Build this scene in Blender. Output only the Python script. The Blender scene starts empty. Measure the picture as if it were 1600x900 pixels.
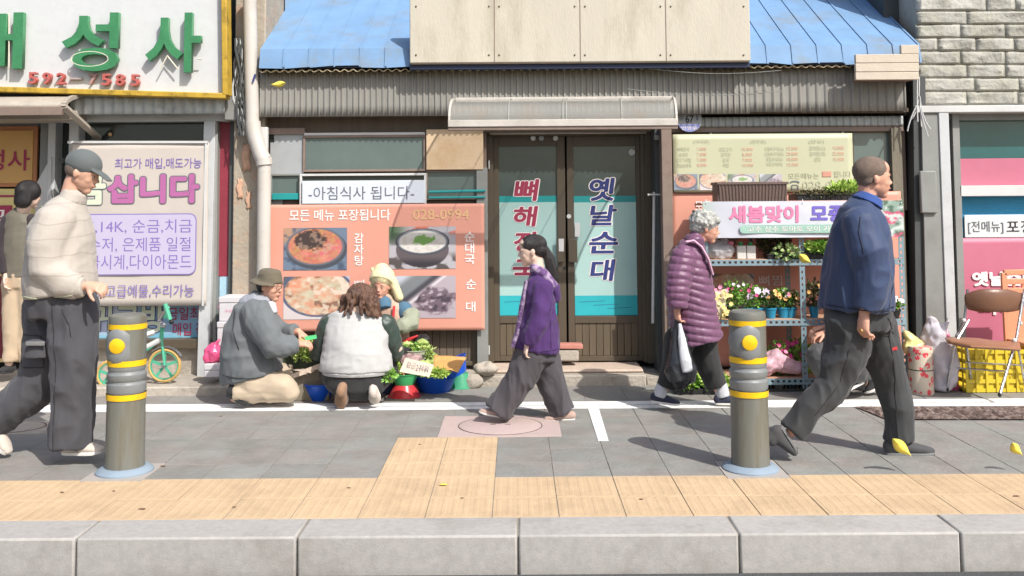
import bpy, math, random
import numpy as np
from mathutils import Vector, Matrix, Euler
R = math.radians
C = bpy.context.scene.collection
SC = bpy.context.scene
random.seed(7)

# ------------------------------------------------------------------ camera
FPX = 1500.0                      # focal length in pixels of the 1600 px wide frame
PITCH, ROLL = R(4.0), R(-0.4)
CX, CY = 805.0, 318.0 - FPX * math.tan(PITCH)
cam = bpy.data.cameras.new('camera')
cam.sensor_width = 36.0
cam.lens = 36.0 * FPX / 1600.0
cam.shift_x = (800 - CX) / 1600.0
cam.shift_y = (CY - 450) / 1600.0
cam.clip_start = 0.05
cam.clip_end = 400
camo = bpy.data.objects.new('camera', cam)
CM = Matrix.Rotation(R(90) + PITCH, 4, 'X') @ Matrix.Rotation(ROLL, 4, 'Z')
camo.matrix_world = Matrix.Translation((0, 0, 1.5)) @ CM
C.objects.link(camo)
SC.camera = camo

# ------------------------------------------------------------------ sky and sun
SUN = Vector((0.54, -0.70, 0.92)).normalized()      # towards the sun
world = bpy.data.worlds.new('World')
SC.world = world
world.use_nodes = True
wn = world.node_tree
wn.nodes.clear()
wo = wn.nodes.new('ShaderNodeOutputWorld')
wb = wn.nodes.new('ShaderNodeBackground')
ws = wn.nodes.new('ShaderNodeTexSky')
ws.sky_type = 'NISHITA'
ws.sun_disc = False
ws.sun_elevation = math.asin(SUN.z)
ws.sun_rotation = math.atan2(SUN.x, SUN.y)
ws.dust_density = 3.0
ws.air_density = 1.0
ws.ozone_density = 1.0
wb.inputs['Strength'].default_value = 0.15
wn.links.new(ws.outputs[0], wb.inputs[0])
wn.links.new(wb.outputs[0], wo.inputs[0])
sun = bpy.data.lights.new('sun', 'SUN')
sun.energy = 4.2
sun.angle = R(0.5)
sun.color = (1.0, 0.965, 0.91)
suno = bpy.data.objects.new('sun', sun)
suno.rotation_euler = (-SUN).to_track_quat('-Z', 'Y').to_euler()
suno.location = (3, -4, 8)
C.objects.link(suno)
SC.view_settings.view_transform = 'Standard'
SC.view_settings.look = 'None'
SC.view_settings.exposure = 0.26
SC.view_settings.gamma = 1.0

# ------------------------------------------------------------------ pixel <-> world
def ray(px, py):
    return (CM.to_3x3() @ Vector(((px - CX) / FPX, (CY - py) / FPX, -1.0)))
def P(px, py, Y):
    d = ray(px, py)
    t = Y / d.y
    return Vector((d.x * t, Y, 1.5 + d.z * t))
def G(px, py, z=0.0):
    d = ray(px, py)
    t = (z - 1.5) / d.z
    return Vector((d.x * t, d.y * t, z))
def rect(x0, y0, x1, y1, Y):
    xm, ym = (x0 + x1) / 2, (y0 + y1) / 2
    return P(x0, ym, Y).x, P(x1, ym, Y).x, P(xm, y1, Y).z, P(xm, y0, Y).z   # X0, X1, Z0, Z1

# ------------------------------------------------------------------ numpy noise
_rs = np.random.RandomState(5)
_tab = _rs.rand(64, 64, 64)
def pn(p):
    i = np.floor(p).astype(int)
    f = p - i
    f = f * f * (3 - 2 * f)
    o = 0
    for a in (0, 1):
        for b in (0, 1):
            for c in (0, 1):
                w = (f[:, 0] if a else 1 - f[:, 0]) * (f[:, 1] if b else 1 - f[:, 1]) * (f[:, 2] if c else 1 - f[:, 2])
                o = o + w * _tab[(i[:, 0] + a) % 64, (i[:, 1] + b) % 64, (i[:, 2] + c) % 64]
    return o
def pn2(u, v, s, seed=0):
    q = np.stack([u * s + seed * 3.7, v * s + seed * 1.3, np.full_like(u, seed * 2.1 + .5)], 1)
    return pn(q) * .6 + pn(q * 2.1) * .3 + pn(q * 4.3) * .1

# ------------------------------------------------------------------ materials
def lin(c):
    return tuple((x / 255 / 12.92) if x / 255 <= .04045 else ((x / 255 + .055) / 1.055) ** 2.4 for x in c)
MATS = {}
def mat(name, col, k=.72, rough=.7, var=.12, vs=6.0, bump=.15, bs=60.0, metal=0.0, spec=.4, stretch=(1, 1, 1),
        dirt=None, dirt_amt=0.0, dirt_s=2.5, rnd=0.0, trans=0.0, alpha=1.0, extra=None, sheen=0.0, col2=None, sub=0.0):
    """procedural material: base colour with two scales of variation, optional dirt, fine relief"""
    if name in MATS:
        return MATS[name]
    m = bpy.data.materials.new(name)
    m.use_nodes = True
    nt = m.node_tree
    N, L = nt.nodes, nt.links
    b = N['Principled BSDF']
    c = tuple(x * k for x in lin(col))
    tc = N.new('ShaderNodeTexCoord')
    mp = N.new('ShaderNodeMapping')
    mp.inputs['Scale'].default_value = stretch
    if rnd:      # repeated pieces take their grain from where they lie, so no two look alike
        ge = N.new('ShaderNodeNewGeometry'); L.new(ge.outputs['Position'], mp.inputs[0])
    else:
        L.new(tc.outputs['Object'], mp.inputs[0])
    n1 = N.new('ShaderNodeTexNoise'); n1.inputs['Scale'].default_value = vs; n1.inputs['Detail'].default_value = 6
    n1.inputs['Roughness'].default_value = .62
    L.new(mp.outputs[0], n1.inputs['Vector'])
    rp = N.new('ShaderNodeMapRange')
    rp.inputs['From Min'].default_value = .3; rp.inputs['From Max'].default_value = .7
    rp.inputs['To Min'].default_value = 1 - var; rp.inputs['To Max'].default_value = 1 + var
    L.new(n1.outputs['Fac'], rp.inputs['Value'])
    mul = N.new('ShaderNodeVectorMath'); mul.operation = 'SCALE'
    if col2 is not None:
        mx0 = N.new('ShaderNodeMix'); mx0.data_type = 'RGBA'
        n0 = N.new('ShaderNodeTexNoise'); n0.inputs['Scale'].default_value = vs * .6; n0.inputs['Detail'].default_value = 5
        L.new(mp.outputs[0], n0.inputs['Vector'])
        r0 = N.new('ShaderNodeMapRange'); r0.inputs['From Min'].default_value = .42; r0.inputs['From Max'].default_value = .58
        L.new(n0.outputs['Fac'], r0.inputs['Value'])
        L.new(r0.outputs[0], mx0.inputs['Factor'])
        mx0.inputs['A'].default_value = (*c, 1)
        mx0.inputs['B'].default_value = (*(x * k for x in lin(col2)), 1)
        L.new(mx0.outputs['Result'], mul.inputs[0])
    else:
        mul.inputs[0].default_value = c
    L.new(rp.outputs[0], mul.inputs['Scale'])
    out = mul.outputs[0]
    if rnd:
        oi = N.new('ShaderNodeObjectInfo')
        r2 = N.new('ShaderNodeMapRange'); r2.inputs['To Min'].default_value = 1 - rnd; r2.inputs['To Max'].default_value = 1 + rnd
        L.new(oi.outputs['Random'], r2.inputs['Value'])
        m2 = N.new('ShaderNodeVectorMath'); m2.operation = 'SCALE'
        L.new(out, m2.inputs[0]); L.new(r2.outputs[0], m2.inputs['Scale'])
        out = m2.outputs[0]
    if dirt is not None:
        n2 = N.new('ShaderNodeTexNoise'); n2.inputs['Scale'].default_value = dirt_s; n2.inputs['Detail'].default_value = 8
        n2.inputs['Roughness'].default_value = .7
        L.new(mp.outputs[0], n2.inputs['Vector'])
        r3 = N.new('ShaderNodeMapRange')
        r3.inputs['From Min'].default_value = .5; r3.inputs['From Max'].default_value = .72
        r3.inputs['To Max'].default_value = dirt_amt
        L.new(n2.outputs['Fac'], r3.inputs['Value'])
        mx = N.new('ShaderNodeMix'); mx.data_type = 'RGBA'
        L.new(r3.outputs[0], mx.inputs['Factor'])
        L.new(out, mx.inputs['A'])
        mx.inputs['B'].default_value = (*(x * k for x in lin(dirt)), 1)
        out = mx.outputs['Result']
    if extra:
        out = extra(N, L, tc, out)
    L.new(out, b.inputs['Base Color'])
    b.inputs['Roughness'].default_value = rough
    b.inputs['Metallic'].default_value = metal
    b.inputs['Specular IOR Level'].default_value = spec
    b.inputs['Transmission Weight'].default_value = trans
    b.inputs['Alpha'].default_value = alpha
    if sheen:
        b.inputs['Sheen Weight'].default_value = sheen
        b.inputs['Sheen Roughness'].default_value = .5
    if sub:
        b.inputs['Subsurface Weight'].default_value = sub
        b.inputs['Subsurface Radius'].default_value = (.01, .004, .002)
    if bump:
        n3 = N.new('ShaderNodeTexNoise'); n3.inputs['Scale'].default_value = bs; n3.inputs['Detail'].default_value = 5
        L.new(mp.outputs[0], n3.inputs['Vector'])
        bp = N.new('ShaderNodeBump'); bp.inputs['Strength'].default_value = bump; bp.inputs['Distance'].default_value = .02
        L.new(n3.outputs['Fac'], bp.inputs['Height'])
        L.new(bp.outputs[0], b.inputs['Normal'])
    MATS[name] = m
    return m
def glassy(name, col, alpha, rough=.08, k=.72, var=.15):
    m = mat(name, col, k=k, rough=rough, var=var, vs=2.0, bump=.02, bs=8, alpha=alpha, spec=.6)
    return m
def attr_mat(name, rough=.55, bump=.05, k=.72):
    m = bpy.data.materials.new(name); m.use_nodes = True
    N, L = m.node_tree.nodes, m.node_tree.links
    b = N['Principled BSDF']
    a = N.new('ShaderNodeAttribute'); a.attribute_name = 'Col'
    s = N.new('ShaderNodeVectorMath'); s.operation = 'SCALE'; s.inputs['Scale'].default_value = k
    L.new(a.outputs['Color'], s.inputs[0]); L.new(s.outputs[0], b.inputs['Base Color'])
    b.inputs['Roughness'].default_value = rough
    n = N.new('ShaderNodeTexNoise'); n.inputs['Scale'].default_value = 30
    bp = N.new('ShaderNodeBump'); bp.inputs['Strength'].default_value = bump; bp.inputs['Distance'].default_value = .02
    L.new(n.outputs['Fac'], bp.inputs['Height']); L.new(bp.outputs[0], b.inputs['Normal'])
    return m

# ------------------------------------------------------------------ objects
ORG = {}
def tag(o, label=None, cat=None, group=None, kind=None):
    if label: o['label'] = label
    if cat: o['category'] = cat
    if group: o['group'] = group
    if kind: o['kind'] = kind
    return o
def thing(name, label, cat, loc=(0, 0, 0), group=None):
    o = bpy.data.objects.new(name, None)
    o.empty_display_size = .1
    o.location = loc
    C.objects.link(o)
    ORG[o.name] = Vector(loc)
    return tag(o, label, cat, group)
def link(name, me, m, parent=None, base=None, label=None):
    """me holds world coordinates; the object gets its parent's origin (or base) as its own"""
    org = ORG[parent.name] if parent is not None else Vector(base if base is not None else (0, 0, 0))
    me.transform(Matrix.Translation(-org))
    if m is not None:
        me.materials.clear(); me.materials.append(m)
    o = bpy.data.objects.new(name, me)
    if parent is not None: o.parent = parent
    else: o.location = org
    C.objects.link(o)
    ORG[o.name] = org
    if label: o['label'] = label
    return o

class M:
    def __init__(s): s.v = []; s.f = []
    def add(s, vs, fs):
        n = len(s.v); s.v += [tuple(a) for a in vs]; s.f += [tuple(i + n for i in f) for f in fs]
        return s
    def box(s, x0, x1, y0, y1, z0, z1):
        v = [(x, y, z) for x in (x0, x1) for y in (y0, y1) for z in (z0, z1)]
        return s.add(v, [(0, 1, 3, 2), (4, 6, 7, 5), (0, 4, 5, 1), (2, 3, 7, 6), (0, 2, 6, 4), (1, 5, 7, 3)])
    def obox(s, c, h, rot=(0, 0, 0)):
        E_ = Euler(rot).to_matrix(); c = Vector(c)
        v = [c + E_ @ Vector((x * h[0], y * h[1], z * h[2])) for x in (-1, 1) for y in (-1, 1) for z in (-1, 1)]
        return s.add(v, [(0, 1, 3, 2), (4, 6, 7, 5), (0, 4, 5, 1), (2, 3, 7, 6), (0, 2, 6, 4), (1, 5, 7, 3)])
    def bar(s, a, b, w, d, side=(0, 1, 0)):
        """rectangular bar from a to b: w across, d along side"""
        a, b = Vector(a), Vector(b); t = (b - a).normalized(); A = Vector(side); A = (A - t * A.dot(t)).normalized(); B = t.cross(A)
        v = [p + A * i * d / 2 + B * j * w / 2 for p in (a, b) for (i, j) in ((-1, -1), (1, -1), (1, 1), (-1, 1))]
        return s.add(v, [(0, 1, 2, 3), (7, 6, 5, 4), (0, 4, 5, 1), (1, 5, 6, 2), (2, 6, 7, 3), (3, 7, 4, 0)])
    def tube(s, pts, seg=10, axis=(0, 1, 0), rnd=False, closed=True):
        """pts: (Vector, rB, rA); rA along axis, rB across it"""
        P_ = [Vector(p[0]) for p in pts]; n = len(P_); rings = []
        def ring(c, t, rb, ra):
            A = Vector(axis); A = A - t * A.dot(t)
            if A.length < .15: A = Vector((1, 0, 0)); A = A - t * A.dot(t)
            if A.length < .15: A = Vector((0, 0, 1)); A = A - t * A.dot(t)
            A.normalize(); B = t.cross(A)
            return [c + A * ra * math.sin(q * 2 * math.pi / seg) + B * rb * math.cos(q * 2 * math.pi / seg) for q in range(seg)]
        T = []
        for i in range(n):
            a = P_[max(0, i - 1)]; b = P_[min(n - 1, i + 1)]
            t = (b - a); T.append(t.normalized() if t.length > 1e-9 else Vector((0, 0, 1)))
        if rnd:
            r = min(pts[0][1], pts[0][2])
            for k in (80, 50, 22):
                rings.append(ring(P_[0] - T[0] * r * math.sin(R(k)), T[0], pts[0][1] * math.cos(R(k)), pts[0][2] * math.cos(R(k))))
        for i in range(n): rings.append(ring(P_[i], T[i], pts[i][1], pts[i][2]))
        if rnd and rnd != 'a':
            r = min(pts[-1][1], pts[-1][2])
            for k in (22, 50, 80):
                rings.append(ring(P_[-1] + T[-1] * r * math.sin(R(k)), T[-1], pts[-1][1] * math.cos(R(k)), pts[-1][2] * math.cos(R(k))))
        v = [q for rg in rings for q in rg]; f = []
        for i in range(len(rings) - 1):
            for j in range(seg):
                a = i * seg + j; b = i * seg + (j + 1) % seg
                f.append((a, a + seg, b + seg, b))
        if closed:
            f.append(tuple(range(seg))); f.append(tuple(reversed(range((len(rings) - 1) * seg, len(rings) * seg))))
        return s.add(v, f)
    def rod(s, a, b, r, seg=8, r2=None):
        return s.tube([(a, r, r), (b, r2 or r, r2 or r)], seg)
    def ell(s, c, r, rot=None, su=12, sv=8):
        c = Vector(c); v = []; Q = rot if rot is not None else Matrix.Identity(3)
        for i in range(1, sv):
            th = math.pi * i / sv
            for j in range(su):
                ph = 2 * math.pi * j / su
                v.append(c + Q @ Vector((r[0] * math.sin(th) * math.cos(ph), r[1] * math.sin(th) * math.sin(ph), r[2] * math.cos(th))))
        v.append(c + Q @ Vector((0, 0, r[2]))); v.append(c + Q @ Vector((0, 0, -r[2])))
        f = []
        for i in range(sv - 2):
            for j in range(su):
                a = i * su + j; b = i * su + (j + 1) % su
                f.append((a, a + su, b + su, b))
        t, bt = len(v) - 2, len(v) - 1
        for j in range(su):
            f.append((t, j, (j + 1) % su)); f.append((bt, (sv - 2) * su + (j + 1) % su, (sv - 2) * su + j))
        return s.add(v, f)
    def lathe(s, prof, c, seg=24, rot=None, scale=(1, 1)):
        """prof (r, z) from bottom to top, open ends unless r = 0"""
        c = Vector(c); v = []; f = []; Q = rot if rot is not None else Matrix.Identity(3)
        for (r, z) in prof:
            for j in range(seg):
                a = 2 * math.pi * j / seg
                v.append(c + Q @ Vector((r * math.cos(a) * scale[0], r * math.sin(a) * scale[1], z)))
        for i in range(len(prof) - 1):
            for j in range(seg):
                a = i * seg + j; b = i * seg + (j + 1) % seg
                f.append((a, b, b + seg, a + seg))
        return s.add(v, f)
    def grid(s, fn, nu, nv):
        v = [fn(i / nu, j / nv) for j in range(nv + 1) for i in range(nu + 1)]
        f = [(j * (nu + 1) + i, j * (nu + 1) + i + 1, (j + 1) * (nu + 1) + i + 1, (j + 1) * (nu + 1) + i) for j in range(nv) for i in range(nu)]
        return s.add(v, f)
    def mesh(s, name='m', smooth=True, ang=35):
        me = bpy.data.meshes.new(name)
        me.from_pydata(s.v, [], s.f); me.update()
        if smooth:
            me.polygons.foreach_set('use_smooth', [True] * len(me.polygons))
            me.set_sharp_from_angle(angle=R(ang))
        return me
    def put(s, name, m, parent=None, base=None, smooth=True, label=None, bevel=0, solid=0, ang=35):
        if base is None and parent is None:
            a = np.array(s.v); base = ((a[:, 0].min() + a[:, 0].max()) / 2, (a[:, 1].min() + a[:, 1].max()) / 2, a[:, 2].min())
        o = link(name, s.mesh(name, smooth, ang), m, parent, base, label)
        if solid:
            q = o.modifiers.new('solid', 'SOLIDIFY'); q.thickness = solid; q.offset = 0
        if bevel:
            q = o.modifiers.new('bevel', 'BEVEL'); q.width = bevel; q.segments = 2; q.limit_method = 'ANGLE'; q.angle_limit = R(40)
        return o
def bx(x0, y0, x1, y1, Y, d, name, m, parent=None, bevel=.003, label=None):
    """box whose front face covers pixels x0,y0 - x1,y1 at distance Y, d deep"""
    a, b, c, e = rect(x0, y0, x1, y1, Y)
    return M().box(a, b, Y, Y + d, c, e).put(name, m, parent, bevel=bevel, label=label)

def blob(name, mb, voxel, m, parent, iters=4, disp=None, label=None, fac=.6):
    me = mb.mesh(name, False)
    o = bpy.data.objects.new('tmp', me); C.objects.link(o)
    q = o.modifiers.new('r', 'REMESH'); q.mode = 'VOXEL'; q.voxel_size = voxel; q.use_smooth_shade = True
    if iters:
        q = o.modifiers.new('s', 'SMOOTH'); q.factor = fac; q.iterations = iters
    dg = bpy.context.evaluated_depsgraph_get()
    r = bpy.data.meshes.new_from_object(o.evaluated_get(dg))
    bpy.data.objects.remove(o); bpy.data.meshes.remove(me)
    if disp is not None and len(r.vertices):
        n = len(r.vertices); p = np.empty(n * 3); nm = np.empty(n * 3)
        r.vertices.foreach_get('co', p); r.vertices.foreach_get('normal', nm)
        p = p.reshape(-1, 3); nm = nm.reshape(-1, 3)
        p2 = disp(p, nm)
        r.vertices.foreach_set('co', p2.ravel()); r.update()
    r.polygons.foreach_set('use_smooth', [True] * len(r.polygons))
    r.name = name
    return link(name, r, m, parent, None, label)

# ------------------------------------------------------------------ lettering
def _tmesh(body, off, ext, space=1.0, line=1.0, shear=0):
    ext0 = ext
    c = bpy.data.curves.new('t', 'FONT'); c.body = body; c.extrude = ext
    if ext: c.offset = min(off, .02)
    c.resolution_u = 3; c.align_x = 'CENTER'; c.space_character = space; c.space_line = line; c.shear = shear
    o = bpy.data.objects.new('t', c); C.objects.link(o)
    me = bpy.data.meshes.new_from_object(o.evaluated_get(bpy.context.evaluated_depsgraph_get()))
    bpy.data.objects.remove(o); bpy.data.curves.remove(c)
    n = len(me.vertices); p = np.empty(n * 3); me.vertices.foreach_get('co', p); p = p.reshape(-1, 3)
    if off > 0 and ext == 0:                      # heavier strokes: the glyphs laid over themselves, each copy a hair in front
        fs = [tuple(q.vertices) for q in me.polygons]; V = []; F_ = []
        K = 12 if off > .02 else 8
        for k in range(K + 1):
            a = 2 * math.pi * k / K; q = p.copy()
            if k: q[:, 0] += off * math.cos(a); q[:, 1] += off * math.sin(a)
            q[:, 2] += k * (.0025 if ext0 == 0 else .0)
            F_ += [tuple(i + n * k for i in f) for f in fs]; V.append(q)
        p = np.concatenate(V); bpy.data.meshes.remove(me)
        me = bpy.data.meshes.new('t'); me.from_pydata(p.tolist(), [], F_); me.update()
    return me, p
def txt(body, x0, y0, x1, y1, Y, m, parent, off=0.0, ext=0.0, outline=None, disp=None, name='lettering', warp=None, line=1.0, shear=0):
    """lettering fitted into the pixel box at distance Y"""
    X0, X1, Z0, Z1 = rect(x0, y0, x1, y1, Y)
    me, p = _tmesh(body, off, 0, line=line, shear=shear)
    a, b = p.min(0), p.max(0)
    sx = (X1 - X0) / (b[0] - a[0]); sz = (Z1 - Z0) / (b[1] - a[1])
    def place(me, p, yy, th):
        if warp is not None: p = warp(p, a, b)
        q = np.empty_like(p)
        q[:, 0] = X0 + (p[:, 0] - a[0]) * sx
        q[:, 2] = Z0 + (p[:, 1] - a[1]) * sz
        q[:, 1] = yy - p[:, 2] * (th if th != 1 else .02)
        if disp is not None: q[:, 1] += disp(q[:, 0], q[:, 2])
        me.vertices.foreach_set('co', q.ravel()); me.update()
    if outline:
        mo, po = _tmesh(body, off + outline[0], 0, line=line, shear=shear)
        place(mo, po, Y, 1)
        link('lettering_outline', mo, outline[1], parent)
    if ext:
        bpy.data.meshes.remove(me); me, p = _tmesh(body, off, .5, line=line, shear=shear); place(me, p, Y - ext / 2, ext)
    else:
        place(me, p, Y - (.0018 if outline else 0), 1)
    return link(name, me, m, parent)
PRINT = attr_mat('printed vinyl')
def pic(x0, y0, x1, y1, Y, fn, parent, nx=90, ny=60, name='picture', disp=None, m=None, label=None):
    """flat printed picture: a fine sheet whose points carry the printed colours"""
    X0, X1, Z0, Z1 = rect(x0, y0, x1, y1, Y)
    u, v = np.meshgrid(np.linspace(0, 1, nx + 1), np.linspace(0, 1, ny + 1)); u = u.ravel(); v = v.ravel()
    col = np.clip(fn(u, v), 0, 255) / 255.0
    col = np.where(col <= .04045, col / 12.92, ((col + .055) / 1.055) ** 2.4)
    X = X0 + u * (X1 - X0); Z = Z0 + v * (Z1 - Z0); YY = np.full_like(X, Y)
    if disp is not None: YY = YY + disp(X, Z)
    me = bpy.data.meshes.new(name)
    idx = np.arange((nx + 1) * (ny + 1)).reshape(ny + 1, nx + 1)
    f = np.stack([idx[:-1, :-1], idx[:-1, 1:], idx[1:, 1:], idx[1:, :-1]], -1).reshape(-1, 4)
    me.from_pydata(list(zip(X, YY, Z)), [], f.tolist())
    at = me.color_attributes.new('Col', 'FLOAT_COLOR', 'POINT')
    at.data.foreach_set('color', np.concatenate([col, np.ones((len(u), 1))], 1).ravel())
    return link(name, me, m or PRINT, parent, None, label)
def mixc(a, b, w):
    return a * (1 - w[:, None]) + np.array(b, float)[None, :] * w[:, None]
def sst(a, b, x):
    t = np.clip((x - a) / (b - a), 0, 1); return t * t * (3 - 2 * t)
def sheet(x0, y0, x1, y1, Y, m, parent, name, disp=None, nx=40, ny=24, th=.002, label=None):
    X0, X1, Z0, Z1 = rect(x0, y0, x1, y1, Y)
    mb = M()
    def fn(u, v):
        X = X0 + (X1 - X0) * u; Z = Z0 + (Z1 - Z0) * v
        return (X, Y + (float(disp(np.array([X]), np.array([Z]))[0]) if disp else 0), Z)
    mb.grid(fn, nx, ny)
    o = mb.put(name, m, parent, label=label)
    q = o.modifiers.new('solid', 'SOLIDIFY'); q.thickness = th; q.offset = -1 if False else 1
    q.offset = -1
    return o
def wr(amp, s, seed=0):
    """gentle wrinkles of hung vinyl"""
    def d(X, Z):
        q = np.stack([X * s + seed, Z * s * .8 + seed * 2, np.zeros_like(X) + seed], 1)
        return (pn(q) - .5) * 2 * amp + (pn(q * 3.3) - .5) * amp * .5
    return d
def corr(x0, y0, x1, y1, Y, pitch, amp, name, m, parent, thick=.003, trap=True, lean=0.0, wav=0.0):
    """corrugated sheet, ribs vertical"""
    X0, X1, Z0, Z1 = rect(x0, y0, x1, y1, Y)
    mb = M(); n = max(2, int((X1 - X0) / pitch * 8)); nz = 4
    def fn(u, v):
        X = X0 + (X1 - X0) * u; ph = (X / pitch) % 1.0
        if trap: h = min(1, max(0, (abs(ph - .5) - .13) / .08))
        else: h = .5 + .5 * math.cos(ph * 2 * math.pi)
        return (X, Y + amp * h + lean * (1 - v) + wav * math.sin(X * 3.1 + v), Z0 + (Z1 - Z0) * v)
    mb.grid(fn, n, nz)
    return mb.put(name, m, parent, solid=thick, ang=60 if not trap else 30)
# ================================================================== MATERIALS
m_slate = mat('slate paving', (172, 172, 166), k=.57, rough=.75, var=.12, vs=5, bump=.3, bs=38, rnd=.04, dirt=(138, 134, 124), dirt_amt=.55, dirt_s=2.2, col2=(174, 168, 162))
m_yel = mat('yellow tactile paving', (248, 216, 174), k=.56, rough=.7, var=.08, vs=7, bump=.2, bs=70, rnd=.035, dirt=(214, 184, 148), dirt_amt=.55, dirt_s=2.6)
m_pink = mat('pink concrete paving', (234, 210, 203), k=.54, rough=.8, var=.05, bump=.2, bs=80)
m_grout = mat('sand bedding', (190, 182, 168), k=.5, rough=.95, var=.2, vs=20, bump=.4, bs=90)
m_kerb = mat('kerb granite', (214, 210, 204), k=.55, rough=.8, var=.1, vs=30, bump=.12, bs=160, rnd=.04, dirt=(160, 152, 142), dirt_amt=.5, dirt_s=2)
m_asph = mat('asphalt', (110, 110, 110), k=.5, rough=.9, var=.2, vs=50, bump=.6, bs=160)
m_wline = mat('white road paint', (250, 250, 248), k=.85, rough=.6, var=.06, vs=8, bump=.15, bs=90, dirt=(190, 188, 182), dirt_amt=.5, dirt_s=7)
m_conc = mat('weathered concrete', (196, 186, 172), k=.72, rough=.9, var=.15, vs=5, bump=.5, bs=35, dirt=(128, 120, 110), dirt_amt=.55, dirt_s=4)
m_concp = mat('pinkish worn concrete', (222, 200, 182), k=.72, rough=.9, var=.14, vs=5, bump=.5, bs=35, dirt=(160, 146, 132), dirt_amt=.5, dirt_s=5)
m_cover = mat('cast iron cover', (150, 140, 132), k=.6, rough=.6, var=.2, vs=15, bump=.5, bs=90)
m_ring = mat('cover seam', (110, 92, 86), k=.5, rough=.9)
m_lgray = mat('light grey painted metal', (214, 217, 217), k=.74, rough=.5, var=.05, vs=4, bump=.04, dirt=(150, 148, 142), dirt_amt=.3, dirt_s=5)
m_mgray = mat('mid grey painted metal', (160, 162, 158), k=.68, rough=.55, var=.08, vs=4, bump=.05, dirt=(120, 118, 112), dirt_amt=.4)
m_dgray = mat('dark grey metal', (92, 96, 96), k=.6, rough=.55, var=.1, bump=.05)
m_white = mat('white paint', (236, 236, 234), k=.68, rough=.5, var=.04, bump=.04, dirt=(190, 186, 176), dirt_amt=.35)
m_black = mat('black plastic', (40, 40, 40), k=.8, rough=.5, var=.1)
m_dark = mat('dark interior', (58, 60, 56), k=.6, rough=.9, var=.2)
m_side = mat('brown corrugated siding', (165, 163, 156), k=.72, rough=.6, var=.12, vs=3, bump=.08, bs=30, stretch=(6, 1, .4), dirt=(118, 108, 98), dirt_amt=.55, dirt_s=3)
m_sidel = mat('pale corrugated strip', (204, 210, 208), k=.65, rough=.5, var=.1, bump=.05, dirt=(140, 134, 124), dirt_amt=.5, dirt_s=8)
m_brownw = mat('brown lower siding', (128, 114, 98), k=.62, rough=.7, var=.12, vs=3, bump=.1, stretch=(8, 1, .5), dirt=(96, 84, 72), dirt_amt=.5)
m_bframe = mat('bronze door frame', (110, 98, 82), k=.6, rough=.45, var=.08, vs=5, bump=.04, metal=.0, stretch=(1, 1, .3))
m_bplank = mat('bronze door planks', (122, 108, 88), k=.6, rough=.55, var=.12, vs=4, bump=.08, stretch=(6, 1, .4), rnd=.07)
m_taupe = mat('taupe painted post', (158, 138, 126), k=.65, rough=.6, var=.1, vs=4, bump=.08, dirt=(110, 94, 84), dirt_amt=.45, dirt_s=6)
m_glassw = glassy('green grey window glass', (142, 162, 158), 1.0, rough=.12, k=.42, var=.12)
m_glassd = glassy('dark shop glass', (74, 84, 80), 1.0, rough=.08, k=.5)
m_doorg = glassy('door glass', (104, 122, 120), 1.0, rough=.1, k=.45)
m_frost = mat('frosted film', (186, 222, 216), k=.74, rough=.35, var=.05, vs=2, bump=.02)
m_cyan = mat('cyan film', (64, 206, 216), k=.66, rough=.35, var=.08, vs=3, bump=.02)
m_cyan2 = mat('teal strip film', (52, 178, 178), k=.62, rough=.35, var=.06, bump=.02)
m_ply = mat('weathered plywood', (240, 212, 176), k=.72, rough=.75, var=.08, vs=3, bump=.15, bs=20, dirt=(214, 172, 120), dirt_amt=.75, dirt_s=2.2)
m_gsheet = mat('pale grey sheet metal', (188, 192, 194), k=.68, rough=.5, var=.06, vs=3, bump=.06, dirt=(156, 156, 152), dirt_amt=.35)
m_blue = mat('blue roof sheet', (134, 174, 216), k=.66, rough=.65, var=.1, vs=4, bump=.05, dirt=(150, 150, 140), dirt_amt=.6, dirt_s=2.4)
m_navy = mat('navy fascia', (56, 66, 96), k=.6, rough=.5, var=.1)
m_wavy = mat('yellowed corrugated plastic edge', (224, 206, 168), k=.7, rough=.5, var=.12)
m_board = mat('cream signboard', (236, 228, 208), k=.62, rough=.6, var=.06, vs=2, dirt=(186, 174, 150), dirt_amt=.6, dirt_s=2.5, stretch=(1.5, 1, .4))
m_signw = mat('white sign face', (228, 230, 230), k=.74, rough=.45, var=.03, bump=.03, dirt=(180, 178, 170), dirt_amt=.18, dirt_s=14)
m_gold = mat('rusty yellow sign trim', (216, 178, 66), k=.7, rough=.5, var=.15, vs=12, dirt=(130, 104, 40), dirt_amt=.9, dirt_s=9)
m_green = mat('green sign letters', (78, 158, 106), k=.62, rough=.4, var=.15, vs=9)
m_neon = mat('white neon tube', (232, 226, 206), k=.8, rough=.2, bump=0)
m_redd = mat('faded red digits', (214, 112, 104), k=.7, rough=.5, var=.25, vs=30, dirt=(130, 90, 84), dirt_amt=.6, dirt_s=30)
m_salmon = mat('salmon banner vinyl', (250, 178, 156), k=.66, rough=.5, var=.03, vs=2, bump=.04, bs=12)
m_menu = mat('pale yellow menu board', (228, 230, 194), k=.62, rough=.45, var=.02, bump=.02)
m_tprw = mat('white print', (250, 240, 236), k=.85, rough=.5, bump=0, var=.02)
m_tpry = mat('yellow print', (248, 200, 150), k=.72, rough=.5, bump=0, var=.02)
m_tgray = mat('grey print', (110, 116, 124), k=.8, rough=.5, bump=0, var=.02)
m_tblack = mat('black print', (50, 50, 56), k=.8, rough=.5, bump=0, var=.02)
m_tmg = mat('pale grey green print', (188, 192, 164), k=.8, rough=.5, bump=0, var=.02)
m_tmr = mat('pale red print', (236, 186, 160), k=.8, rough=.5, bump=0, var=.02)
m_tpink = mat('pink print', (240, 140, 178), k=.8, rough=.5, bump=0, var=.02)
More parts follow.
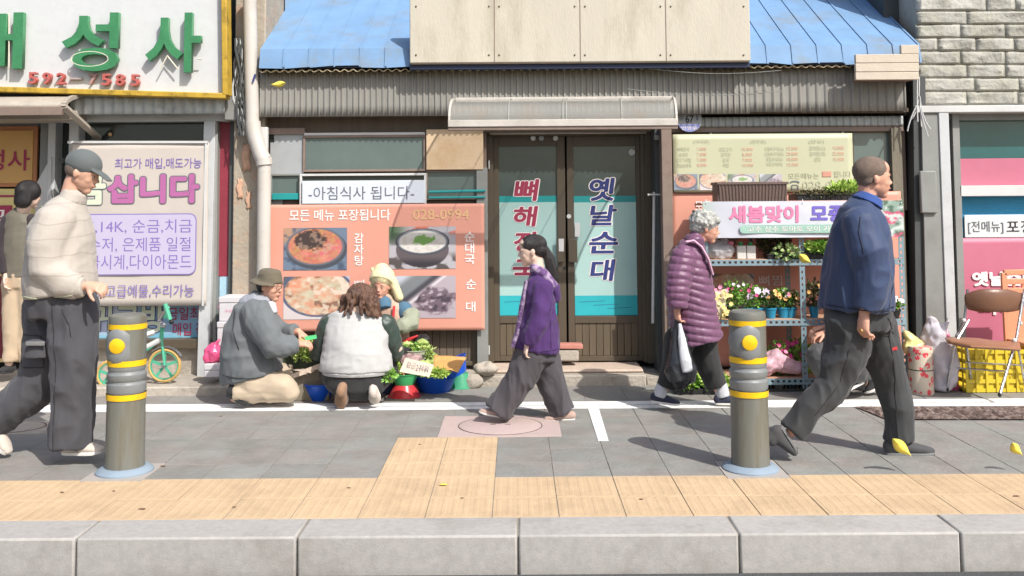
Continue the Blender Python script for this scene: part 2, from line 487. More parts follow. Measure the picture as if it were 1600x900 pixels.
m_tviol = mat('violet print', (128, 112, 206), k=.8, rough=.5, bump=0, var=.02)
m_tpurp = mat('purple print', (140, 120, 190), k=.8, rough=.5, bump=0, var=.02)
m_tmag = mat('magenta print', (190, 112, 166), k=.8, rough=.5, bump=0, var=.02)
m_tcrim = mat('crimson print', (176, 62, 92), k=.75, rough=.5, bump=0, var=.03)
m_tnavy = mat('navy print', (60, 70, 132), k=.75, rough=.5, bump=0, var=.03)
m_tgrn = mat('pale green print', (190, 222, 206), k=.8, rough=.5, bump=0, var=.02)
m_tlime = mat('pale lime print', (224, 232, 206), k=.8, rough=.5, bump=0, var=.02)
m_cream = mat('cream banner cloth', (224, 214, 204), k=.68, rough=.7, var=.03, vs=3, bump=.06, bs=30)
m_lilac = mat('lilac panel print', (222, 214, 242), k=.64, rough=.55, var=.02, bump=0)
m_maroon = mat('maroon panel', (160, 62, 78), k=.7, rough=.5, var=.12, vs=3)
m_pinkb = mat('pink vinyl', (236, 138, 164), k=.58, rough=.5, var=.05, vs=2, bump=.06, bs=10)
m_bluev = mat('bright blue vinyl', (44, 160, 208), k=.7, rough=.4, var=.05)
m_lblue = mat('light blue vinyl', (186, 222, 240), k=.75, rough=.45, var=.05)
m_pvc = mat('white pvc pipe', (236, 231, 222), k=.62, rough=.4, var=.04, bump=.02, dirt=(206, 180, 150), dirt_amt=.4, dirt_s=5)
m_stone = mat('split face stone', (206, 204, 194), k=.66, rough=.9, var=.14, vs=7, bump=.7, bs=26, rnd=.06, dirt=(150, 148, 136), dirt_amt=.5, dirt_s=6, col2=(192, 190, 176))
m_peel = mat('peeling pillar paint', (190, 178, 160), k=.7, rough=.85, var=.12, vs=6, bump=.4, bs=30, dirt=(224, 168, 130), dirt_amt=.6, dirt_s=5)
m_poly = mat('milky polycarbonate', (206, 206, 198), k=.75, rough=.25, var=.06, vs=3, bump=.03, dirt=(224, 190, 160), dirt_amt=.4, dirt_s=4, trans=.0, alpha=.42)
m_polyf = mat('canopy frame', (214, 208, 198), k=.75, rough=.5, var=.1, dirt=(160, 150, 138), dirt_amt=.5)
m_gold2 = mat('gold poster', (226, 178, 108), k=.75, rough=.4, var=.08, vs=2, bump=.02)
m_orgf = mat('copper poster frame', (206, 142, 96), k=.7, rough=.4, var=.08)
m_ypost = mat('yellow poster', (240, 222, 150), k=.78, rough=.5, var=.03)

YF = 8.29      # plane of the restaurant front
YD = 8.50      # plane of its doors
def gy(py, px=805): return G(px, py).y

# ================================================================== SETTING: pavement
T = .323
X0T = P(865, 745, gy(745, 865)).x
edge = [gy(y) for y in (808, 777, 745, 722.5, 701, 682.5, 665.5, 650, 636.5, 625, 614.5, 604)]
ground = M(); ground.grid(lambda u, v: (-60 + 120 * u, -1.0 + 5.35 * v, -.13), 4, 4)
rd = ground.put('road', m_asph); tag(rd, 'dark asphalt road in front of the kerb', kind='structure')
YK0 = gy(838)           # front face of the kerb
pav = M().box(-14, 14, YK0 + .02, 14, -.4, -.0038).put('pavement', m_grout)
tag(pav, 'grey slate footway with a yellow tactile strip along the kerb', kind='structure')

def tile_mesh(w, d, bars=False):
    a = M(); g = .0022; h = .0045; b = .0012
    x, y = w / 2 - g, d / 2 - g
    v = [(-x, -y, -h), (x, -y, -h), (x, y, -h), (-x, y, -h), (-x, -y, -b), (x, -y, -b), (x, y, -b), (-x, y, -b),
         (-x + b, -y + b, 0), (x - b, -y + b, 0), (x - b, y - b, 0), (-x + b, y - b, 0)]
    a.add(v, [(8, 9, 10, 11)] + [(i, (i + 1) % 4, 4 + (i + 1) % 4, 4 + i) for i in range(4)] + [(4 + i, 4 + (i + 1) % 4, 8 + (i + 1) % 4, 8 + i) for i in range(4)])
    if bars:
        for k in range(6):
            cx = -x + (k + .5) * 2 * x / 6; w2 = .012; l = y - .012
            v = [(cx - w2, -l, 0), (cx + w2, -l, 0), (cx + w2, l, 0), (cx - w2, l, 0), (cx - w2 * .6, -l + .006, .0011), (cx + w2 * .6, -l + .006, .0014), (cx + w2 * .6, l - .006, .0014), (cx - w2 * .6, l - .006, .0014)]
            a.add(v, [(4, 5, 6, 7)] + [(i, (i + 1) % 4, 4 + (i + 1) % 4, 4 + i) for i in range(4)])
    return a.mesh('tile', False)
def lay(name, me, x, y, z=0, rot=0.0):
    o = bpy.data.objects.new(name, me); o.parent = pav
    org = ORG[pav.name]; o.location = (x - org.x, y - org.y, z - org.z); o.rotation_euler = (random.uniform(-.003, .003), random.uniform(-.003, .003), rot)
    C.objects.link(o)
pk = (P(697, 645, gy(645, 697)).x, P(868, 645, gy(645, 868)).x)
bx0, bx1 = X0T - 3 * T, X0T - T        # the tactile branch towards the door
cache = {}
nx0, nx1 = -12, 13
for r in range(len(edge) - 1):
    d = edge[r + 1] - edge[r]; yc = (edge[r + 1] + edge[r]) / 2
    for c in range(nx0, nx1):
        xc = X0T + (c + .5) * T
        half = (abs(xc) - 1.2) > 2.95 * yc / 5.0
        if half: continue
        yellow = r < 2 or (r in (2, 3, 4) and bx0 - .01 < xc < bx1 + .01)
        off = 0
        if not yellow and pk[0] - .05 < xc < pk[1] + .05 and 5 <= r <= 6: continue
        key = (r, yellow)
        if key not in cache:
            me = tile_mesh(T, d, yellow); me.materials.append(m_yel if yellow else m_slate); cache[key] = me
        lay('tactile_tile' if yellow else 'paving_tile', cache[key], xc + off, yc, random.uniform(-.0012, .0012))
# pale mortar square round each bollard foot
# pink plate with a round cover
for name, (xa, ya, xb, yb), rr in (('cover_surround', (697, 645, 880, 683), None),):
    Y1, Y0_ = gy(645.5), gy(682.5)
    c = M().box(X0T - T * 1.45, X0T + T * .95 - .1, Y0_ + .004, Y1 - .004, -.011, .002)
pc = thing('manhole_cover', 'pink square plate with a round manhole lid in front of the door, under the girl', 'manhole', ((pk[0] + pk[1]) / 2, (gy(645) + gy(682.5)) / 2, 0))
xa, xb = P(690, 664, gy(664, 690)).x, P(874, 664, gy(664, 874)).x
M().box(xa, xb, gy(682.5) + .003, gy(650) - .003, -.011, .003).put('surround', m_pink, pc, bevel=.002)
pcx = (xa + xb) / 2; pcy = (gy(682.5) + gy(650)) / 2; rr_ = (gy(650) - gy(682.5)) / 2 * .86
M().lathe([(rr_ * 1.03, .0032), (rr_ * 1.03, .0048), (rr_ * 1.012, .0048), (rr_ * 1.012, .0032)], (pcx, pcy, 0), 56, scale=(1.06, 1)).put('seam', m_ring, pc)
M().lathe([(rr_, .003), (rr_, .0055), (rr_ - .003, .0065), (0, .0065)], (pcx, pcy, 0), 56, scale=(1.06, 1)).put('lid', m_pink, pc)
for sx in (-.05, .05): M().obox((pcx + sx, pcy + .02, .007), (.018, .006, .001)).put('lifting_slot', m_ring, pc)
# left cover, dark, mostly in shade
cl = thing('manhole_cover', 'grey square manhole plate at the far left, beneath the striding man with the cap', 'manhole', G(15, 668))
q = G(15, 668)
M().box(q.x - .42, q.x + .36, q.y - .19, q.y + .19, -.011, .003).put('surround', m_conc, cl, bevel=.002)
M().lathe([(.24, .003), (.24, .0045), (.232, .0045), (.232, .003)], (q.x, q.y, 0), 40, scale=(1, .75)).put('seam', m_ring, cl)
M().lathe([(.226, .003), (.226, .006), (0, .006)], (q.x, q.y, 0), 40, scale=(1, .75)).put('lid', m_conc, cl)
# decorated brown grate on the right
m_grate = mat('brown patterned grate', (176, 156, 146), col2=(118, 96, 88), k=.58, rough=.7, var=.35, vs=22, bump=.9, bs=55, dirt=(120, 100, 92), dirt_amt=.9, dirt_s=16)
gt = thing('tree_grate', 'brown leaf patterned iron grate in the paving near the folding chair', 'grate', G(1480, 646))
for (u0, u1) in ((1336, 1450), (1452, 1562), (1564, 1680)):
    ya, yb = gy(657, 1450), gy(637, 1450)
    s0 = 50 if u0 == 1336 else 30
    v0 = [G(u0 + (s0 if u0 == 1336 else 52), 657), G(u1 + 52, 657), G(u1, 637), G(u0, 637)]
    mb = M(); n = 10
    def fn(u, v, q=v0):
        a = q[0].lerp(q[1], u); b = q[3].lerp(q[2], u); p = a.lerp(b, v)
        hh = .003 + .014 * (math.sin(p.x * 61 + 3 * math.sin(p.y * 33)) * math.sin(p.y * 72 + 2 * math.sin(p.x * 27)) > 0)
        if min(u, v, 1 - u, 1 - v) < .04: hh = .009
        return (p.x, p.y, hh)
    mb.grid(fn, 34, 14).put('grate_panel', m_grate, gt)
# white lines
def gquad(pts, z, name, m, th=.002):
    v = [G(*p) for p in pts]; v = [Vector((p.x, p.y, z)) for p in v] + [Vector((p.x, p.y, z - th)) for p in v]
    return M().add(v, [(0, 1, 2, 3), (7, 6, 5, 4), (0, 4, 5, 1), (1, 5, 6, 2), (2, 6, 7, 3), (3, 7, 4, 0)]).put(name, m, base=(0, 0, 0))
for (a, b) in (((638.5, 634.3)), ((633.0, 628.0))):
    ya, yb = gy(a), gy(b)
    o = M().box(-7, 7, ya - .02, yb - .02, .001, .0045).put('road_marking', m_wline, base=(0, (ya + yb) / 2, 0))
    tag(o, 'long white double line, %s stripe, running in front of the stalls' % ('nearer' if a > 635 else 'farther'), 'line marking', 'white painted lines')
o = gquad([(917, 633.5), (934, 633.5), (951, 690), (935, 690)], .0048, 'road_marking', m_wline)
tag(o, 'short white stripe running towards the kerb, right of the girl', 'line marking', 'white painted lines')
# kerb
kx = -8.0
while kx < 8:
    o = M().box(kx + .004, kx + 1.0 - .004, YK0, edge[0] - .006, -.3, .004).put('kerb_stone', m_kerb, pav, bevel=.01)
    kx += 1.0
# steps along the buildings
zs = .11
YP = gy(603) 
fore = M().box(-14, 14, YP + .3, 9, -.2, -.006)
st = M().box(P(640, 600, YP).x, P(1010, 600, YP).x, YP, YD + .4, -.1, zs - .028).put('doorstep', m_conc, bevel=.012)
tag(st, 'low worn concrete step in front of the restaurant doors', kind='structure')
st2 = M().box(P(765, 590, YP).x, P(1008, 590, YP).x, YP + .10, YD + .4, zs - .026, zs).put('doorstep_upper', m_concp, bevel=.012)
tag(st2, 'pinkish upper tread of the doorstep', kind='structure')
st3 = M().box(-14, P(372, 600, 7.7).x, 7.72, 9.5, -.1, .07).put('raised_kerb', m_conc, bevel=.012)
tag(st3, 'raised concrete kerb in front of the jewellery shop', kind='structure')
st4 = M().box(P(372, 600, 7.7).x + .004, P(638, 600, 7.7).x, 7.95, 9.5, -.1, .09).put('wall_footing', m_conc, bevel=.012)
tag(st4, 'concrete footing under the orange banner wall', kind='structure')
st5 = M().box(P(1012, 600, 8).x, 14, 8.06, 9.5, -.1, .06).put('wall_footing_right', m_conc, bevel=.012)
tag(st5, 'concrete footing under the flower rack wall', kind='structure')
for (c, h, rz) in (((P(765, 560, 8.1).x - .03, 8.06, zs + .03), (.11, .1, .05), .2), ((P(738, 575, 8.0).x, 7.98, .05), (.1, .07, .06), -.3)):
    mb = M().ell(c, h, su=10, sv=7)
    o = blob('loose_stone', mb, .014, m_conc, None, 2, disp=lambda p, n: p + n * ((pn(p * 22) - .5) * .03)[:, None])
    tag(o, 'rough grey lump of concrete %s' % ('at the left corner of the doorstep' if rz > 0 else 'beside the tilted blue basin'), 'stone')

# ================================================================== LEFT SHOP
YL = 8.25
ls = thing('jewellery_shop', 'jewellery shop front with pale grey frames under the green lettered sign', 'shop', (P(200, 600, YL).x, YL, 0))
M().box(-9, P(372, 300, YL).x, YL + .42, YL + 1.6, .0, 4.4).put('wall', m_dark, ls)
M().box(P(118, 300, YL).x, P(364, 300, YL).x, YL + .06, YL + .4, .0, P(200, 545, YL).z).put('base_wall', m_conc, ls, bevel=.006)
bx(100, 531, 330, 545, YL - .03, .15, 'window_sill', m_bframe, ls)
bx(96, 178, 364, 190, YL - .05, .2, 'lintel', m_lgray, ls)
bx(103, 190, 118, 600, YL - .03, .14, 'post', m_lgray, ls)
o = M().bar(P(331, 190, YL), P(320, 592, YL), .098, .12).put('post', m_lgray, ls, bevel=.003)
o = M().bar(P(341, 190, YL + .05), P(337, 592, YL + .05), .03, .12).put('post', m_mgray, ls, bevel=.003)
bx(118, 190, 326, 224, YL + .10, .02, 'transom_glass', m_glassd, ls)
bx(118, 224, 326, 531, YL + .10, .02, 'shop_glass', m_glassd, ls)
M().ell(P(172, 210, YL + .085), (.018, .01, .018)).put('lamp', m_tpry, ls)
# lower window graphics
def g_low(u, v):
    c = np.tile(np.array([[196., 206, 232]]), (len(u), 1))
    c = mixc(c, (150, 190, 222), sst(.35, .6, u))
    c = mixc(c, (122, 204, 226), sst(.25, .0, v))
    n = pn2(u, v, 9, 2)
    c = mixc(c, (230, 236, 244), sst(.55, .7, n) * .5)
    return c
pic(118, 472, 318, 531, YL + .095, g_low, ls, 60, 16, 'window_graphic')
txt('귀금방', 140, 476, 258, 520, YL + .09, m_tlime, ls, off=.03, outline=(.03, m_tnavy))
txt('금일최고', 262, 480, 330, 500, YL + .088, m_tcrim, ls, off=.01)
txt('매입 전문', 270, 504, 336, 524, YL + .088, m_tcrim, ls, off=.01)
# maroon and blue side panels
bx(342, 190, 362, 432, YL + .06, .03, 'side_panel', m_maroon, ls)
bx(342, 432, 364, 560, YL + .062, .03, 'side_panel', m_lblue, ls)
bx(357, 190, 366, 560, YL + .03, .05, 'side_trim', m_dgray, ls)
for (a, b) in ((470, 486), (503, 512)):
    txt('시계', 340, a, 358, b, YL + .055, m_tpink, ls)
# scalloped corrugated apron under the sign
corr(108, 149, 350, 178, YL - .22, .085, .022, 'corrugated_apron', m_sidel, ls, trap=False)
bx(106, 146, 352, 150, YL - .24, .05, 'apron_rail', m_mgray, ls)
bx(350, 150, 372, 188, YL - .12, .3, 'meter_box', m_mgray, ls, bevel=.01)
# awning over the left door
aw = thing('door_awning', 'dusty brown awning with a curved end bracket over the jeweller\'s door', 'awning', P(50, 170, YL - .2))
xL, xR = -6.2, P(98, 160, YL - .5).x
zt, zb = P(50, 146, YL - .3).z, P(50, 165, YL - .6).z
m_awn = mat('dusty awning sheet', (196, 186, 172), k=.66, rough=.7, var=.12, dirt=(140, 130, 118), dirt_amt=.5)
mb = M(); mb.grid(lambda u, v: (xL + (xR - xL) * u, YL + .05 - .55 * math.sin(v * math.pi / 2), zt - (zt - zb) * (1 - math.cos(v * math.pi / 2))), 4, 10)
mb.put('awning_sheet', m_awn, aw, solid=.006)
M().box(xL, xR, YL - .52, YL - .48, zb - .07, zb).put('front_rail', m_taupe, aw, bevel=.004)
M().box(xL, xR, YL - .25, YL + .1, P(50, 186, YL - .3).z, P(50, 172, YL - .3).z).put('soffit_board', m_awn, aw, bevel=.006)
mb = M()
pp = [Vector((xR + .01, YL + .05 - .55 * math.sin(a * math.pi / 20), zt - (zt - zb) * (1 - math.cos(a * math.pi / 20)))) for a in range(11)]
for a, b in zip(pp, pp[1:]): mb.bar(a, b, .04, .03)
mb.bar(pp[-1], Vector((xR + .06, YL + .05, zb - .22)), .05, .03)
mb.put('end_bracket', m_awn, aw)
M().rod(P(126 - 3, 168, YL - .05), P(126 - 3, 186, YL - .05), .04).put('bracket_boss', m_awn, aw)
# left door zone
bx(-120, 186, 60, 200, YL + .28, .1, 'door_head', m_mgray, ls)
bx(58, 186, 70, 600, YL + .2, .2, 'door_jamb', m_mgray, ls)
bx(70, 188, 82, 600, YL + .12, .28, 'door_jamb', m_lgray, ls)
bx(83, 190, 103, 600, YL + .25, .03, 'side_glass', m_glassd, ls)
mb = M(); v = [P(55, 290, YL + .19), P(80, 245, YL + .1), P(80, 600, YL + .1), P(55, 600, YL + .19)]
mb.add(v + [a + Vector((0, .03, 0)) for a in v], [(0, 3, 2, 1), (4, 5, 6, 7), (0, 1, 5, 4), (1, 2, 6, 5), (2, 3, 7, 6), (3, 0, 4, 7)]).put('tilted_panel', m_white, ls)
po = thing('framed_poster', 'golden poster with maroon lettering in a copper frame at the far left', 'poster', P(20, 290, YL + .3))
bx(-60, 197, 58, 292, YL + .26, .03, 'poster_frame', m_orgf, po)
bx(-60, 204, 51, 286, YL + .25, .02, 'poster_face', m_gold2, po)
txt('대성사', -60, 234, 47, 267, YL + .245, m_tcrim, po, off=.012)
po = thing('window_poster', 'yellow poster with a maroon square behind the dark haired woman', 'poster', P(20, 560, YL + .3))
bx(-60, 295, 56, 566, YL + .28, .02, 'poster_face', m_ypost, po)
bx(-60, 305, 52, 308, YL + .272, .005, 'stripe', m_tcrim, po, bevel=0)
bx(-40, 321, 18, 360, YL + .27, .008, 'square_patch', m_tcrim, po, bevel=0)
txt('금', -30, 328, 12, 352, YL + .266, m_tprw, po)
bx(-40, 372, 18, 420, YL + .27, .008, 'square_patch', m_tcrim, po, bevel=0)
bx(-60, 432, 14, 560, YL + .268, .008, 'lower_patch', mat('maroon vinyl', (128, 52, 60), k=.7), po, bevel=0)
txt('은', -30, 380, 12, 410, YL + .266, m_tlime, po)
# big sign
YS = YL - .26
sg = thing('shop_sign', 'white sign with green raised letters, red digits and a yellow edge', 'sign', P(150, 150, YS))
def signpt(x, y): return P(x, y, YS)
tl, tr, br, bl = P(-160, -34, YS), P(352, -30, YS), P(352, 148, YS), P(-160, 133, YS)
def slab(q, d, name, m, parent, bev=.004):
    v = list(q) + [a + Vector((0, d, 0)) for a in q]
    return M().add(v, [(0, 3, 2, 1), (4, 5, 6, 7), (0, 1, 5, 4), (1, 2, 6, 5), (2, 3, 7, 6), (3, 0, 4, 7)]).put(name, m, parent, bevel=bev)
slab((tl, tr, br, bl), .12, 'sign_face', m_signw, sg)
M().bar(P(-160, 136, YS), P(356, 151, YS), .045, .14).put('edge_trim', m_gold, sg, bevel=.006)
M().bar(P(353, -30, YS), P(355, 150, YS), .045, .14).put('edge_trim', m_gold, sg, bevel=.006)
def skew(amount):
    def w(p, a, b):
        p = p.copy(); p[:, 1] -= amount * (p[:, 0] - a[0]) / (b[0] - a[0]) * (b[1] - a[1]); return p
    return w
txt('대', -62, 20, 42, 110, YS - .03, m_green, sg, off=.035, ext=.05, name='raised_letter')
txt('성', 100, 20, 190, 114, YS - .03, m_green, sg, off=.035, ext=.05, name='raised_letter')
txt('사', 230, 20, 318, 116, YS - .03, m_green, sg, off=.035, ext=.05, name='raised_letter')
mb = M(); c0 = P(140, 92, YS - .075)
pts = [(c0 + Vector((.155 * math.cos(a / 24 * 6.2832), 0, .062 * math.sin(a / 24 * 6.2832))), .006, .006) for a in range(25)]
mb.tube(pts, 6).put('neon_tube', m_neon, sg)
for (xa, ya, xb, yb) in ((14, 20, 14, 106), (30, 20, 30, 106), (296, 20, 298, 108), (262, 88, 278, 108), (250, 108, 262, 86), (308, 92, 316, 92)):
    M().rod(P(xa, ya, YS - .07), P(xb, yb, YS - .07), .006, 6).put('neon_tube', m_neon, sg)
for ch, x in zip('592-7585', (47, 69, 91, 110, 141, 161, 183, 206)):
    d_ = (x - 130) * .022
    if ch == '-': txt(ch, x, 122 + d_, x + 20, 125 + d_, YS - .01, mat('worn dash', (190, 176, 172), k=.7), sg, ext=.02, name='raised_digit')
    elif x == 141: txt(ch, x - 1, 116 + d_, x + 13, 132 + d_, YS - .01, mat('worn pink digit', (206, 160, 156), k=.7), sg, off=.03, ext=.03, name='raised_digit')
    else: txt(ch, x, 115 + d_, x + 15, 134 + d_, YS - .02, m_redd, sg, off=.045, ext=.045, name='raised_digit')
# cream banner with gold price lettering
bw = wr(.006, 3.0, 4)
YB = YL - .09
ban = thing('gold_buying_banner', 'cream cloth banner with purple Korean lettering on the jeweller\'s window', 'banner', P(215, 478, YB))
sheet(107, 223, 324, 478, YB, m_cream, ban, 'banner_cloth', bw)
M().bar(P(106, 222, YB - .008), P(325, 222, YB - .008), .02, .012).put('top_hem', m_white, ban)
M().bar(P(322, 222, YB - .006), P(317, 478, YB - .006), .016, .01).put('side_hem', m_white, ban)
yb = YB - .004
txt('최고가 매입,매도가능', 180, 247, 315, 264, yb, m_tpurp, ban, disp=bw, off=.004)
txt('삽니다', 168, 272, 312, 318, yb, m_tmag, ban, off=.045, outline=(.03, m_tgray), disp=bw)
txt('금', 110, 268, 166, 320, yb, m_tlime, ban, off=.04, outline=(.025, m_tgray), disp=bw)
def rrect(x0, y0, x1, y1, rad, Y, m, parent, name, disp=None):
    X0, X1, Z0, Z1 = rect(x0, y0, x1, y1, Y); n = 8; v = []
    rr = rad
    for (cx, cz, a0) in ((X1 - rr, Z1 - rr, 0), (X0 + rr, Z1 - rr, 90), (X0 + rr, Z0 + rr, 180), (X1 - rr, Z0 + rr, 270)):
        for k in range(n + 1):
            a = R(a0 + 90 * k / n); v.append((cx + rr * math.cos(a), Y, cz + rr * math.sin(a)))
    mb = M(); v = [Vector(a) for a in v]
    nn = len(v); w = v + [a + Vector((0, .0015, 0)) for a in v]
    mb.add(w, [tuple(reversed(range(nn)))] + [(i, (i + 1) % nn, nn + (i + 1) % nn, nn + i) for i in range(nn)])
    return mb.put(name, m, parent, smooth=False)
rrect(112, 334, 306.5, 430, .06, YB - .0085, m_tpurp, ban, 'panel_outline')
rrect(113.5, 335.5, 305, 428.5, .054, YB - .0105, m_lilac, ban, 'text_panel')
txt('18K,14K, 순금,치금', 112, 343, 300, 365, YB - .0115, m_tpurp, ban)
txt('은수저, 은제품 일절', 118, 371, 298, 394, YB - .0115, m_tpurp, ban)
txt('고급시계,다이아몬드', 118, 398, 299, 422, YB - .0115, m_tpurp, ban)
txt('시계,고급예물,수리가능', 128, 445, 303, 465, YB - .009, m_tpurp, ban)

# ================================================================== PARTY WALL PILLAR, PIPE
pl = thing('party_pillar', 'weathered concrete pillar with peeling orange paint behind the downpipe', 'pillar', P(385, 590, YF))
M().box(P(365, 300, YF - .03).x, P(413, 300, YF - .03).x, YF - .05, YF + .6, 0, 4.2).put('pillar_shaft', m_peel, pl, bevel=.01)
M().box(P(408, 300, YF - .05).x, P(419, 300, YF - .05).x, YF - .1, YF - .051, 0, P(400, 200, YF).z).put('side_batten', m_white, pl, bevel=.004)
mb = M()
for (x, y, w, h) in ((378, 225, 13, 42), (370, 280, 9, 30), (384, 300, 8, 26)):
    a, b, c, d = rect(x, y, x + w, y + h, YF - .054); mb.grid(lambda u, v, a=a, b=b, c=c, d=d: (a + (b - a) * u + .01 * math.sin(v * 9), YF - .055 - .004 * math.sin(u * 3), c + (d - c) * v + .012 * math.sin(u * 11)), 5, 5)
mb.put('paint_flake', mat('orange paint flake', (232, 186, 156), k=.7, var=.25, vs=15), pl, solid=.002)
pipe = thing('downpipe', 'white plastic downpipe with a kinked elbow beside the pillar', 'pipe', P(412, 590, YF - .16))
yp = YF - .16
def pt(x, y, r=10.5): 
    s = FPX / yp; return (P(x, y, yp), r / s, r / s)
M().tube([pt(390, -10), pt(393.5, 150), pt(394.5, 196)], 16).put('pipe_length', m_pvc, pipe)
M().tube([pt(395, 190, 12), pt(396, 203, 12), pt(399, 216, 12), pt(407, 240, 12), pt(412, 250, 12.5)], 16).put('elbow', m_pvc, pipe)
M().tube([pt(412, 247, 12.8), pt(413, 258, 12.8)], 16).put('collar', m_pvc, pipe)
M().tube([pt(413, 255), pt(412, 420), pt(411, 588)], 16).put('pipe_length', m_pvc, pipe)
for y in (128, 172): M().obox(P(384, y, yp), (.02, .012, .014)).put('pipe_clip', m_pvc, pipe)
M().obox(P(397, 122, yp - .066), (.008, .003, .035), (0, .3, 0)).put('blue_mark', m_tnavy, pipe)
cab = thing('cable_bundle', 'tangle of grey and black cables hanging beside the downpipe', 'cable', P(372, 200, YF - .2))
for k in range(7):
    pts = []; x0 = 368 + k * 2; r = .006 if k % 2 else .009
    for j in range(9):
        y = 60 + j * 19; pts.append((P(x0 + 5 * math.sin(j * 1.1 + k * 2.1) + (3 if j > 5 else 0), y, YF - .16 - .015 * (k % 3)), r, r))
    M().tube(pts, 6).put('cable', m_dgray if k % 3 else m_lgray, cab)

# ================================================================== RESTAURANT
rs = thing('restaurant', 'old single storey restaurant with brown corrugated siding and blue roof edge', 'building', (0, YF, 0))
Xl, Xr = P(413, 300, YF).x, P(1415, 300, YF).x
M().box(Xl, Xr, YD + .12, YD + 2.5, 0, 2.75).put('wall', m_dark, rs)
# fascia siding
YG = YF - .14
corr(405, 110, 1171, 180, YG, .05, .012, 'fascia_siding', m_side, rs, wav=.004)
corr(1171, 106, 1415, 174, YG, .075, .013, 'fascia_siding', m_side, rs, wav=.004)
M().box(Xl, Xr, YG + .02, YF + .3, P(900, 178, YG).z, P(900, 172, YG).z).put('fascia_soffit', m_brownw, rs)
bx(405, 180, 1050, 207, YF + .05, .3, 'recess_board', m_brownw, rs)
bx(410, 200, 476, 210, YF, .05, 'head_trim', m_taupe, rs)
corr(1090, 182, 1412, 197, YF - .02, .06, .012, 'pale_strip', m_sidel, rs)
bx(1050, 197, 1412, 206, YF, .06, 'head_rail', m_taupe, rs)
# wavy plastic eave sheet and roof
YE = YF - .235
mb = M()
xa, xb = P(405, 107, YE).x, P(1335, 100, YE).x
def wv(u, v):
    X = xa + (xb - xa) * u
    z = P(805, 108, YE).z + (X) * math.tan(R(.1)) + .010 * math.sin(X * 2 * math.pi / .073)
    return (X, YE + .35 * v, z + .06 * v)
mb.grid(wv, 620, 2)
mb.put('eave_sheet', m_wavy, rs, solid=.005)
ze = P(805, 103, YE).z
n = 0
x = P(405, 90, YE).x
pan_w = .215
while x < P(1420, 90, YE).x:
    mb = M(); w = pan_w
    jag = random.uniform(-.014, .012)
    mb.add([(x + .004, YE - .02, ze + jag), (x + w - .004, YE - .02, ze + random.uniform(-.014, .012)), (x + w - .004, YE + .02, ze + .16), (x + .004, YE + .02, ze + .16),
            (x + .004, YE + 2.6, ze + 1.7), (x + w - .004, YE + 2.6, ze + 1.7)], [(0, 1, 2, 3), (3, 2, 5, 4)])
    mb.add([(x + w - .012, YE - .026, ze), (x + w + .004, YE - .026, ze), (x + w + .004, YE + .012, ze + .165), (x + w - .012, YE + .012, ze + .165),
            (x + w + .004, YE + 2.6, ze + 1.71), (x + w - .012, YE + 2.6, ze + 1.71)], [(0, 1, 2, 3), (3, 2, 4, 5)])
    mb.put('roof_pan', m_blue, rs, solid=.004, smooth=False)
    x += w; n += 1
M().box(P(405, 90, YE).x, P(1415, 90, YE).x, YE + .0, YE + .3, ze - .005, ze + .02).put('eave_board', m_navy, rs)
sb = thing('roof_signboard', 'blank cream signboard above the restaurant doors', 'sign', P(905, 100, YE - .12))
bx(640, -12, 1172, 97, YE - .08, .06, 'board', m_board, sb, bevel=.008)
for _x in (772, 906, 1040): bx(_x, -12, _x + 1.2, 96, YE - .083, .003, 'panel_seam', m_taupe, sb, bevel=0)
for _x in (650, 764, 780, 898, 914, 1032, 1048, 1162):
    for _y in (10, 86): M().ell(P(_x, _y, YE - .083), (.008, .004, .008), su=8, sv=6).put('screw', m_bframe, sb)
bx(642, 95.5, 1171, 99, YE - .075, .06, 'lower_edge', m_brownw, sb)
bx(640, 99, 1172, 107, YE - .05, .06, 'backing_rail', m_navy, sb)
# windows left of the doors
def window(x0, y0, x1, y1, Y, fr, gl, parent, name='window', w=4, label=None):
    a, b, c, d = rect(x0, y0, x1, y1, Y); s = w * Y / FPX
    mb = M().box(a, b, Y, Y + .05, d - s, d).box(a, b, Y, Y + .05, c, c + s).box(a, a + s, Y + .001, Y + .049, c + s, d - s).box(b - s, b, Y + .001, Y + .049, c + s, d - s)
    f = mb.put(name, fr, parent, bevel=.002, label=label)
    M().box(a + s * .6, b - s * .6, Y + .022, Y + .032, c + s * .6, d - s * .6).put('pane', gl, f)
    return f
bx(405, 205, 760, 320, YF + .07, .06, 'window_wall', m_taupe, rs)
bx(422, 208, 475, 272, YF + .02, .03, 'sheet_patch', m_gsheet, rs)
bx(405, 207, 428, 222, YF + .015, .02, 'dark_gap', m_dark, rs)
window(473, 211, 665, 268, YF, m_taupe, m_glassw, rs, w=3.5)
bx(475, 207, 664, 211, YF - .005, .03, 'flashing', m_white, rs)
o = bx(666, 202, 755, 265, YF - .02, .02, 'plywood_patch', m_ply, rs)
window(422, 272, 469, 312, YF + .005, m_mgray, m_glassw, rs, w=2.5)
bx(425, 302, 467, 312, YF - .002, .01, 'teal_strip', m_cyan2, rs)
window(666, 266, 752, 312, YF + .005, m_taupe, m_glassw, rs, w=2.5)
M().rod(P(670, 300, YF - .02), P(758, 298, YF - .02), .012).put('teal_pole', m_cyan2, rs)
M().rod(P(670, 309, YF - .02), P(758, 308, YF - .02), .010).put('teal_pole', m_cyan2, rs)
window(468, 271, 666, 320, YF - .03, m_white, m_glassd, rs, w=3.5)
bx(745, 262, 762, 570, YF - .01, .12, 'end_post', m_mgray, rs)
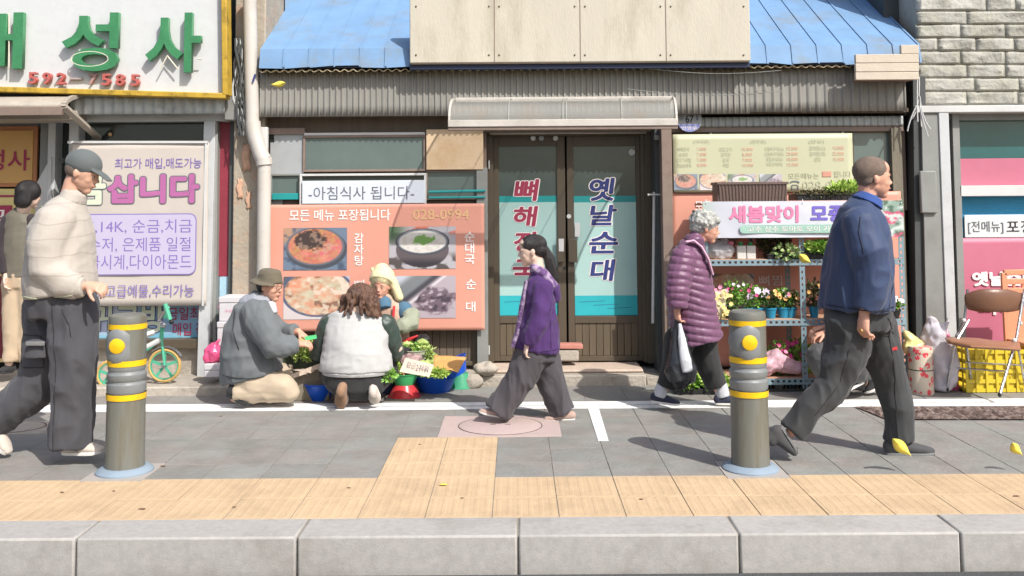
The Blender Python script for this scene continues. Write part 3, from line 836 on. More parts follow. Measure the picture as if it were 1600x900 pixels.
# lower wall
bx(440, 510, 747, 568, YF + .09, .03, 'panel_back', m_brownw, rs)
k = 445
while k < 740:
    bx(k + .35, 515, k + 10.6, 566, YF + .075, .015, 'plank', m_brownw, rs, bevel=.002); k += 11
bx(438, 566, 747, 572, YF + .05, .08, 'bottom_rail', m_bframe, rs)
bx(738, 515, 746, 566, YF + .05, .05, 'plank_post', m_bframe, rs)
bx(405, 312, 440, 590, YF + .03, .1, 'side_wall', m_mgray, rs)

# breakfast sign
s2 = thing('breakfast_sign', 'small white sign lettered in thin grey strokes above the orange banner', 'sign', P(567, 318, YF - .05))
bx(472, 282, 664, 318, YF - .05, .02, 'sign_face', mat('cool white sign', (226, 232, 242), k=.78, rough=.4, var=.02), s2)
txt('-아침식사 됩니다-', 482, 291, 647, 312, YF - .052, m_tgray, s2)

# orange food banner
ow = wr(.005, 2.2, 1)
YO = YF - .055
ob = thing('food_banner', 'large salmon banner with four food photographs and white Korean lettering', 'banner', P(587, 517, YO))
sheet(417, 319, 757, 517, YO, m_salmon, ob, 'banner_vinyl', ow, 60, 36)
yo = YO - .004
txt('모든 메뉴 포장됩니다', 452, 327, 610, 345, yo, m_tprw, ob, off=.012, disp=ow)
txt('028-0994', 645, 327, 733, 343, yo, m_tpry, ob, off=.012, disp=ow)
txt('감\n자\n탕', 553, 364, 568, 415, yo, m_tprw, ob, off=.015, disp=ow)
txt('순\n대\n국', 726, 362, 742, 413, yo, m_tprw, ob, off=.015, disp=ow)
txt('뼈\n찜', 553, 437, 569, 480, yo, m_tprw, ob, off=.015, disp=ow)
txt('순', 728, 436, 744, 452, yo, m_tprw, ob, off=.015, disp=ow)
txt('대', 728, 471, 743, 487, yo, m_tprw, ob, off=.015, disp=ow)
def E2(u, v, cx, cy, rx, ry): return np.sqrt(((u - cx) / rx) ** 2 + ((v - cy) / ry) ** 2)
def food1(u, v):
    n = pn2(u, v, 7, 1); n2 = pn2(u, v, 16, 2)
    c = np.tile(np.array([[120., 138, 160]]), (len(u), 1))
    c = mixc(c, (196, 158, 130), sst(.35, .1, u) * sst(.5, .8, v))
    c = mixc(c, (84, 96, 118), sst(.5, .7, n))
    c = mixc(c, (78, 84, 94), sst(1.02, .99, E2(u, v, .52, .5, .48, .48)))
    c = mixc(c, (116, 118, 128), sst(1.0, .97, E2(u, v, .5, .56, .47, .46)))
    e = E2(u, v, .5, .56, .43, .42)
    stew = np.stack([212 + 70 * (n - .5) + 60 * (pn2(u, v, 30, 21) - .5), 138 + 90 * (n2 - .5), 108 + 80 * (n - .5)], 1)
    w = sst(1.0, .97, e); c = c * (1 - w[:, None]) + stew * w[:, None]
    c = mixc(c, (60, 52, 50), sst(1.0, .7, E2(u, v, .42, .7, .28, .26) + (n2 - .5) * .8) * .9)
    c = mixc(c, (206, 170, 148), sst(.58, .68, pn2(u, v, 13, 5)) * sst(1, .7, E2(u, v, .5, .6, .36, .36)) * .6)
    return c
def food2(u, v):
    n = pn2(u, v, 6, 3); n2 = pn2(u, v, 18, 4)
    c = np.tile(np.array([[196., 192, 198]]), (len(u), 1))
    c = mixc(c, (226, 130, 108), sst(.52, .6, n) * sst(.75, .9, v))
    c = mixc(c, (96, 122, 90), sst(.35, .05, u) * sst(.5, .8, v))
    c = mixc(c, (92, 86, 84), sst(.45, .6, n) * sst(.45, .2, v))
    body = sst(1.0, .98, E2(u, v, .5, .45, .4, .42)) * sst(.66, .6, v)
    c = mixc(c, (104, 94, 98), body)
    c = mixc(c, (58, 54, 60), body * sst(.3, .1, v))
    c = mixc(c, (82, 84, 90), sst(1.0, .98, E2(u, v, .5, .64, .41, .32)))
    c = mixc(c, (140, 146, 156), sst(1.0, .98, E2(u, v, .5, .65, .385, .29)))
    c = mixc(c, (236, 232, 226), sst(1.0, .97, E2(u, v, .5, .64, .36, .265)))
    c = mixc(c, (208, 200, 190), sst(.55, .7, n2) * sst(1.0, .9, E2(u, v, .5, .64, .34, .25)) * .5)
    c = mixc(c, (128, 176, 92), sst(1.0, .7, E2(u, v, .52, .68, .19, .12) + (n2 - .5) * 1.1))
    return c
def food3(u, v):
    n = pn2(u, v, 5, 7); n2 = pn2(u, v, 15, 8)
    c = np.tile(np.array([[232., 222, 222]]), (len(u), 1))
    c = mixc(c, (98, 102, 116), sst(.3, .1, u) * sst(.55, .7, v))
    c = mixc(c, (198, 206, 224), sst(.75, .95, u) * sst(.6, .8, v))
    e = E2(u, v, .52, .62, .55, .56)
    w = sst(1.02, 1.0, e)
    c = mixc(c, (92, 104, 132), w)
    meat = np.stack([226 + 50 * (n - .5), 190 + 110 * (n2 - .5), 160 + 120 * (n2 - .5)], 1)
    w = sst(.95, .91, e + (n2 - .5) * .05); c = c * (1 - w[:, None]) + meat * w[:, None]
    c = mixc(c, (128, 92, 74), sst(.56, .68, pn2(u, v * .7, 9, 9)) * w * .7)
    c = mixc(c, (252, 232, 214), sst(.58, .7, pn2(u, v, 7, 12)) * w * .8)
    return c
def food4(u, v):
    n = pn2(u, v, 6, 10); n2 = pn2(u, v, 14, 11)
    c = np.tile(np.array([[198., 186, 194]]), (len(u), 1))
    c = mixc(c, (206, 212, 226), sst(.4, .1, u) * sst(.4, .8, v))
    d = v - (.25 + u * 1.1)
    c = mixc(c, (136, 142, 146), sst(-.05, .1, d))
    c = mixc(c, (214, 222, 236), sst(.35, .6, d))
    c = mixc(c, (78, 78, 86), sst(.13, .02, np.abs(d + .0)))
    c = mixc(c, (232, 226, 232), sst(.05, .02, np.abs(d + .16)))
    w = sst(1.0, .8, E2(u, v, .66, .42, .36, .36) + (n - .5) * .8)
    c = mixc(c, (124, 106, 118), w)
    c = mixc(c, (206, 192, 202), sst(.52, .66, n2) * w * .9)
    c = mixc(c, (64, 54, 66), sst(.42, .32, n2) * w * .7)
    return c
for (x0, y0, x1, y1, fn) in ((443, 356, 542, 422, food1), (608, 354, 712, 420, food2), (443, 432, 546, 499, food3), (618, 431, 712, 497, food4)):
    pic(x0, y0, x1, y1, yo, fn, ob, 110, 76, 'food_photo', ow)

# ------------------------------------------------------------------ door canopy
cn = thing('door_canopy', 'milky curved plastic canopy over the restaurant doors', 'canopy', P(880, 170, YG))
Yc0, Yc1 = YG - .02, YG - .62
zT, zB = P(880, 157, Yc0).z, P(880, 189, Yc1).z
xl0, xr0 = P(712, 165, Yc0).x, P(1050, 165, Yc0).x
xl1, xr1 = P(702, 190, Yc1).x, P(1057, 190, Yc1).x
mb = M()
def cf(u, v):
    a = v * math.pi / 2
    Y = Yc0 - (Yc0 - Yc1) * math.sin(a) ** .9
    z = zT - (zT - zB) * (1 - math.cos(a))
    t = (Yc0 - Y) / (Yc0 - Yc1)
    return ((xl0 + (xl1 - xl0) * t) * (1 - u) + (xr0 + (xr1 - xr0) * t) * u, Y, z)
mb.grid(cf, 12, 14); mb.put('canopy_sheet', m_poly, cn)
for u in (0, .26, .5, .515, .76, 1):
    mb = M(); pts = [Vector(cf(u, k / 10)) + Vector((0, -.006, .006)) for k in range(11)]
    for a, b in zip(pts, pts[1:]): mb.bar(a, b, .012 if u in (0, 1) else .006, .016 if u in (0, 1) else .01, (1, 0, 0))
    mb.put('canopy_rib', m_polyf if u in (0, 1) else m_poly, cn)
M().bar(Vector((xl1 - .01, Yc1, zB - .015)), Vector((xr1 + .01, Yc1, zB - .015)), .055, .03).put('front_gutter', m_polyf, cn, bevel=.004)
M().bar(Vector((xl1 - .01, Yc1 + .01, zB - .055)), Vector((xr1 + .01, Yc1 + .01, zB - .055)), .03, .03).put('gutter_lip', m_taupe, cn, bevel=.004)
M().bar(Vector((xl0, Yc0, zT + .01)), Vector((xr0, Yc0, zT + .01)), .04, .03).put('back_rail', m_polyf, cn, bevel=.004)
M().bar(P(933, 197, Yc1 + .1), P(962, 197, Yc1 + .1), .035, .03).put('small_bracket', m_taupe, cn)

# ------------------------------------------------------------------ doors
dr = thing('double_door', 'bronze framed double glass door with Korean brush lettering', 'door', P(887, 563, YD))
bx(757, 205, 771, 566, YD - .04, .14, 'door_jamb', m_bframe, dr)
bx(1003, 205, 1018, 566, YD - .04, .14, 'door_jamb', m_bframe, dr)
bx(757, 196, 1018, 212, YD - .045, .15, 'door_head', m_bframe, dr)
bx(765, 197, 1010, 209, YD - .10, .05, 'lit_wall_strip', m_polyf, dr)  # pale strip painted for the wall lit through the canopy
def leaf(x0, x1, chars, m):
    f = M(); Y = YD
    a, b, c, d = rect(x0, 212, x1, 564, Y); s = Y / FPX
    gx0, gx1 = (x0 + 9, x1 - 13) if x0 < 800 else (x0 + 10, x1 - 8)
    ga, gb, gc, gd = rect(gx0, 228, gx1, 494, Y)
    pc_, pd_ = rect(gx0, 505, gx1, 556, Y)[2:]
    f.box(a, ga, Y, Y + .045, c, d).box(gb, b, Y, Y + .045, c, d).box(ga, gb, Y + .001, Y + .044, gd, d)
    f.box(ga, gb, Y + .001, Y + .044, pd_, gc).box(ga, gb, Y + .001, Y + .044, c, pc_)
    f.put('door_frame', m_bframe, dr, bevel=.003)
    M().box(ga, gb, Y + .02, Y + .028, gc, gd).put('door_glass', m_doorg, dr)
    n_ = 9
    for i in range(n_):
        w = (gb - ga) / n_
        M().box(ga + i * w + .0015, ga + (i + 1) * w - .0015, Y + .012, Y + .03, pc_, pd_).put('plank', m_bplank, dr, bevel=.003)
    yy = Y + .0185
    for (p0, p1, mm) in ((306, 316, m_cyan2), (316, 462, m_frost), (462, 493, m_cyan)):
        A, B, C_, D = rect(gx0, p0, gx1, p1, Y)
        M().box(ga + .002, gb - .002, yy, yy + .0012, max(C_, gc), D).put('window_film', mm, dr)
    for ch, (x, y, w, h) in chars:
        txt(ch, x, y, x + w, y + h, Y + .016, m, dr, off=.028, outline=(.035, m_tprw), shear=.12)
    # thin water lines on the cyan film
    for k in range(3):
        u0 = gx0 + 8 + k * 22
        M().bar(P(u0, 472 + 5 * k, Y + .018), P(u0 + 40, 470 + 5 * k, Y + .018), .003, .001).put('film_line', m_tnavy, dr)
leaf(771, 884, [('뼈', (803, 280, 40, 34)), ('해', (803, 322, 38, 32)), ('장', (803, 362, 40, 32)), ('국', (801, 405, 40, 34))], m_tcrim)
leaf(887, 1003, [('옛', (921, 278, 40, 36)), ('날', (922, 320, 42, 32)), ('순', (920, 362, 46, 34)), ('대', (922, 405, 40, 34))], m_tnavy)
for (x0, x1) in ((870, 882), (888, 902)):
    a, b, c, d = rect(x0, 373, x1, 410, YD - .03)
    M().box(a, b, YD - .035, YD - .02, c, d).put('pull_handle', m_bframe, dr, bevel=.005)
    M().box((a + b) / 2 - .01, (a + b) / 2 + .01, YD - .02, YD + .002, c + .02, c + .04).box((a + b) / 2 - .01, (a + b) / 2 + .01, YD - .02, YD + .002, d - .04, d - .02).put('handle_stud', m_bframe, dr)
bx(873, 373, 881, 393, YD - .039, .003, 'paper_notice', m_white, dr)
bx(898, 348, 906, 370, YD - .004, .003, 'paper_notice', m_white, dr)
for (x, y, r, mm) in ((987, 238, 5, m_white), (889, 338, 3.5, m_white), (833, 216, 4, m_white), (846, 216, 4, m_gsheet), (868, 216, 4, m_white), (882, 419, 2.5, m_black)):
    M().lathe([(0, -.004), (r / FPX * YD, -.004), (r / FPX * YD, .002)], P(x, y, YD - (.02 if y < 230 and y != 238 else .001)), 16, Matrix.Rotation(R(-90), 3, 'X')).put('round_sticker' if r > 3 else 'keyhole', mm, dr)
for y in (250, 540): M().rod(P(764, y, YD - .05), P(764, y + 14, YD - .05), .007).put('hinge', m_lgray, dr)
# side wall between doors and menu board
sw = thing('entrance_side_wall', 'taupe post and dark glazed wing wall right of the doors', 'wall', P(1030, 570, YF))
bx(1010, 196, 1024, 568, YD - .08, .18, 'inner_post', m_bframe, sw)
M().box(P(1034, 300, YF - .22).x, P(1050, 300, YF - .22).x, YF - .25, YF + .3, 0, P(1040, 200, YF).z).put('outer_post', m_taupe, sw, bevel=.004)
M().box(P(1024, 300, YF - .1).x, P(1035, 300, YF - .1).x, YF - .12, YF + .2, .08, P(1040, 200, YF).z).put('dark_glazing', m_dgray, sw)
M().rod(P(1022, 300, YF - .1), P(1020, 505, YF - .1), .012).put('thin_pipe', m_white, sw)
M().bar(P(1012, 304, YF - .12), P(1033, 304, YF - .12), .014, .014).put('pipe_clip', m_white, sw)
M().obox(P(1026, 215, YF - .15), (.02, .02, .02)).put('switch_box', m_mgray, sw)
# little pink board on a stone, door stop
ds = thing('board_on_stone', 'pinkish board lying across a grey stone at the foot of the doors', 'doorstop', P(880, 563, YD - .15))
M().obox(P(880, 540, YD - .12), (.165, .07, .018), (0, .01, 0)).put('board', mat('pink painted board', (222, 150, 134), k=.7, var=.1), ds, bevel=.005)
M().obox(P(884, 554, YD - .12), (.11, .06, .05)).put('stone', m_conc, ds, bevel=.015)
# ================================================================== MENU WALL (right part of the restaurant)
bx(1035, 204, 1416, 330, YF + .09, .03, 'upper_wall', m_taupe, rs)
bx(1035, 300, 1418, 585, YF + .06, .08, 'lower_wall', m_brownw, rs)
window(1332, 204, 1401, 300, YF + .02, m_bframe, m_glassw, rs, w=3)
bx(1399, 200, 1415, 585, YF - .02, .08, 'end_post', mat('weathered olive post', (150, 142, 124), k=.66, rough=.8, var=.15, vs=5, bump=.3, dirt=(96, 90, 78), dirt_amt=.6, stretch=(1, 1, .3)), rs)
window(1110, 201, 1320, 300, YF + .01, m_white, m_glassd, rs, w=3.5)
ab = thing('address_plate', 'round grey address plate with number 67 above a blue strip', 'sign', P(1077, 188, YF - .06))
RX = Matrix.Rotation(R(-90), 3, 'X')
ra = 19.5 / FPX * YF
M().lathe([(0, .0), (ra, .0), (ra, .012), (0, .012)], P(1077, 187, YF - .06), 40, Matrix.Rotation(R(90), 3, 'X')).put('plate', mat('grey enamel plate', (176, 180, 180), k=.7, rough=.4, var=.08), ab)
v = []
cc = P(1077, 187, YF - .0745)
for k in range(13):
    a = R(202 + 136 * k / 12); v.append(cc + Vector((ra * .97 * math.cos(a), 0, ra * .97 * math.sin(a))))
M().add(v, [tuple(range(len(v)))]).put('blue_strip', mat('periwinkle enamel', (150, 158, 214), k=.75), ab, smooth=False)
txt('67', 1071, 180, 1084, 192, YF - .0755, m_tblack, ab, off=.02)
txt('중', 1061, 181, 1068, 188, YF - .0755, m_tgray, ab)
txt('1', 1088, 180, 1091, 188, YF - .0755, m_tgray, ab)
txt('번영로', 1065, 197, 1089, 203, YF - .0765, m_tprw, ab)
YM = YF - .07
mn = thing('menu_board', 'pale yellow menu board with price columns and small food pictures', 'sign', P(1192, 300, YM))
sheet(1052, 209, 1333, 300, YM, m_menu, mn, 'board_face', wr(.002, 1.5, 6), 30, 10, .01)
ym = YM - .004
for (w, x) in (('(식사류)', 1084), ('(안주류)', 1173), ('(탕류)', 1264)): txt(w, x, 218, x + 24, 225, ym, m_tmg, mn)
txt('뼈해장국\n순대국\n살코기국밥\n옛날순대국', 1056, 230, 1080, 262, ym, m_tmg, mn, line=1.15)
txt('7,000\n7,000\n7,000\n8,000', 1089, 230, 1104, 261, ym, m_tmr, mn, line=1.15)
txt('모듬고기\n감자전\n순대\n국밥', 1124, 230, 1144, 261, ym, m_tmg, mn, line=1.15)
txt('15,000\n8,000\n7,000\n10,000', 1160, 230, 1177, 261, ym, m_tmr, mn, line=1.15)
txt('오돌뼈구이(소)\n오돌뼈구이(대)\n모듬순대(소)\n모듬순대(대)', 1195, 229, 1225, 260, ym, m_tmg, mn, line=1.15)
txt('15,000\n20,000\n10,000\n15,000', 1229, 229, 1247, 260, ym, m_tmr, mn, line=1.15)
txt('감자탕(소)\n감자탕(대)\n곱창', 1265, 228, 1290, 252, ym, m_tmg, mn, line=1.15)
txt('15,000\n25,000\n15,000', 1301, 228, 1319, 252, ym, m_tmr, mn, line=1.15)
txt('모든메뉴는', 1232, 270, 1280, 279, ym, m_tmg, mn)
bx(1285, 268, 1299, 276, ym, .003, 'red_stamp', mat('faded red stamp', (222, 160, 140), k=.75), mn, bevel=0)
txt('포장', 1287, 269, 1298, 275, ym - .001, m_tmr, mn)
txt('됩니다', 1303, 267, 1330, 277, ym, m_tmg, mn)
txt('028-0994', 1254, 283, 1330, 297, ym, m_tmg, mn)
mb = M(); q = P(1242, 291, ym)
mb.tube([(q + Vector((-.04, 0, .03)), .006, .001), (q + Vector((-.02, 0, .042)), .006, .001), (q + Vector((.02, 0, .042)), .006, .001), (q + Vector((.04, 0, .03)), .006, .001)], 6)
mb.box(q.x - .03, q.x + .03, q.y - .001, q.y, q.z - .03, q.z - .022).box(q.x - .03, q.x - .022, q.y - .001, q.y, q.z - .03, q.z + .01).box(q.x + .022, q.x + .03, q.y - .001, q.y, q.z - .03, q.z + .01).box(q.x - .022, q.x + .022, q.y - .001, q.y, q.z + .008, q.z + .014)
mb.put('telephone_symbol', m_tgray, mn)
def pale(fn):
    def g(u, v): c = fn(u, v); return c * .75 + 60
    return g
for (x0, x1, fn) in ((1053, 1090, food1), (1093, 1134, food3), (1138, 1182, food2), (1187, 1222, food4)):
    pic(x0, 272, x1, 297, ym, pale(fn), mn, 50, 34, 'food_photo')
o2 = thing('food_banner', 'salmon banner partly hidden behind the flower rack', 'banner', P(1230, 560, YF))
sheet(1052, 300, 1412, 572, YF - .045, m_salmon, o2, 'banner_vinyl', wr(.004, 2, 9), 50, 36)
txt('모든', 1086, 314, 1112, 330, YF - .056, m_tprw, o2, off=.01)
pic(1106, 356, 1176, 410, YF - .058, food1, o2, 50, 36, 'food_photo')
pic(1110, 428, 1178, 480, YF - .058, food3, o2, 50, 36, 'food_photo')
txt('뼈찜', 1186, 430, 1222, 446, YF - .058, m_tprw, o2)

# ================================================================== RIGHT SHOP
rsx = thing('pink_shop', 'grey framed shop front with pink and blue vinyl under a stone block wall', 'shop', P(1510, 600, YF))
Xa = P(1416, 300, YF).x
M().box(Xa, 9.5, YF + .36, YF + 1.8, 0, 4.6).put('wall', m_dgray, rsx)
bx(1412, 165, 1428, 600, YF + .16, .2, 'gap_shade_strip', m_black, rsx)  # black strip standing in for the shade in the gap between the buildings
M().bar(P(1431, 120, YF + .02), P(1437, 605, YF + .02), .11, .14).put('dark_pilaster', m_dgray, rsx, bevel=.004)
M().bar(P(1449, 176, YF + .0), P(1459, 605, YF + .0), .17, .16).put('grey_pilaster', m_mgray, rsx, bevel=.004)
M().bar(P(1471, 176, YF - .05), P(1487, 612, YF - .05), .085, .09).put('white_post', m_lgray, rsx, bevel=.006)
M().bar(P(1489, 176, YF + .05), P(1503, 612, YF + .05), .06, .1).put('frame_post', m_mgray, rsx, bevel=.003)
bx(1431, 164, 1760, 175, YF - .10, .35, 'white_band', m_white, rsx, bevel=.006)
bx(1431, 175, 1760, 187, YF + .03, .3, 'head_rail', m_mgray, rsx)
M().obox(P(1450, 300, YF - .09), (.07, .02, .18)).put('small_box', m_mgray, rsx, bevel=.01)
bx(1499, 186, 1760, 247, YF + .12, .02, 'upper_glass', mat('teal shop glass', (60, 128, 130), k=.5, rough=.12, var=.12, vs=2, bump=.02, spec=.6), rsx)
bx(1498, 247, 1760, 289, YF + .11, .02, 'pink_panel', m_pinkb, rsx)
bx(1500, 289, 1760, 306, YF + .0, .14, 'ledge', m_white, rsx, bevel=.004)
bx(1501, 306, 1760, 372, YF + .12, .02, 'blue_panel', m_bluev, rsx)
lb = thing('takeout_notice', 'white strip notice with thin grey lettering on blue glass', 'sign', P(1560, 370, YF + .1))
slab((P(1507, 336, YF + .09), P(1700, 334, YF + .09), P(1700, 370, YF + .09), P(1508, 371, YF + .09)), .015, 'notice_face', mat('white notice card', (234, 236, 234), k=.8, rough=.5, var=.01, bump=0), lb, .002)
txt('[전메뉴]', 1513, 345, 1568, 365, YF + .085, m_tgray, lb)
txt('포장', 1573, 344, 1616, 364, YF + .085, m_tblack, lb)
pb = thing('pink_banner', 'pink vinyl banner with white lettering behind the folding chair', 'banner', P(1560, 590, YF + .08))
pw = wr(.006, 2.5, 3)
sheet(1503, 371, 1760, 590, YF + .07, m_pinkb, pb, 'banner_vinyl', pw)
txt('옛날순대국', 1519, 424, 1650, 447, YF + .06, m_tprw, pb, off=.05, disp=pw)
txt('뼈해장국', 1530, 470, 1650, 492, YF + .06, m_tprw, pb, off=.03, disp=pw)
# split face stone wall above
sw2 = thing('stone_block_wall', 'rough split face stone block wall above the pink shop', 'wall', P(1520, 165, YF - .04))
M().box(P(1432, 100, YF).x + .01, 9.5, YF + .0, YF + .36, P(1500, 164, YF).z, 4.6).put('mortar', m_conc, sw2)
rows = [(164, 143), (143, 122), (122, 101), (101, 80), (80, 59), (59, 38), (38, 17), (17, -4), (-4, -25)]
random.seed(3)
for ri, (yb_, yt) in enumerate(rows):
    x = 1432
    while x < 1700:
        w = random.choice((46, 92, 110, 70)) if ri % 2 else random.choice((34, 80, 120, 60))
        A, B, Cz, D = rect(x + .4, yt + .4, x + w - .4, yb_ - .4, YF - .03)
        mb = M(); nx_, nz_ = max(6, w // 7), 6; sd = random.random() * 50
        def fn(u, v):
            X = A + (B - A) * u; Z = Cz + (D - Cz) * v
            e = min(u * w / 20, (1 - u) * w / 20, v, 1 - v) * 6
            q = np.array([[X * 9 + sd, Z * 16, sd]])
            h = (float(pn(q)[0]) - .3) * .05 + (float(pn(q * 2.7)[0]) - .5) * .025
            return (X, YF - .004 - min(1, e * 1.4) * max(0.004, .012 + h * .5), Z)
        mb.grid(fn, nx_, nz_)
        n0 = len(mb.v)
        mb.put('stone_block', m_stone, sw2, ang=25, solid=.01)
        x += w
# beige slatted panel
bp_ = thing('slatted_panel', 'beige horizontal slatted panel at the roof corner', 'panel', P(1385, 125, YF - .2))
for k, (a, b) in enumerate(((70, 84), (84.6, 98), (98.6, 112), (112.6, 124.5))):
    bx(1337 if b > 90 else 1408, a, 1436, b, YF - .36, .04, 'slat', mat('beige siding slat', (226, 212, 192), k=.72, rough=.55, var=.05), bp_, bevel=.004)
bx(1345, 108, 1432, 124, YF - .32, .3, 'panel_core', m_taupe, bp_)
wr_ = thing('loose_cables', 'pale loose cables dangling at the corner of the stone wall', 'cable', P(1440, 200, YF - .2))
for k, (xa_, ya_, xb_, yb_, xc_, yc_) in enumerate(((1436, 120, 1438, 168, 1425, 186), (1437, 150, 1440, 185, 1454, 202), (1438, 160, 1438, 180, 1440, 198), (1437, 165, 1442, 190, 1450, 213), (1434, 110, 1432, 150, 1434, 190), (1432, 165, 1420, 190, 1418, 205))):
    pts = []
    for j in range(9):
        t = j / 8; x = (1 - t) ** 2 * xa_ + 2 * t * (1 - t) * xb_ + t * t * xc_; y = (1 - t) ** 2 * ya_ + 2 * t * (1 - t) * yb_ + t * t * yc_
        pts.append((P(x, y, YF - .16 - .01 * k), .006, .006))
    M().tube(pts, 6).put('cable', m_white if k % 2 == 0 else m_lgray, wr_)
wr2 = thing('sagging_wire', 'thin wires sagging across the brown siding above the menu board', 'cable', P(1150, 150, YG - .05))
for (xa_, ya_, sag, xb_, yb_) in ((1020, 108, 10, 1220, 110), (980, 139, 14, 1225, 142)):
    pts = [(P(xa_ + (xb_ - xa_) * j / 12, ya_ + (yb_ - ya_) * j / 12 + sag * math.sin(j / 12 * math.pi) * .6, YG - .12), .003, .003) for j in range(13)]
    M().tube(pts, 5).put('wire', m_mgray, wr2)

# ================================================================== BOLLARDS
m_bol = mat('olive grey bollard plastic', (140, 141, 132), k=.58, rough=.4, var=.14, vs=5, bump=.06, stretch=(3, 3, .35), dirt=(120, 104, 74), dirt_amt=.75, dirt_s=3)
m_bolg = mat('grey bollard rubber', (150, 154, 154), k=.62, rough=.45, var=.08, vs=6, bump=.08)
m_boly = mat('yellow reflective band', (250, 202, 30), k=.8, rough=.35, var=.06, vs=12, bump=.03, dirt=(180, 150, 70), dirt_amt=.5, dirt_s=14)
m_bbase = mat('blue grey base flange', (160, 178, 194), k=.66, rough=.5, var=.08)
def bollard(px, py, label, h=.95, r=.106, lean=0):
    g_ = G(px, py)
    b = thing('bollard', label, 'bollard', g_, 'pavement bollards')
    s = FPX / g_.y
    c = g_
    M().lathe([(0, .0), (r * 1.48, 0.0000), (r * 1.48, 0.0120), (r * 1.25, 0.0300), (r * 1.02, 0.0340)], c, 36).put('base_flange', m_bbase, b)
    M().lathe([(r * 1.02, 0.0200), (r * 1.0, 0.0561), (r * .98, 0.4114)], c, 36).put('lower_tube', m_bol, b)
    M().lathe([(r * 1.02, 0.4114), (r * 1.03, 0.4441)], c, 36).put('yellow_band', m_boly, b)
    M().lathe([(r * .96, 0.4441), (r * 1.01, 0.4582), (r * 1.0, 0.4956), (r * .93, 0.5049), (r * .92, 0.5124), (r * 1.0, 0.5236), (r * 1.01, 0.5516), (r * .93, 0.5629), (r * .92, 0.5704), (r * .97, 0.5797), (r * .96, 0.5984)], c, 36).put('rubber_ribs', m_bolg, b)
    M().lathe([(r * .99, 0.5984), (r * 1.0, 0.6311)], c, 36).put('yellow_band', m_boly, b)
    M().lathe([(r * .97, 0.6311), (r * .97, 0.8041)], c, 36).put('grey_collar', m_bol, b)
    M().lathe([(r * .985, 0.8041), (r * .985, 0.8340)], c, 36).put('yellow_band', m_boly, b)
    M().lathe([(r * .97, 0.8340), (r * .98, 0.8602), (r * .93, 0.8770), (r * .8, 0.8845), (r * .7, 0.8789), (0, .881)], c, 36).put('cap', m_bol, b)
    q = Matrix.Rotation(R(90), 3, 'X')
    cc = c + Vector((-.015, -r * .95, .715))
    # grey boss: a disc pressed on the tube and the yellow reflector in it
    mb = M(); 
    for k in range(5):
        rr0 = [.088, .084, .07, .045, 0.0][k]
    prof = [(.099, -.035), (.097, .0), (.085, .008), (.05, .012), (0, .012)]
    v = []; f = []; seg = 32
    for (rr, zz) in prof:
        for j in range(seg):
            a = 2 * math.pi * j / seg; X = rr * math.cos(a); Z = rr * math.sin(a) * 1.0
            yy = -math.sqrt(max(1e-4, (r * .97) ** 2 - min(X * X, (r * .955) ** 2)))
            v.append((c.x - .012 + X, c.y + yy - zz, c.z + .715 + Z))
    for i in range(len(prof) - 1):
        for j in range(seg):
            a = i * seg + j; b2 = i * seg + (j + 1) % seg; f.append((a, b2, b2 + seg, a + seg))
    M().add(v, f).put('grey_boss', m_bolg, b)
    M().lathe([(0, -.01), (.044, -.01), (.042, .006), (.03, .011), (0, .013)], c + Vector((-.015, -r * .97 - .008, .718)), 28, q).put('reflector', m_boly, b)
    return b
m_mort = mat('white mortar patch', (206, 198, 190), k=.58, rough=.85, var=.08)
for (px, py, lab) in ((195, 737, 'ribbed grey bollard with yellow bands on the left, before the little bicycle'), (1173, 733, 'ribbed grey bollard with yellow bands on the right, before the flower rack')):
    b = bollard(px, py, lab)
    g_ = G(px, py)
    v = [Vector((g_.x - .17, g_.y - .19, .004)), Vector((g_.x + .17, g_.y - .19, .004)), Vector((g_.x + .17, g_.y + .16, .004)), Vector((g_.x - .17, g_.y + .16, .004))]
    M().add(v + [a - Vector((0, 0, .01)) for a in v], [(0, 1, 2, 3), (0, 4, 5, 1), (1, 5, 6, 2), (2, 6, 7, 3), (3, 7, 4, 0)]).put('mortar_pad', m_mort, b)

# ================================================================== KIDS BICYCLE
m_mint = mat('mint green paint', (96, 196, 160), k=.7, rough=.35, var=.04, bump=.02)
m_tyre = mat('tan tyre rubber', (222, 184, 112), k=.7, rough=.7, var=.06)
m_chrome = mat('worn chrome', (206, 206, 210), k=.7, rough=.25, metal=.8, var=.06)
yb2 = 7.86; sB = FPX / yb2
bk = thing('childrens_bicycle', 'small mint green children\'s bicycle with tan tyres against the jewellery shop', 'bicycle', P(218, 597, yb2))
def bp(x, y, d=0): return P(x, y, yb2 + d)
QX = Matrix.Rotation(R(90), 3, 'X')
def wheel(x, y, rp):
    c = bp(x, y); r = rp / sB
    w = M(); pts = [(c + Vector((math.cos(a * math.pi / 18) * (r - .013), 0, math.sin(a * math.pi / 18) * (r - .013))), .013, .016) for a in range(37)]
    w.tube(pts, 8); t = w.put('wheel', m_tyre, bk)
    M().tube([(c + Vector((math.cos(a * math.pi / 18) * (r - .028), 0, math.sin(a * math.pi / 18) * (r - .028))), .006, .012) for a in range(37)], 6).put('rim', m_mint, t)
    sp = M()
    for k in range(5):
        a = k * 2 * math.pi / 5 + .3
        sp.bar(c, c + Vector((math.cos(a) * (r - .03), 0, math.sin(a) * (r - .03))), .022, .008)
    sp.put('spokes', m_mint, t)
    M().lathe([(0, -.03), (.018, -.03), (.018, .03), (0, .03)], c, 12, QX).put('hub', m_chrome, t)
wheel(257, 571, 26); wheel(172, 585, 22)
M().rod(bp(252, 524), bp(257, 571, -.035), .011).rod(bp(252, 524), bp(257, 571, .035), .011).put('fork', m_mint, bk)
M().rod(bp(254, 506), bp(252, 530), .018).put('head_tube', m_mint, bk)
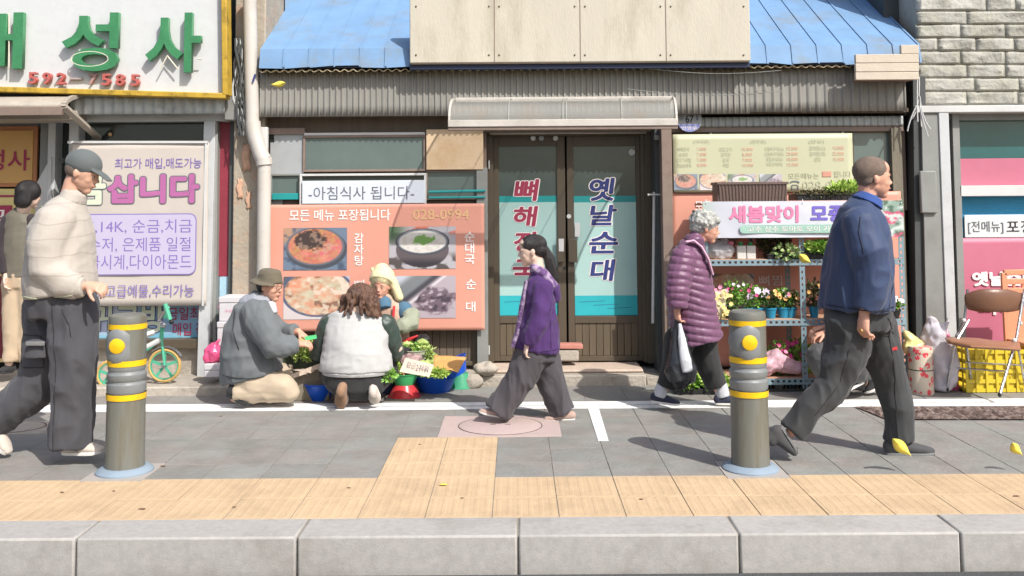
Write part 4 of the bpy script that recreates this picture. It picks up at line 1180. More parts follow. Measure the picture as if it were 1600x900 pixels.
M().tube([(bp(252, 530), .022, .02), (bp(232, 541), .022, .02), (bp(205, 545), .022, .02), (bp(185, 558), .02, .02)], 10).put('frame_beam', m_white, bk)
M().rod(bp(254, 528), bp(200, 568), .015).rod(bp(200, 568), bp(172, 585, .03), .01).rod(bp(200, 568), bp(172, 585, -.03), .01).put('frame_tube', m_mint, bk)
M().tube([(bp(238, 520), .022, .05), (bp(215, 528), .03, .06), (bp(205, 532), .03, .07)], 10, rnd=True).put('saddle', m_white, bk)
M().tube([(bp(254, 506), .012, .012), (bp(248, 500), .012, .012), (bp(262, 480, -.12), .01, .01)], 8).put('handlebar', m_chrome, bk)
M().rod(bp(258, 475, -.14), bp(266, 500, -.16), .018).put('grip', m_mint, bk)
M().ell(bp(268, 503, -.16), (.02, .02, .02)).put('grip_end', m_black, bk)
M().rod(bp(262, 480, .12), bp(258, 496, .16), .018).put('grip', m_mint, bk)
mb = M(); c = bp(257, 571); r = 29 / sB
mb.tube([(c + Vector((math.cos(a) * r, 0, math.sin(a) * r)), .004, .024) for a in [R(30 + 10 * k) for k in range(11)]], 6).put('mudguard', m_chrome, bk)
M().ell(bp(255, 508, -.03), (.025, .02, .022)).put('bell', m_chrome, bk)
M().lathe([(0, -.01), (.035, -.01), (.035, .01), (0, .01)], bp(205, 570, -.04), 14, QX).put('crank', m_black, bk)
for dz in (-14, 12): M().obox(bp(205 + dz, 576, -.07), (.035, .02, .012)).put('pedal', m_pinkb, bk)

# styrofoam boxes and pink bag
m_foam = mat('white styrofoam', (240, 236, 238), k=.64, rough=.8, var=.03, bump=.15, bs=150)
random.seed(11)
for k, (x0, y0, x1, y1, Y, lab) in enumerate(((336, 543, 372, 593, 7.95, 'white foam box, lowest of the stack beside the man in grey'), (338, 503, 375, 542.4, 7.97, 'white foam box, middle of the stack beside the man in grey'),
                                          (341, 464, 378, 502.4, 7.99, 'white foam box, topmost of the stack beside the man in grey'), (318, 569, 345, 590, 7.78, 'small white foam box carrying the pink bag'))):
    A, B, Z0, Z1 = rect(x0, y0, x1, y1, Y)
    t = thing('foam_box', lab, 'box', ((A + B) / 2, Y, Z0), 'foam boxes by the man in grey')
    M().box(A + .004, B - .004, Y + .004, Y + .26, Z0, Z1 - .05).put('box_body', m_foam, t, bevel=.008)
    M().box(A, B, Y, Y + .264, Z1 - .05, Z1).put('box_lid', m_foam, t, bevel=.008)
    if k < 3: txt('수산', x0 + 10, y0 + (y1 - y0) * .5, x0 + 22, y0 + (y1 - y0) * .62, Y - .001, m_tpink, t)
m_pbag = mat('glossy hot pink plastic', (244, 96, 146), k=.72, rough=.25, var=.08, bump=.3, bs=25)
q = P(333, 568, 7.86)
def crinkle(a, s): return lambda p, n: p + n * ((pn(p * s) - .5) * a * 2 + (pn(p * s * 2.7) - .5) * a)[:, None]
mb = M().ell(q + Vector((.0, .02, .08)), (.075, .07, .085)).tube([(q + Vector((.0, 0, .14)), .03, .03), (q + Vector((.05, 0, .19)), .015, .01)], 8, rnd=True).ell(q + Vector((-.05, -.01, .06)), (.03, .04, .07))
tag(blob('plastic_bag', mb, .009, m_pbag, None, 1, crinkle(.012, 22)), 'hot pink knotted plastic bag on a small foam box', 'bag')

# ================================================================== FOLIAGE HELPERS
m_leafd = mat('dark green leaf', (72, 104, 52), k=.7, rough=.5, var=.3, vs=30, bump=0, rnd=.1)
m_leafm = mat('fresh green leaf', (128, 178, 72), k=.72, rough=.45, var=.25, vs=25, bump=0)
m_leafl = mat('lime green leaf', (186, 216, 104), k=.76, rough=.45, var=.2, vs=25, bump=0)
m_leafv = mat('variegated leaf', (206, 214, 160), k=.76, rough=.45, var=.25, vs=40, bump=0, col2=(120, 160, 80))
m_leafo = mat('olive drying foliage', (110, 112, 70), k=.66, rough=.7, var=.35, vs=25, bump=0, col2=(86, 74, 50))
def leafm(mb, c, r, n, size, up=.3, seed=0, droop=.0):
    rs_ = random.Random(seed); c = Vector(c)
    for _ in range(n):
        a = rs_.uniform(0, 6.283); zz = rs_.uniform(-1, 1); rr = rs_.random() ** .4; q_ = math.sqrt(1 - zz * zz)
        d = Vector((math.cos(a) * q_, math.sin(a) * q_, zz))
        p = c + Vector((d.x * r[0], d.y * r[1], d.z * r[2])) * rr
        t = (d + Vector((rs_.uniform(-.6, .6), rs_.uniform(-.6, .6), up + rs_.uniform(-.4, .4)))).normalized()
        side = t.cross(Vector((rs_.uniform(-1, 1), rs_.uniform(-1, 1), rs_.uniform(-.3, 1)))).normalized()
        nrm = side.cross(t); l = size * rs_.uniform(.6, 1.3); w = l * rs_.uniform(.28, .42)
        v = [p, p + t * l * .45 + side * w - nrm * w * .25, p + t * l * .5 - nrm * 0, p + t * l * .45 - side * w - nrm * w * .25, p + t * l - nrm * l * .15]
        mb.add(v, [(0, 1, 2), (0, 2, 3), (1, 4, 2), (2, 4, 3)])
    return mb
def petalm(mb, c, r, n=7, tilt=.5, seed=0):
    rs_ = random.Random(seed); c = Vector(c)
    nrm = Vector((rs_.uniform(-.5, .5), -1, rs_.uniform(.1, .9))).normalized()
    u = nrm.orthogonal().normalized(); w_ = nrm.cross(u)
    for k in range(n):
        a = 6.283 * k / n; d = u * math.cos(a) + w_ * math.sin(a); s_ = u * math.cos(a + 1.57) + w_ * math.sin(a + 1.57)
        v = [c, c + d * r * .6 + s_ * r * .38 + nrm * r * tilt * .4, c + d * r + nrm * r * tilt * .5, c + d * r * .6 - s_ * r * .38 + nrm * r * tilt * .4]
        mb.add(v, [(0, 1, 2, 3)])
    return mb
FL = {}
def fcol(name, c): return mat(name, c, k=.78, rough=.5, var=.12, vs=40, bump=0)
m_fpink = fcol('magenta petal', (222, 70, 140)); m_fpale = fcol('pale lilac petal', (236, 212, 240)); m_forg = fcol('apricot petal', (246, 190, 110))
m_fwhite = fcol('white petal', (244, 238, 236)); m_fyel = fcol('cream yellow petal', (248, 230, 150)); m_frose = fcol('rose petal', (236, 150, 180))
def pot(c, r, h, m, parent, name='pot'):
    return M().lathe([(0, 0), (r * .72, 0), (r, h * .86), (r * 1.1, h * .86), (r * 1.1, h), (r * .95, h), (r * .9, h * .8), (0, h * .8)], c, 16).put(name, m, parent)
def plant(nm, label, c, r, leaf, nleaf, lsize, flowers=(), potm=None, pr=.05, ph=.07, seed=0, cat='plant', group=None, stems=5):
    t = thing(nm, label, cat, c, group); c = Vector(c)
    if potm: pot(c, pr, ph, potm, t)
    top = c + Vector((0, 0, ph * .85))
    mb = M(); rs_ = random.Random(seed)
    for k in range(stems):
        e = top + Vector((rs_.uniform(-1, 1) * r[0] * .6, rs_.uniform(-1, 1) * r[1] * .6, r[2] * 1.5)); mb.rod(top, e, .003, 5)
    mb.put('stem', m_leafd, t)
    mb = leafm(M(), top + Vector((0, 0, r[2])), r, nleaf, lsize, seed=seed); mb.put('foliage', leaf, t, smooth=False)
    for i, (m, n, fr) in enumerate(flowers):
        mb = M()
        for k in range(n):
            a = rs_.uniform(-1, 1); 
            p = top + Vector((a * r[0], -abs(rs_.gauss(0, .7)) * r[1], r[2] * (1.1 + rs_.uniform(.0, 1.0) * math.sqrt(max(0, 1 - a * a)))))
            petalm(mb, p, fr, 7, seed=seed * 31 + k)
        mb.put('blossom', m, t, smooth=False)
    return t

# ================================================================== FLOWER RACK
YR = 7.72
m_steel = mat('blue grey slotted steel', (150, 176, 186), k=.64, rough=.45, var=.1, vs=10, bump=.05)
m_shelf = mat('plywood shelf board', (216, 172, 140), k=.68, rough=.7, var=.12)
rk = thing('flower_rack', 'slotted steel shelf rack crowded with potted flowers', 'rack', P(1256, 612, YR))
def rp(x, y, d=0): return P(x, y, YR + d)
xs0, xs1, xs2 = rp(1103, 450).x, rp(1254, 450).x, rp(1410, 450).x
zs_ = [rp(1256, 409).z, rp(1256, 503).z, rp(1256, 595).z]
ztop = rp(1256, 318).z
D = .42
for x in (xs0, xs1, xs2):
    for d in (0, D):
        mb = M()
        zt_ = ztop if x > xs0 else ztop - .05
        z = .0
        step = .05
        mb.box(x - .02, x - .006, YR + d, YR + d + .003, 0, zt_).box(x + .006, x + .02, YR + d, YR + d + .003, 0, zt_)
        while z < zt_: mb.box(x - .006, x + .006, YR + d + .0003, YR + d + .0027, z, min(z + .028, zt_)); z += step
        mb.box(x + .0205, x + .0235, YR + d + .0005, YR + d + .035, 0, zt_)
        mb.put('upright', m_steel, rk)
for z in zs_:
    for d in (-.004, D + .004):
        mb = M()
        mb.box(xs0 - .02, xs2 + .02, YR + d - .003, YR + d, z + .008, z + .02).box(xs0 - .02, xs2 + .02, YR + d - .003, YR + d, z - .028, z - .01)
        x = xs0 - .02
        while x < xs2: mb.box(x, x + .025, YR + d - .0028, YR + d - .0002, z - .01, z + .008); x += .045
        mb.put('shelf_rail', m_steel, rk)
    M().box(xs0 - .01, xs2 + .01, YR + .006, YR + D, z + .006, z + .022).put('shelf_board', m_shelf, rk, bevel=.003)
M().box(xs0, xs2, YR + .0, YR + D, ztop - .01, ztop + .004).put('top_board', m_shelf, rk, bevel=.003)
za, zb2, zc = zs_[0] + .022, zs_[1] + .022, zs_[2] + .022
# spring seedling banner
YN = YR - .05
nb = thing('seedling_banner', 'white banner reading spring seedlings in pink and violet, hung on the flower rack', 'banner', P(1250, 370, YN))
nw = wr(.008, 4, 12)
X0_, X1_ = P(1096, 340, YN).x, P(1412, 340, YN).x
def g_ban(u, v):
    c = np.tile(np.array([[232., 234, 244]]), (len(u), 1)); n = pn2(u * 3, v, 5, 3); n2 = pn2(u * 4, v, 9, 6)
    c = mixc(c, (192, 218, 196), sst(.10, .0, u) * sst(.1, .6, v))
    c = mixc(c, (206, 208, 218), sst(.13, .05, np.abs(u - .06 - (1 - v) * .1)) * .5)
    w = sst(.87, .9, u)
    c = mixc(c, (150, 178, 160), w * .9); c = mixc(c, (228, 96, 130), w * sst(.52, .6, n)); c = mixc(c, (224, 232, 226), w * sst(.56, .66, n2))
    c = mixc(c, (84, 112, 92), w * sst(.42, .34, n2) * .8)
    return c
def sag(X, Z): 
    return nw(X, Z)
pic(1098, 314, 1412, 371, YN, g_ban, nb, 150, 40, 'banner_cloth', sag)
txt('새봄맞이', 1139, 321, 1248, 348, YN - .004, m_tpink, nb, off=.04, disp=sag)
txt('모종', 1266, 321, 1322, 347, YN - .004, m_tviol, nb, off=.04, disp=sag)
txt('판매', 1330, 321, 1372, 347, YN - .004, m_tviol, nb, off=.03, disp=sag)
rrect(1156, 351, 1372, 364, .03, YN - .012, mat('sage ribbon print', (168, 206, 190), k=.76), nb, 'ribbon')
txt('고추 상추 토마토 오이 가지 각종 모종', 1168, 353, 1362, 362, YN - .014, m_tprw, nb)
for x in (1103, 1254, 1408): M().rod(P(x, 312, YN + .03), P(x, 318, YN - .01), .004).put('tie', m_white, nb)
# planter and tray on top
m_plant = mat('brown plastic planter', (128, 108, 100), k=.62, rough=.5, var=.06)
pt_ = thing('planter_box', 'empty brown ribbed planter box on top of the rack', 'planter', P(1174, 315, YR + .02))
A, B, Z0, Z1 = rect(1124, 287, 1224, 315, YR + .02); mb = M(); n = 20
def pf(u, v):
    x0_, x1_ = A - .015 * v, B + .015 * v; h = .006 if (u * n) % 1 < .5 else 0
    return (x0_ + (x1_ - x0_) * u, YR - .01 - h - .015 * v, Z0 + (Z1 - Z0) * v)
mb.grid(pf, n * 4, 2)
mb.box(A - .01, B + .01, YR + .0, YR + .2, Z0, Z0 + .01).box(A - .02, A - .005, YR - .01, YR + .2, Z0, Z1).box(B + .005, B + .02, YR - .01, YR + .2, Z0, Z1).box(A - .02, B + .02, YR + .19, YR + .2, Z0, Z1)
mb.put('planter_body', m_plant, pt_)
M().box(A - .03, B + .03, YR - .035, YR - .01, Z1 - .008, Z1 + .014).box(A - .03, A - .01, YR - .01, YR + .215, Z1 - .008, Z1 + .014).box(B + .01, B + .03, YR - .01, YR + .215, Z1 - .008, Z1 + .014).put('rim', m_plant, pt_, bevel=.003)
def tray(x0, y0, x1, y1, Y, d, m, nm, label, cells=True):
    A, B, Z0, Z1 = rect(x0, y0, x1, y1, Y)
    t = thing(nm, label, 'tray', ((A + B) / 2, Y, Z0))
    mb = M().box(A, B, Y, Y + .008, Z0, Z1).box(A, B, Y + d - .008, Y + d, Z0, Z1).box(A, A + .008, Y + .008, Y + d - .008, Z0, Z1).box(B - .008, B, Y + .008, Y + d - .008, Z0, Z1).box(A + .008, B - .008, Y + .008, Y + d - .008, Z0, Z0 + .01)
    mb.box(A - .008, B + .008, Y - .008, Y, Z1 - .008, Z1)
    k = A + .05
    while k < B - .02: mb.box(k, k + .004, Y - .004, Y, Z0, Z1 - .008); k += .05
    mb.put('tray_body', m, t, bevel=.002)
    M().box(A + .009, B - .009, Y + .009, Y + d - .009, Z0 + .011, Z1 - .012).put('soil', mat('dark soil', (70, 56, 44), k=.7, rough=.95, var=.4, vs=40), t)
    return t, ((A + B) / 2, Y + d / 2, Z1), (B - A) / 2
t, c, hw = tray(1246, 303, 1345, 313, YR - .02, .26, m_black, 'seedling_tray', 'black tray of drying green sprouts on top of the rack')
leafm(M(), (c[0], c[1] - .04, c[2] + .0), (hw, .14, .03), 700, .022, seed=4).put('sprouts', m_leafo, t, smooth=False)
leafm(M(), (c[0] + .18, c[1], c[2] + .03), (.16, .1, .06), 420, .04, up=.9, seed=5).put('lime_sprouts', m_leafl, t, smooth=False)
# shelf one
m_milk = mat('white carton', (226, 224, 216), k=.76, rough=.5, var=.04)
m_gcap = mat('green bottle cap', (46, 170, 96), k=.7, rough=.35)
m_clear = mat('cloudy clear plastic', (214, 212, 214), k=.75, rough=.2, var=.1, bump=.4, bs=18, alpha=.75)
for k, x in enumerate((1152, 1167)):
    A, B, Z0, Z1 = rect(x, 381, x + 14, 403, YR + .04)
    t = thing('milk_carton', 'white carton with a green cap on the upper shelf, %s of two' % ('left' if k == 0 else 'right'), 'carton', ((A + B) / 2, YR + .08, za), 'cartons on the rack')
    M().box(A, B, YR + .04, YR + .11, za, Z1 - .015).put('carton_body', m_milk, t, bevel=.004)
    M().lathe([(.016, 0), (.02, .006), (.02, .026), (0, .028)], ((A + B) / 2, YR + .075, Z1 - .015), 14).put('cap', m_gcap, t)
M().box(rp(1183, 400).x, rp(1189, 400).x, YR + .03, YR + .12, za, rp(1180, 378).z)
q = rp(1128, 403)
mb = M().ell((q.x, YR + .1, za + .07), (.13, .07, .085)).ell((q.x + .05, YR + .1, za + .12), (.05, .05, .05)).tube([(Vector((q.x - .03, YR + .1, za + .14)), .03, .03), (Vector((q.x - .06, YR + .1, za + .2)), .02, .012)], 8, rnd=True)
t = blob('vinyl_bag', mb, .01, m_clear, None, 1, crinkle(.016, 18)); tag(t, 'crumpled clear plastic bag on the left end of the upper shelf', 'bag')
M().ell((rp(1144, 378).x, YR + .05, rp(1144, 380).z), (.025, .02, .018)).put('bag_tie', m_pinkb, t)
tb = plant('leafy_pot_plant', 'dark bushy foliage in a pot under the seedling banner', (rp(1218, 400).x, YR + .17, za), (.13, .1, .10), m_leafo, 900, .035, potm=m_black, pr=.09, ph=.03, seed=9)
t, c, hw = tray(1200, 397, 1252, 405, YR + .0, .14, m_black, 'seedling_tray', 'black tray of cream edged ivy in the middle of the upper shelf')
leafm(M(), (c[0] + .03, c[1] - .06, c[2] + .015), (hw * .8, .08, .05), 150, .045, up=0, seed=6).put('ivy_leaves', m_leafv, t, smooth=False)
t, c, hw = tray(1257, 394, 1312, 404, YR - .01, .18, m_black, 'seedling_tray', 'black tray of bright green seedlings right of the ivy tray')
leafm(M(), (c[0], c[1] - .05, c[2] + .03), (hw * .95, .1, .045), 480, .04, up=.6, seed=7).put('seedlings', m_leafm, t, smooth=False)
leafm(M(), (c[0], c[1] - .08, c[2] + .04), (hw * .95, .1, .03), 160, .04, up=.6, seed=8).put('pale_seedlings', m_leafl, t, smooth=False)
# shelf two
m_bpot = mat('blue plastic pot', (54, 158, 196), k=.7, rough=.35, var=.06)
def rz(x): return rp(x, 450).x
mats2 = [((m_fpink, 3, .017), (m_fwhite, 2, .014)), ((m_fpale, 4, .034),), ((m_forg, 6, .019),), ((m_frose, 6, .011), (m_fwhite, 3, .011))]
labs = ('magenta and white flowers', 'large pale lilac flowers', 'apricot flowers', 'tiny rose flowers')
spots = ((1148, None, .06, m_leafm, 0, .12), (1189, m_bpot, .048, m_leafm, 1, .09), (1207, m_bpot, .045, m_leafd, 2, .075), (1228, m_bpot, .048, m_leafm, 3, .08), (1170, m_bpot, .045, m_leafm, 0, .10), (1240, m_bpot, .045, m_leafd, 2, .07))
for i, (x, pm, pr_, lf, fi, hh) in enumerate(spots):
    kind = labs[fi]
    where = ('behind the bollard on the middle shelf', 'in the leftmost clear blue pot of the row', 'in the second blue pot of the row', 'in the third blue pot of the row', 'rising just left of the blue pots', 'in the last blue pot by the steel upright')[i]
    plant('flower_pot', kind + ' ' + where, (rz(x), YR + .07 + .03 * (i % 2), zb2), (.07, .055, hh), lf, 260, .028, mats2[fi], pm or m_black, pr_, .085, seed=20 + i, group='potted flowers on the middle shelf')
for x in range(3):
    M()
q = rz(1123)
t = thing('flower_bouquet', 'paper wrapped bouquet of yellow flowers at the left of the middle shelf', 'bouquet', (q, YR + .05, zb2 - .02))
mb = M().tube([(Vector((q + .02, YR + .03, zb2 - .02)), .02, .02), (Vector((q - .0, YR + .03, zb2 + .12)), .06, .05), (Vector((q - .02, YR + .03, zb2 + .22)), .10, .06)], 12)
blob('wrapping', mb, .012, mat('cream wrapping paper', (244, 228, 190), k=.78, var=.1, bump=.4, bs=20), t, 1, crinkle(.012, 16))
mb = M()
for k in range(46): petalm(mb, (q + random.uniform(-.08, .10), YR - .02 + random.uniform(-.03, .04), zb2 + random.uniform(.0, .22)), .02, 6, seed=900 + k)
mb.put('blossom', m_fyel, t, smooth=False)
mb = M()
for k in range(14): petalm(mb, (q - .04 + random.uniform(-.07, .1), YR - .01, zb2 + random.uniform(.16, .26)), .02, 6, seed=950 + k)
mb.put('blossom', m_frose, t, smooth=False)
t = plant('flower_pot', 'dried brown flower bunch in a blue pot right of the middle upright', (rz(1277), YR + .1, zb2), (.08, .06, .11), m_leafo, 260, .035, ((m_forg, 3, .018),), m_bpot, .04, .09, seed=41, group='potted flowers on the middle shelf')
t = plant('flower_pot', 'white daisy pot on the right end of the middle shelf', (rz(1398), YR + .03, zb2), (.07, .05, .05), m_leafm, 160, .03, ((m_fwhite, 9, .02),), m_black, .05, .07, seed=42, group='potted flowers on the middle shelf')
# lower level and ground
m_bagp = mat('pink and grey printed sack', (236, 190, 200), k=.75, rough=.5, var=.1, vs=5, bump=.3, bs=14, col2=(150, 150, 160))
q = P(1214, 548, YR + .05)
mb = M().tube([(Vector((q.x - .14, YR + .1, zc + .07)), .07, .09), (Vector((q.x, YR + .1, zc + .12)), .10, .1), (Vector((q.x + .16, YR + .1, zc + .07)), .05, .07)], 12, rnd=True)
tag(blob('soil_sack', mb, .012, m_bagp, None, 1, crinkle(.015, 14)), 'pink and grey printed sack lying under the middle shelf', 'sack')
gz = .0
def ground_plant(nm, px, py, lab, **k):
    g_ = G(px, py); return plant(nm, lab, (g_.x, g_.y, 0), seed=px, **k)
t, c, hw = None, None, None
t_ = thing('black_crate', 'low black crate holding flower pots at the foot of the rack', 'crate', G(1228, 612))
g_ = G(1228, 612); x0_, x1_ = G(1198, 612).x, G(1262, 612).x
mb = M().box(x0_, x1_, g_.y, g_.y + .01, 0, .022).box(x0_, x1_, g_.y, g_.y + .01, .06, .075).box(x0_, x1_, g_.y + .2, g_.y + .21, 0, .075).box(x0_, x0_ + .01, g_.y + .01, g_.y + .2, 0, .075).box(x1_ - .01, x1_, g_.y + .01, g_.y + .2, 0, .075)
k = x0_
while k < x1_ - .01: mb.box(k, k + .008, g_.y + .001, g_.y + .009, .022, .06); k += .03
mb.put('crate_frame', m_black, t_)
ground_plant('flower_pot', 1217, 606, 'magenta flowers in a white pot standing in the black crate', r=(.10, .07, .15), leaf=m_leafm, nleaf=420, lsize=.035, flowers=((m_fpink, 22, .022), (m_frose, 6, .02)), potm=m_white, pr=.05, ph=.08)
ground_plant('flower_pot', 1238, 604, 'magenta flowers in a blue pot right of the white pot', r=(.08, .06, .15), leaf=m_leafm, nleaf=300, lsize=.035, flowers=((m_fpink, 12, .022),), potm=m_bpot, pr=.045, ph=.08)
ground_plant('lettuce_plant', 1254, 604, 'tall lime green lettuce seedling beside the squatting figure', r=(.05, .05, .16), leaf=m_leafl, nleaf=150, lsize=.06, potm=m_conc, pr=.05, ph=.08)
ground_plant('flower_pot', 1190, 607, 'white flowers at the crate\'s left, half behind the bollard', r=(.07, .06, .1), leaf=m_leafl, nleaf=160, lsize=.035, flowers=((m_fwhite, 10, .018),), potm=m_bpot, pr=.04, ph=.07)
for (x0, x1, lab, sd) in ((1056, 1100, 'black tray of green seedlings on the ground by the old woman\'s feet', 3), (1100, 1142, 'black tray of green seedlings on the ground just left of the bollard', 5)):
    g_ = G((x0 + x1) / 2, 617)
    t = thing('seedling_tray', lab, 'tray', g_)
    a, b = G(x0, 617).x, G(x1, 617).x
    M().box(a, b, g_.y, g_.y + .3, 0, .05).put('tray_body', m_black, t, bevel=.006)
    leafm(M(), ((a + b) / 2, g_.y + .12, .08), ((b - a) / 2, .16, .05), 420, .045, up=.5, seed=sd).put('seedlings', m_leafm, t, smooth=False)
    leafm(M(), ((a + b) / 2, g_.y + .08, .10), ((b - a) / 2, .14, .04), 160, .045, up=.5, seed=sd + 50).put('pale_seedlings', m_leafl, t, smooth=False)
g_ = G(1092, 606)
o = M().bar(g_ + Vector((.02, .0, 0)), P(1078, 534, g_.y + .12), .05, .05).put('wooden_leg', m_ply, base=g_, bevel=.004); o.name = 'wooden_stake'
tag(o, 'pale slanting wooden stake behind the old woman\'s legs', 'stake')
ground_plant('ivy_pot', 1137, 580, 'trailing grey leaved plant half behind the right bollard', r=(.06, .05, .16), leaf=m_leafv, nleaf=150, lsize=.04, flowers=((m_fwhite, 8, .02),), potm=m_black, pr=.05, ph=.08)

# ================================================================== VEGETABLE SELLER'S GOODS
def bowl(nm, px, py, rp_, hp, m, lab, flip=False, z0=None, tilt=0, Y=None, group='plastic bowls of the vegetable seller', squash=1.0):
    g_ = G(px, py) if Y is None else P(px, py, Y)
    if z0 is not None: g_.z = z0
    s = FPX / g_.y; r = rp_ / s; h = hp / s
    t = thing(nm, lab, 'bowl', g_, group)
    prof = [(0, 0), (r * .62, 0), (r * .72, h * .25), (r * .9, h * .75), (r * .96, h * .95), (r * 1.03, h), (r * 1.03, h * .96), (r * .93, h * .9), (r * .84, h * .65), (r * .66, h * .22), (r * .58, h * .07), (0, h * .07)]
    if flip: prof = [(a, h - b) for a, b in prof][::-1]
    M().lathe(prof, g_, 32, Matrix.Rotation(tilt, 3, 'Y')).put('bowl_shell', m, t)
    return t, g_, r, h
m_pr = mat('red plastic', (226, 70, 76), k=.72, rough=.3, var=.04, bump=.02); m_pg = mat('mint green plastic', (88, 206, 130), k=.72, rough=.3, var=.04, bump=.02)
m_pb = mat('blue plastic', (32, 96, 214), k=.74, rough=.3, var=.04, bump=.02); m_pg2 = mat('sea green plastic', (84, 178, 136), k=.7, rough=.35, var=.04, bump=.02)
m_pn = mat('navy plastic', (84, 98, 140), k=.65, rough=.3)
m_dgr = mat('dark green crate plastic', (66, 78, 56), k=.65, rough=.5, var=.15)
gA = G(632, 621)
bowl('plastic_bowl', 632, 619, 25, 18, m_pr, 'red bowl turned upside down under the small green bowl', flip=True)
hz = 18 / (FPX / gA.y)
t, g_, r, h = bowl('plastic_bowl', 632, 619, 23, 18, m_pg, 'small mint green bowl of orange pieces on the red bowl', z0=hz)
mb = M(); rs_ = random.Random(2)
for k in range(30): a = rs_.uniform(0, 6.28); q_ = rs_.random() ** .5 * r * .75; mb.ell(g_ + Vector((math.cos(a) * q_, math.sin(a) * q_, h * .85 + rs_.uniform(0, .025))), (.02, .02, .014), su=6, sv=5)
tag(mb.put('carrot_pieces', mat('orange slices', (232, 160, 120), k=.75, var=.15), base=g_ + Vector((0, 0, h * .8))), 'pale orange vegetable pieces heaped in the small green bowl', 'vegetables')
t, g_, r, h = bowl('plastic_basin', 680, 611, 36, 27, m_pb, 'large blue basin of vegetables behind the price card')
bas = g_.copy(); basr, bash = r, h
bowl('plastic_bowl', 719, 605, 20, 22, m_pg2, 'sea green bowl turned upside down at the right end of the stall', flip=True)
bowl('plastic_bowl', 606, 614, 15, 20, m_pn, 'navy bowl peeking out beside the crouching woman in white')
t, g2, r2, h2 = bowl('plastic_basin', 714, 586, 26, 24, m_pb, 'blue basin tilted up behind the orange sheet', tilt=-.45, Y=7.75)
bowl('plastic_basin', 500, 597, 26, 26, m_pb, 'blue basin mostly hidden behind the crouching woman', Y=7.55, z0=.0)
# vegetables in basin
m_cab = mat('pale cabbage leaf', (206, 216, 140), k=.76, rough=.5, var=.15, vs=14, bump=.3, bs=20, col2=(176, 202, 104))
def veg(nm, c, rr, m, lab, seed=0, cat='vegetables'):
    mb = M().ell(c, rr, su=14, sv=10)
    o = blob(nm, mb, .009, m, None, 1, lambda p, n: p + n * (np.abs(pn(p * 26 + seed) - .5) * .05)[:, None]); tag(o, lab, cat); return o
rs_ = random.Random(8)
veg('cabbage', bas + Vector((.02, .1, bash + .05)), (.07, .07, .065), m_cab, 'round pale green cabbage behind the orange sheet', 3, 'cabbage')
mb = leafm(M(), bas + Vector((.0, -.02, bash + .0)), (.15, .14, .03), 160, .05, seed=3)
tag(mb.put('greens', m_leafl, base=bas + Vector((0, 0, bash - .02)), smooth=False), 'loose pale green leaves filling the large blue basin', 'vegetables')
# white basket with greens and netted onions
c = P(648, 568, 7.75)
t = thing('wire_basket', 'white rimmed clear basket heaped with green vegetables', 'basket', (c.x, 7.75, c.z))
M().lathe([(.0, 0), (.10, 0), (.125, .09), (.132, .092), (.125, .095), (.10, .01), (0, .01)], (c.x, 7.75, c.z + .02), 24).put('basket_shell', mat('clear basket plastic', (206, 210, 190), k=.75, rough=.3, alpha=.8), t)
rs_ = random.Random(5)
mb = M()
for k in range(15):
    a = rs_.uniform(0, 6.28); q_ = rs_.random() ** .5 * .09; cc = Vector((c.x + math.cos(a) * q_, 7.75 + math.sin(a) * q_, c.z + .12 + rs_.uniform(-.01, .05)))
    mb.tube([(cc - Vector((.03, 0, .0)), .016, .016), (cc + Vector((0, 0, .008)), .022, .02), (cc + Vector((.03, 0, .0)), .014, .014)], 8, rnd=True)
tag(mb.put('green_peppers', m_cab, base=(c.x, 7.75, c.z + .1)), 'pale green squash and peppers heaped in the clear basket', 'vegetables')
tag(leafm(M(), (c.x - .02, 7.70, c.z + .12), (.09, .06, .035), 150, .032, seed=12).put('leafy_greens', m_leafm, base=(c.x, 7.7, c.z + .1), smooth=False), 'leafy greens lying over the clear basket', 'vegetables')
veg('onion_net', P(640, 564, 7.6) + Vector((0, 0, .0)), (.11, .07, .045), mat('pink net of onions', (206, 176, 170), k=.7, var=.3, vs=30, bump=.6, bs=60, col2=(150, 120, 120)), 'pinkish net of small onions under the basket', 1)
veg('melon', P(664, 572, 7.55), (.05, .05, .04), m_cab, 'small pale green melon right of the onion net', 2, 'melon')
mb = leafm(M(), P(616, 576, 7.55), (.07, .05, .04), 190, .032, seed=31)
tag(mb.put('leafy_greens', m_leafl, base=P(616, 586, 7.55), smooth=False), 'bunch of bright leafy greens left of the price card', 'vegetables')
mb = M().ell(P(659, 533, 7.85), (.07, .06, .055)).ell(P(650, 530, 7.85), (.03, .03, .03))
tag(blob('plastic_bag', mb, .01, m_black, None, 1, crinkle(.012, 22)), 'black knotted plastic bag behind the green vegetables', 'bag')
mb = M().tube([(P(628, 536, 7.8), .012, .02), (P(640, 530, 7.78), .016, .02), (P(652, 525, 7.8), .008, .02)], 8, rnd=True)
tag(mb.put('red_pepper', m_pr), 'red peppers beside the black plastic bag', 'vegetables')
for (px_, py_, Y_, r_, n_, m__, lb_, sd_) in ((684, 582, 7.42, (.08, .05, .018), 150, m_leafl, 'pale greens poking out from under the ochre cardboard', 61), (664, 550, 7.72, (.07, .05, .05), 120, m_cab, 'pale yellow green cabbage leaves at the right of the clear basket', 62),
        (606, 586, 7.25, (.05, .05, .04), 80, m_leafm, 'dark leafy bunch in the navy bowl', 63), (474, 552, 7.5, (.09, .06, .05), 160, m_cab, 'pale cabbage leaves on top of the green crate', 64)):
    tag(leafm(M(), P(px_, py_, Y_), r_, int(n_ * 1.6), .034, seed=sd_).put('leafy_greens', m__, base=P(px_, py_ + 4, Y_), smooth=False), lb_, 'vegetables')
m_card = mat('beige cardboard sign', (222, 202, 184), k=.76, rough=.8, var=.06, vs=6)
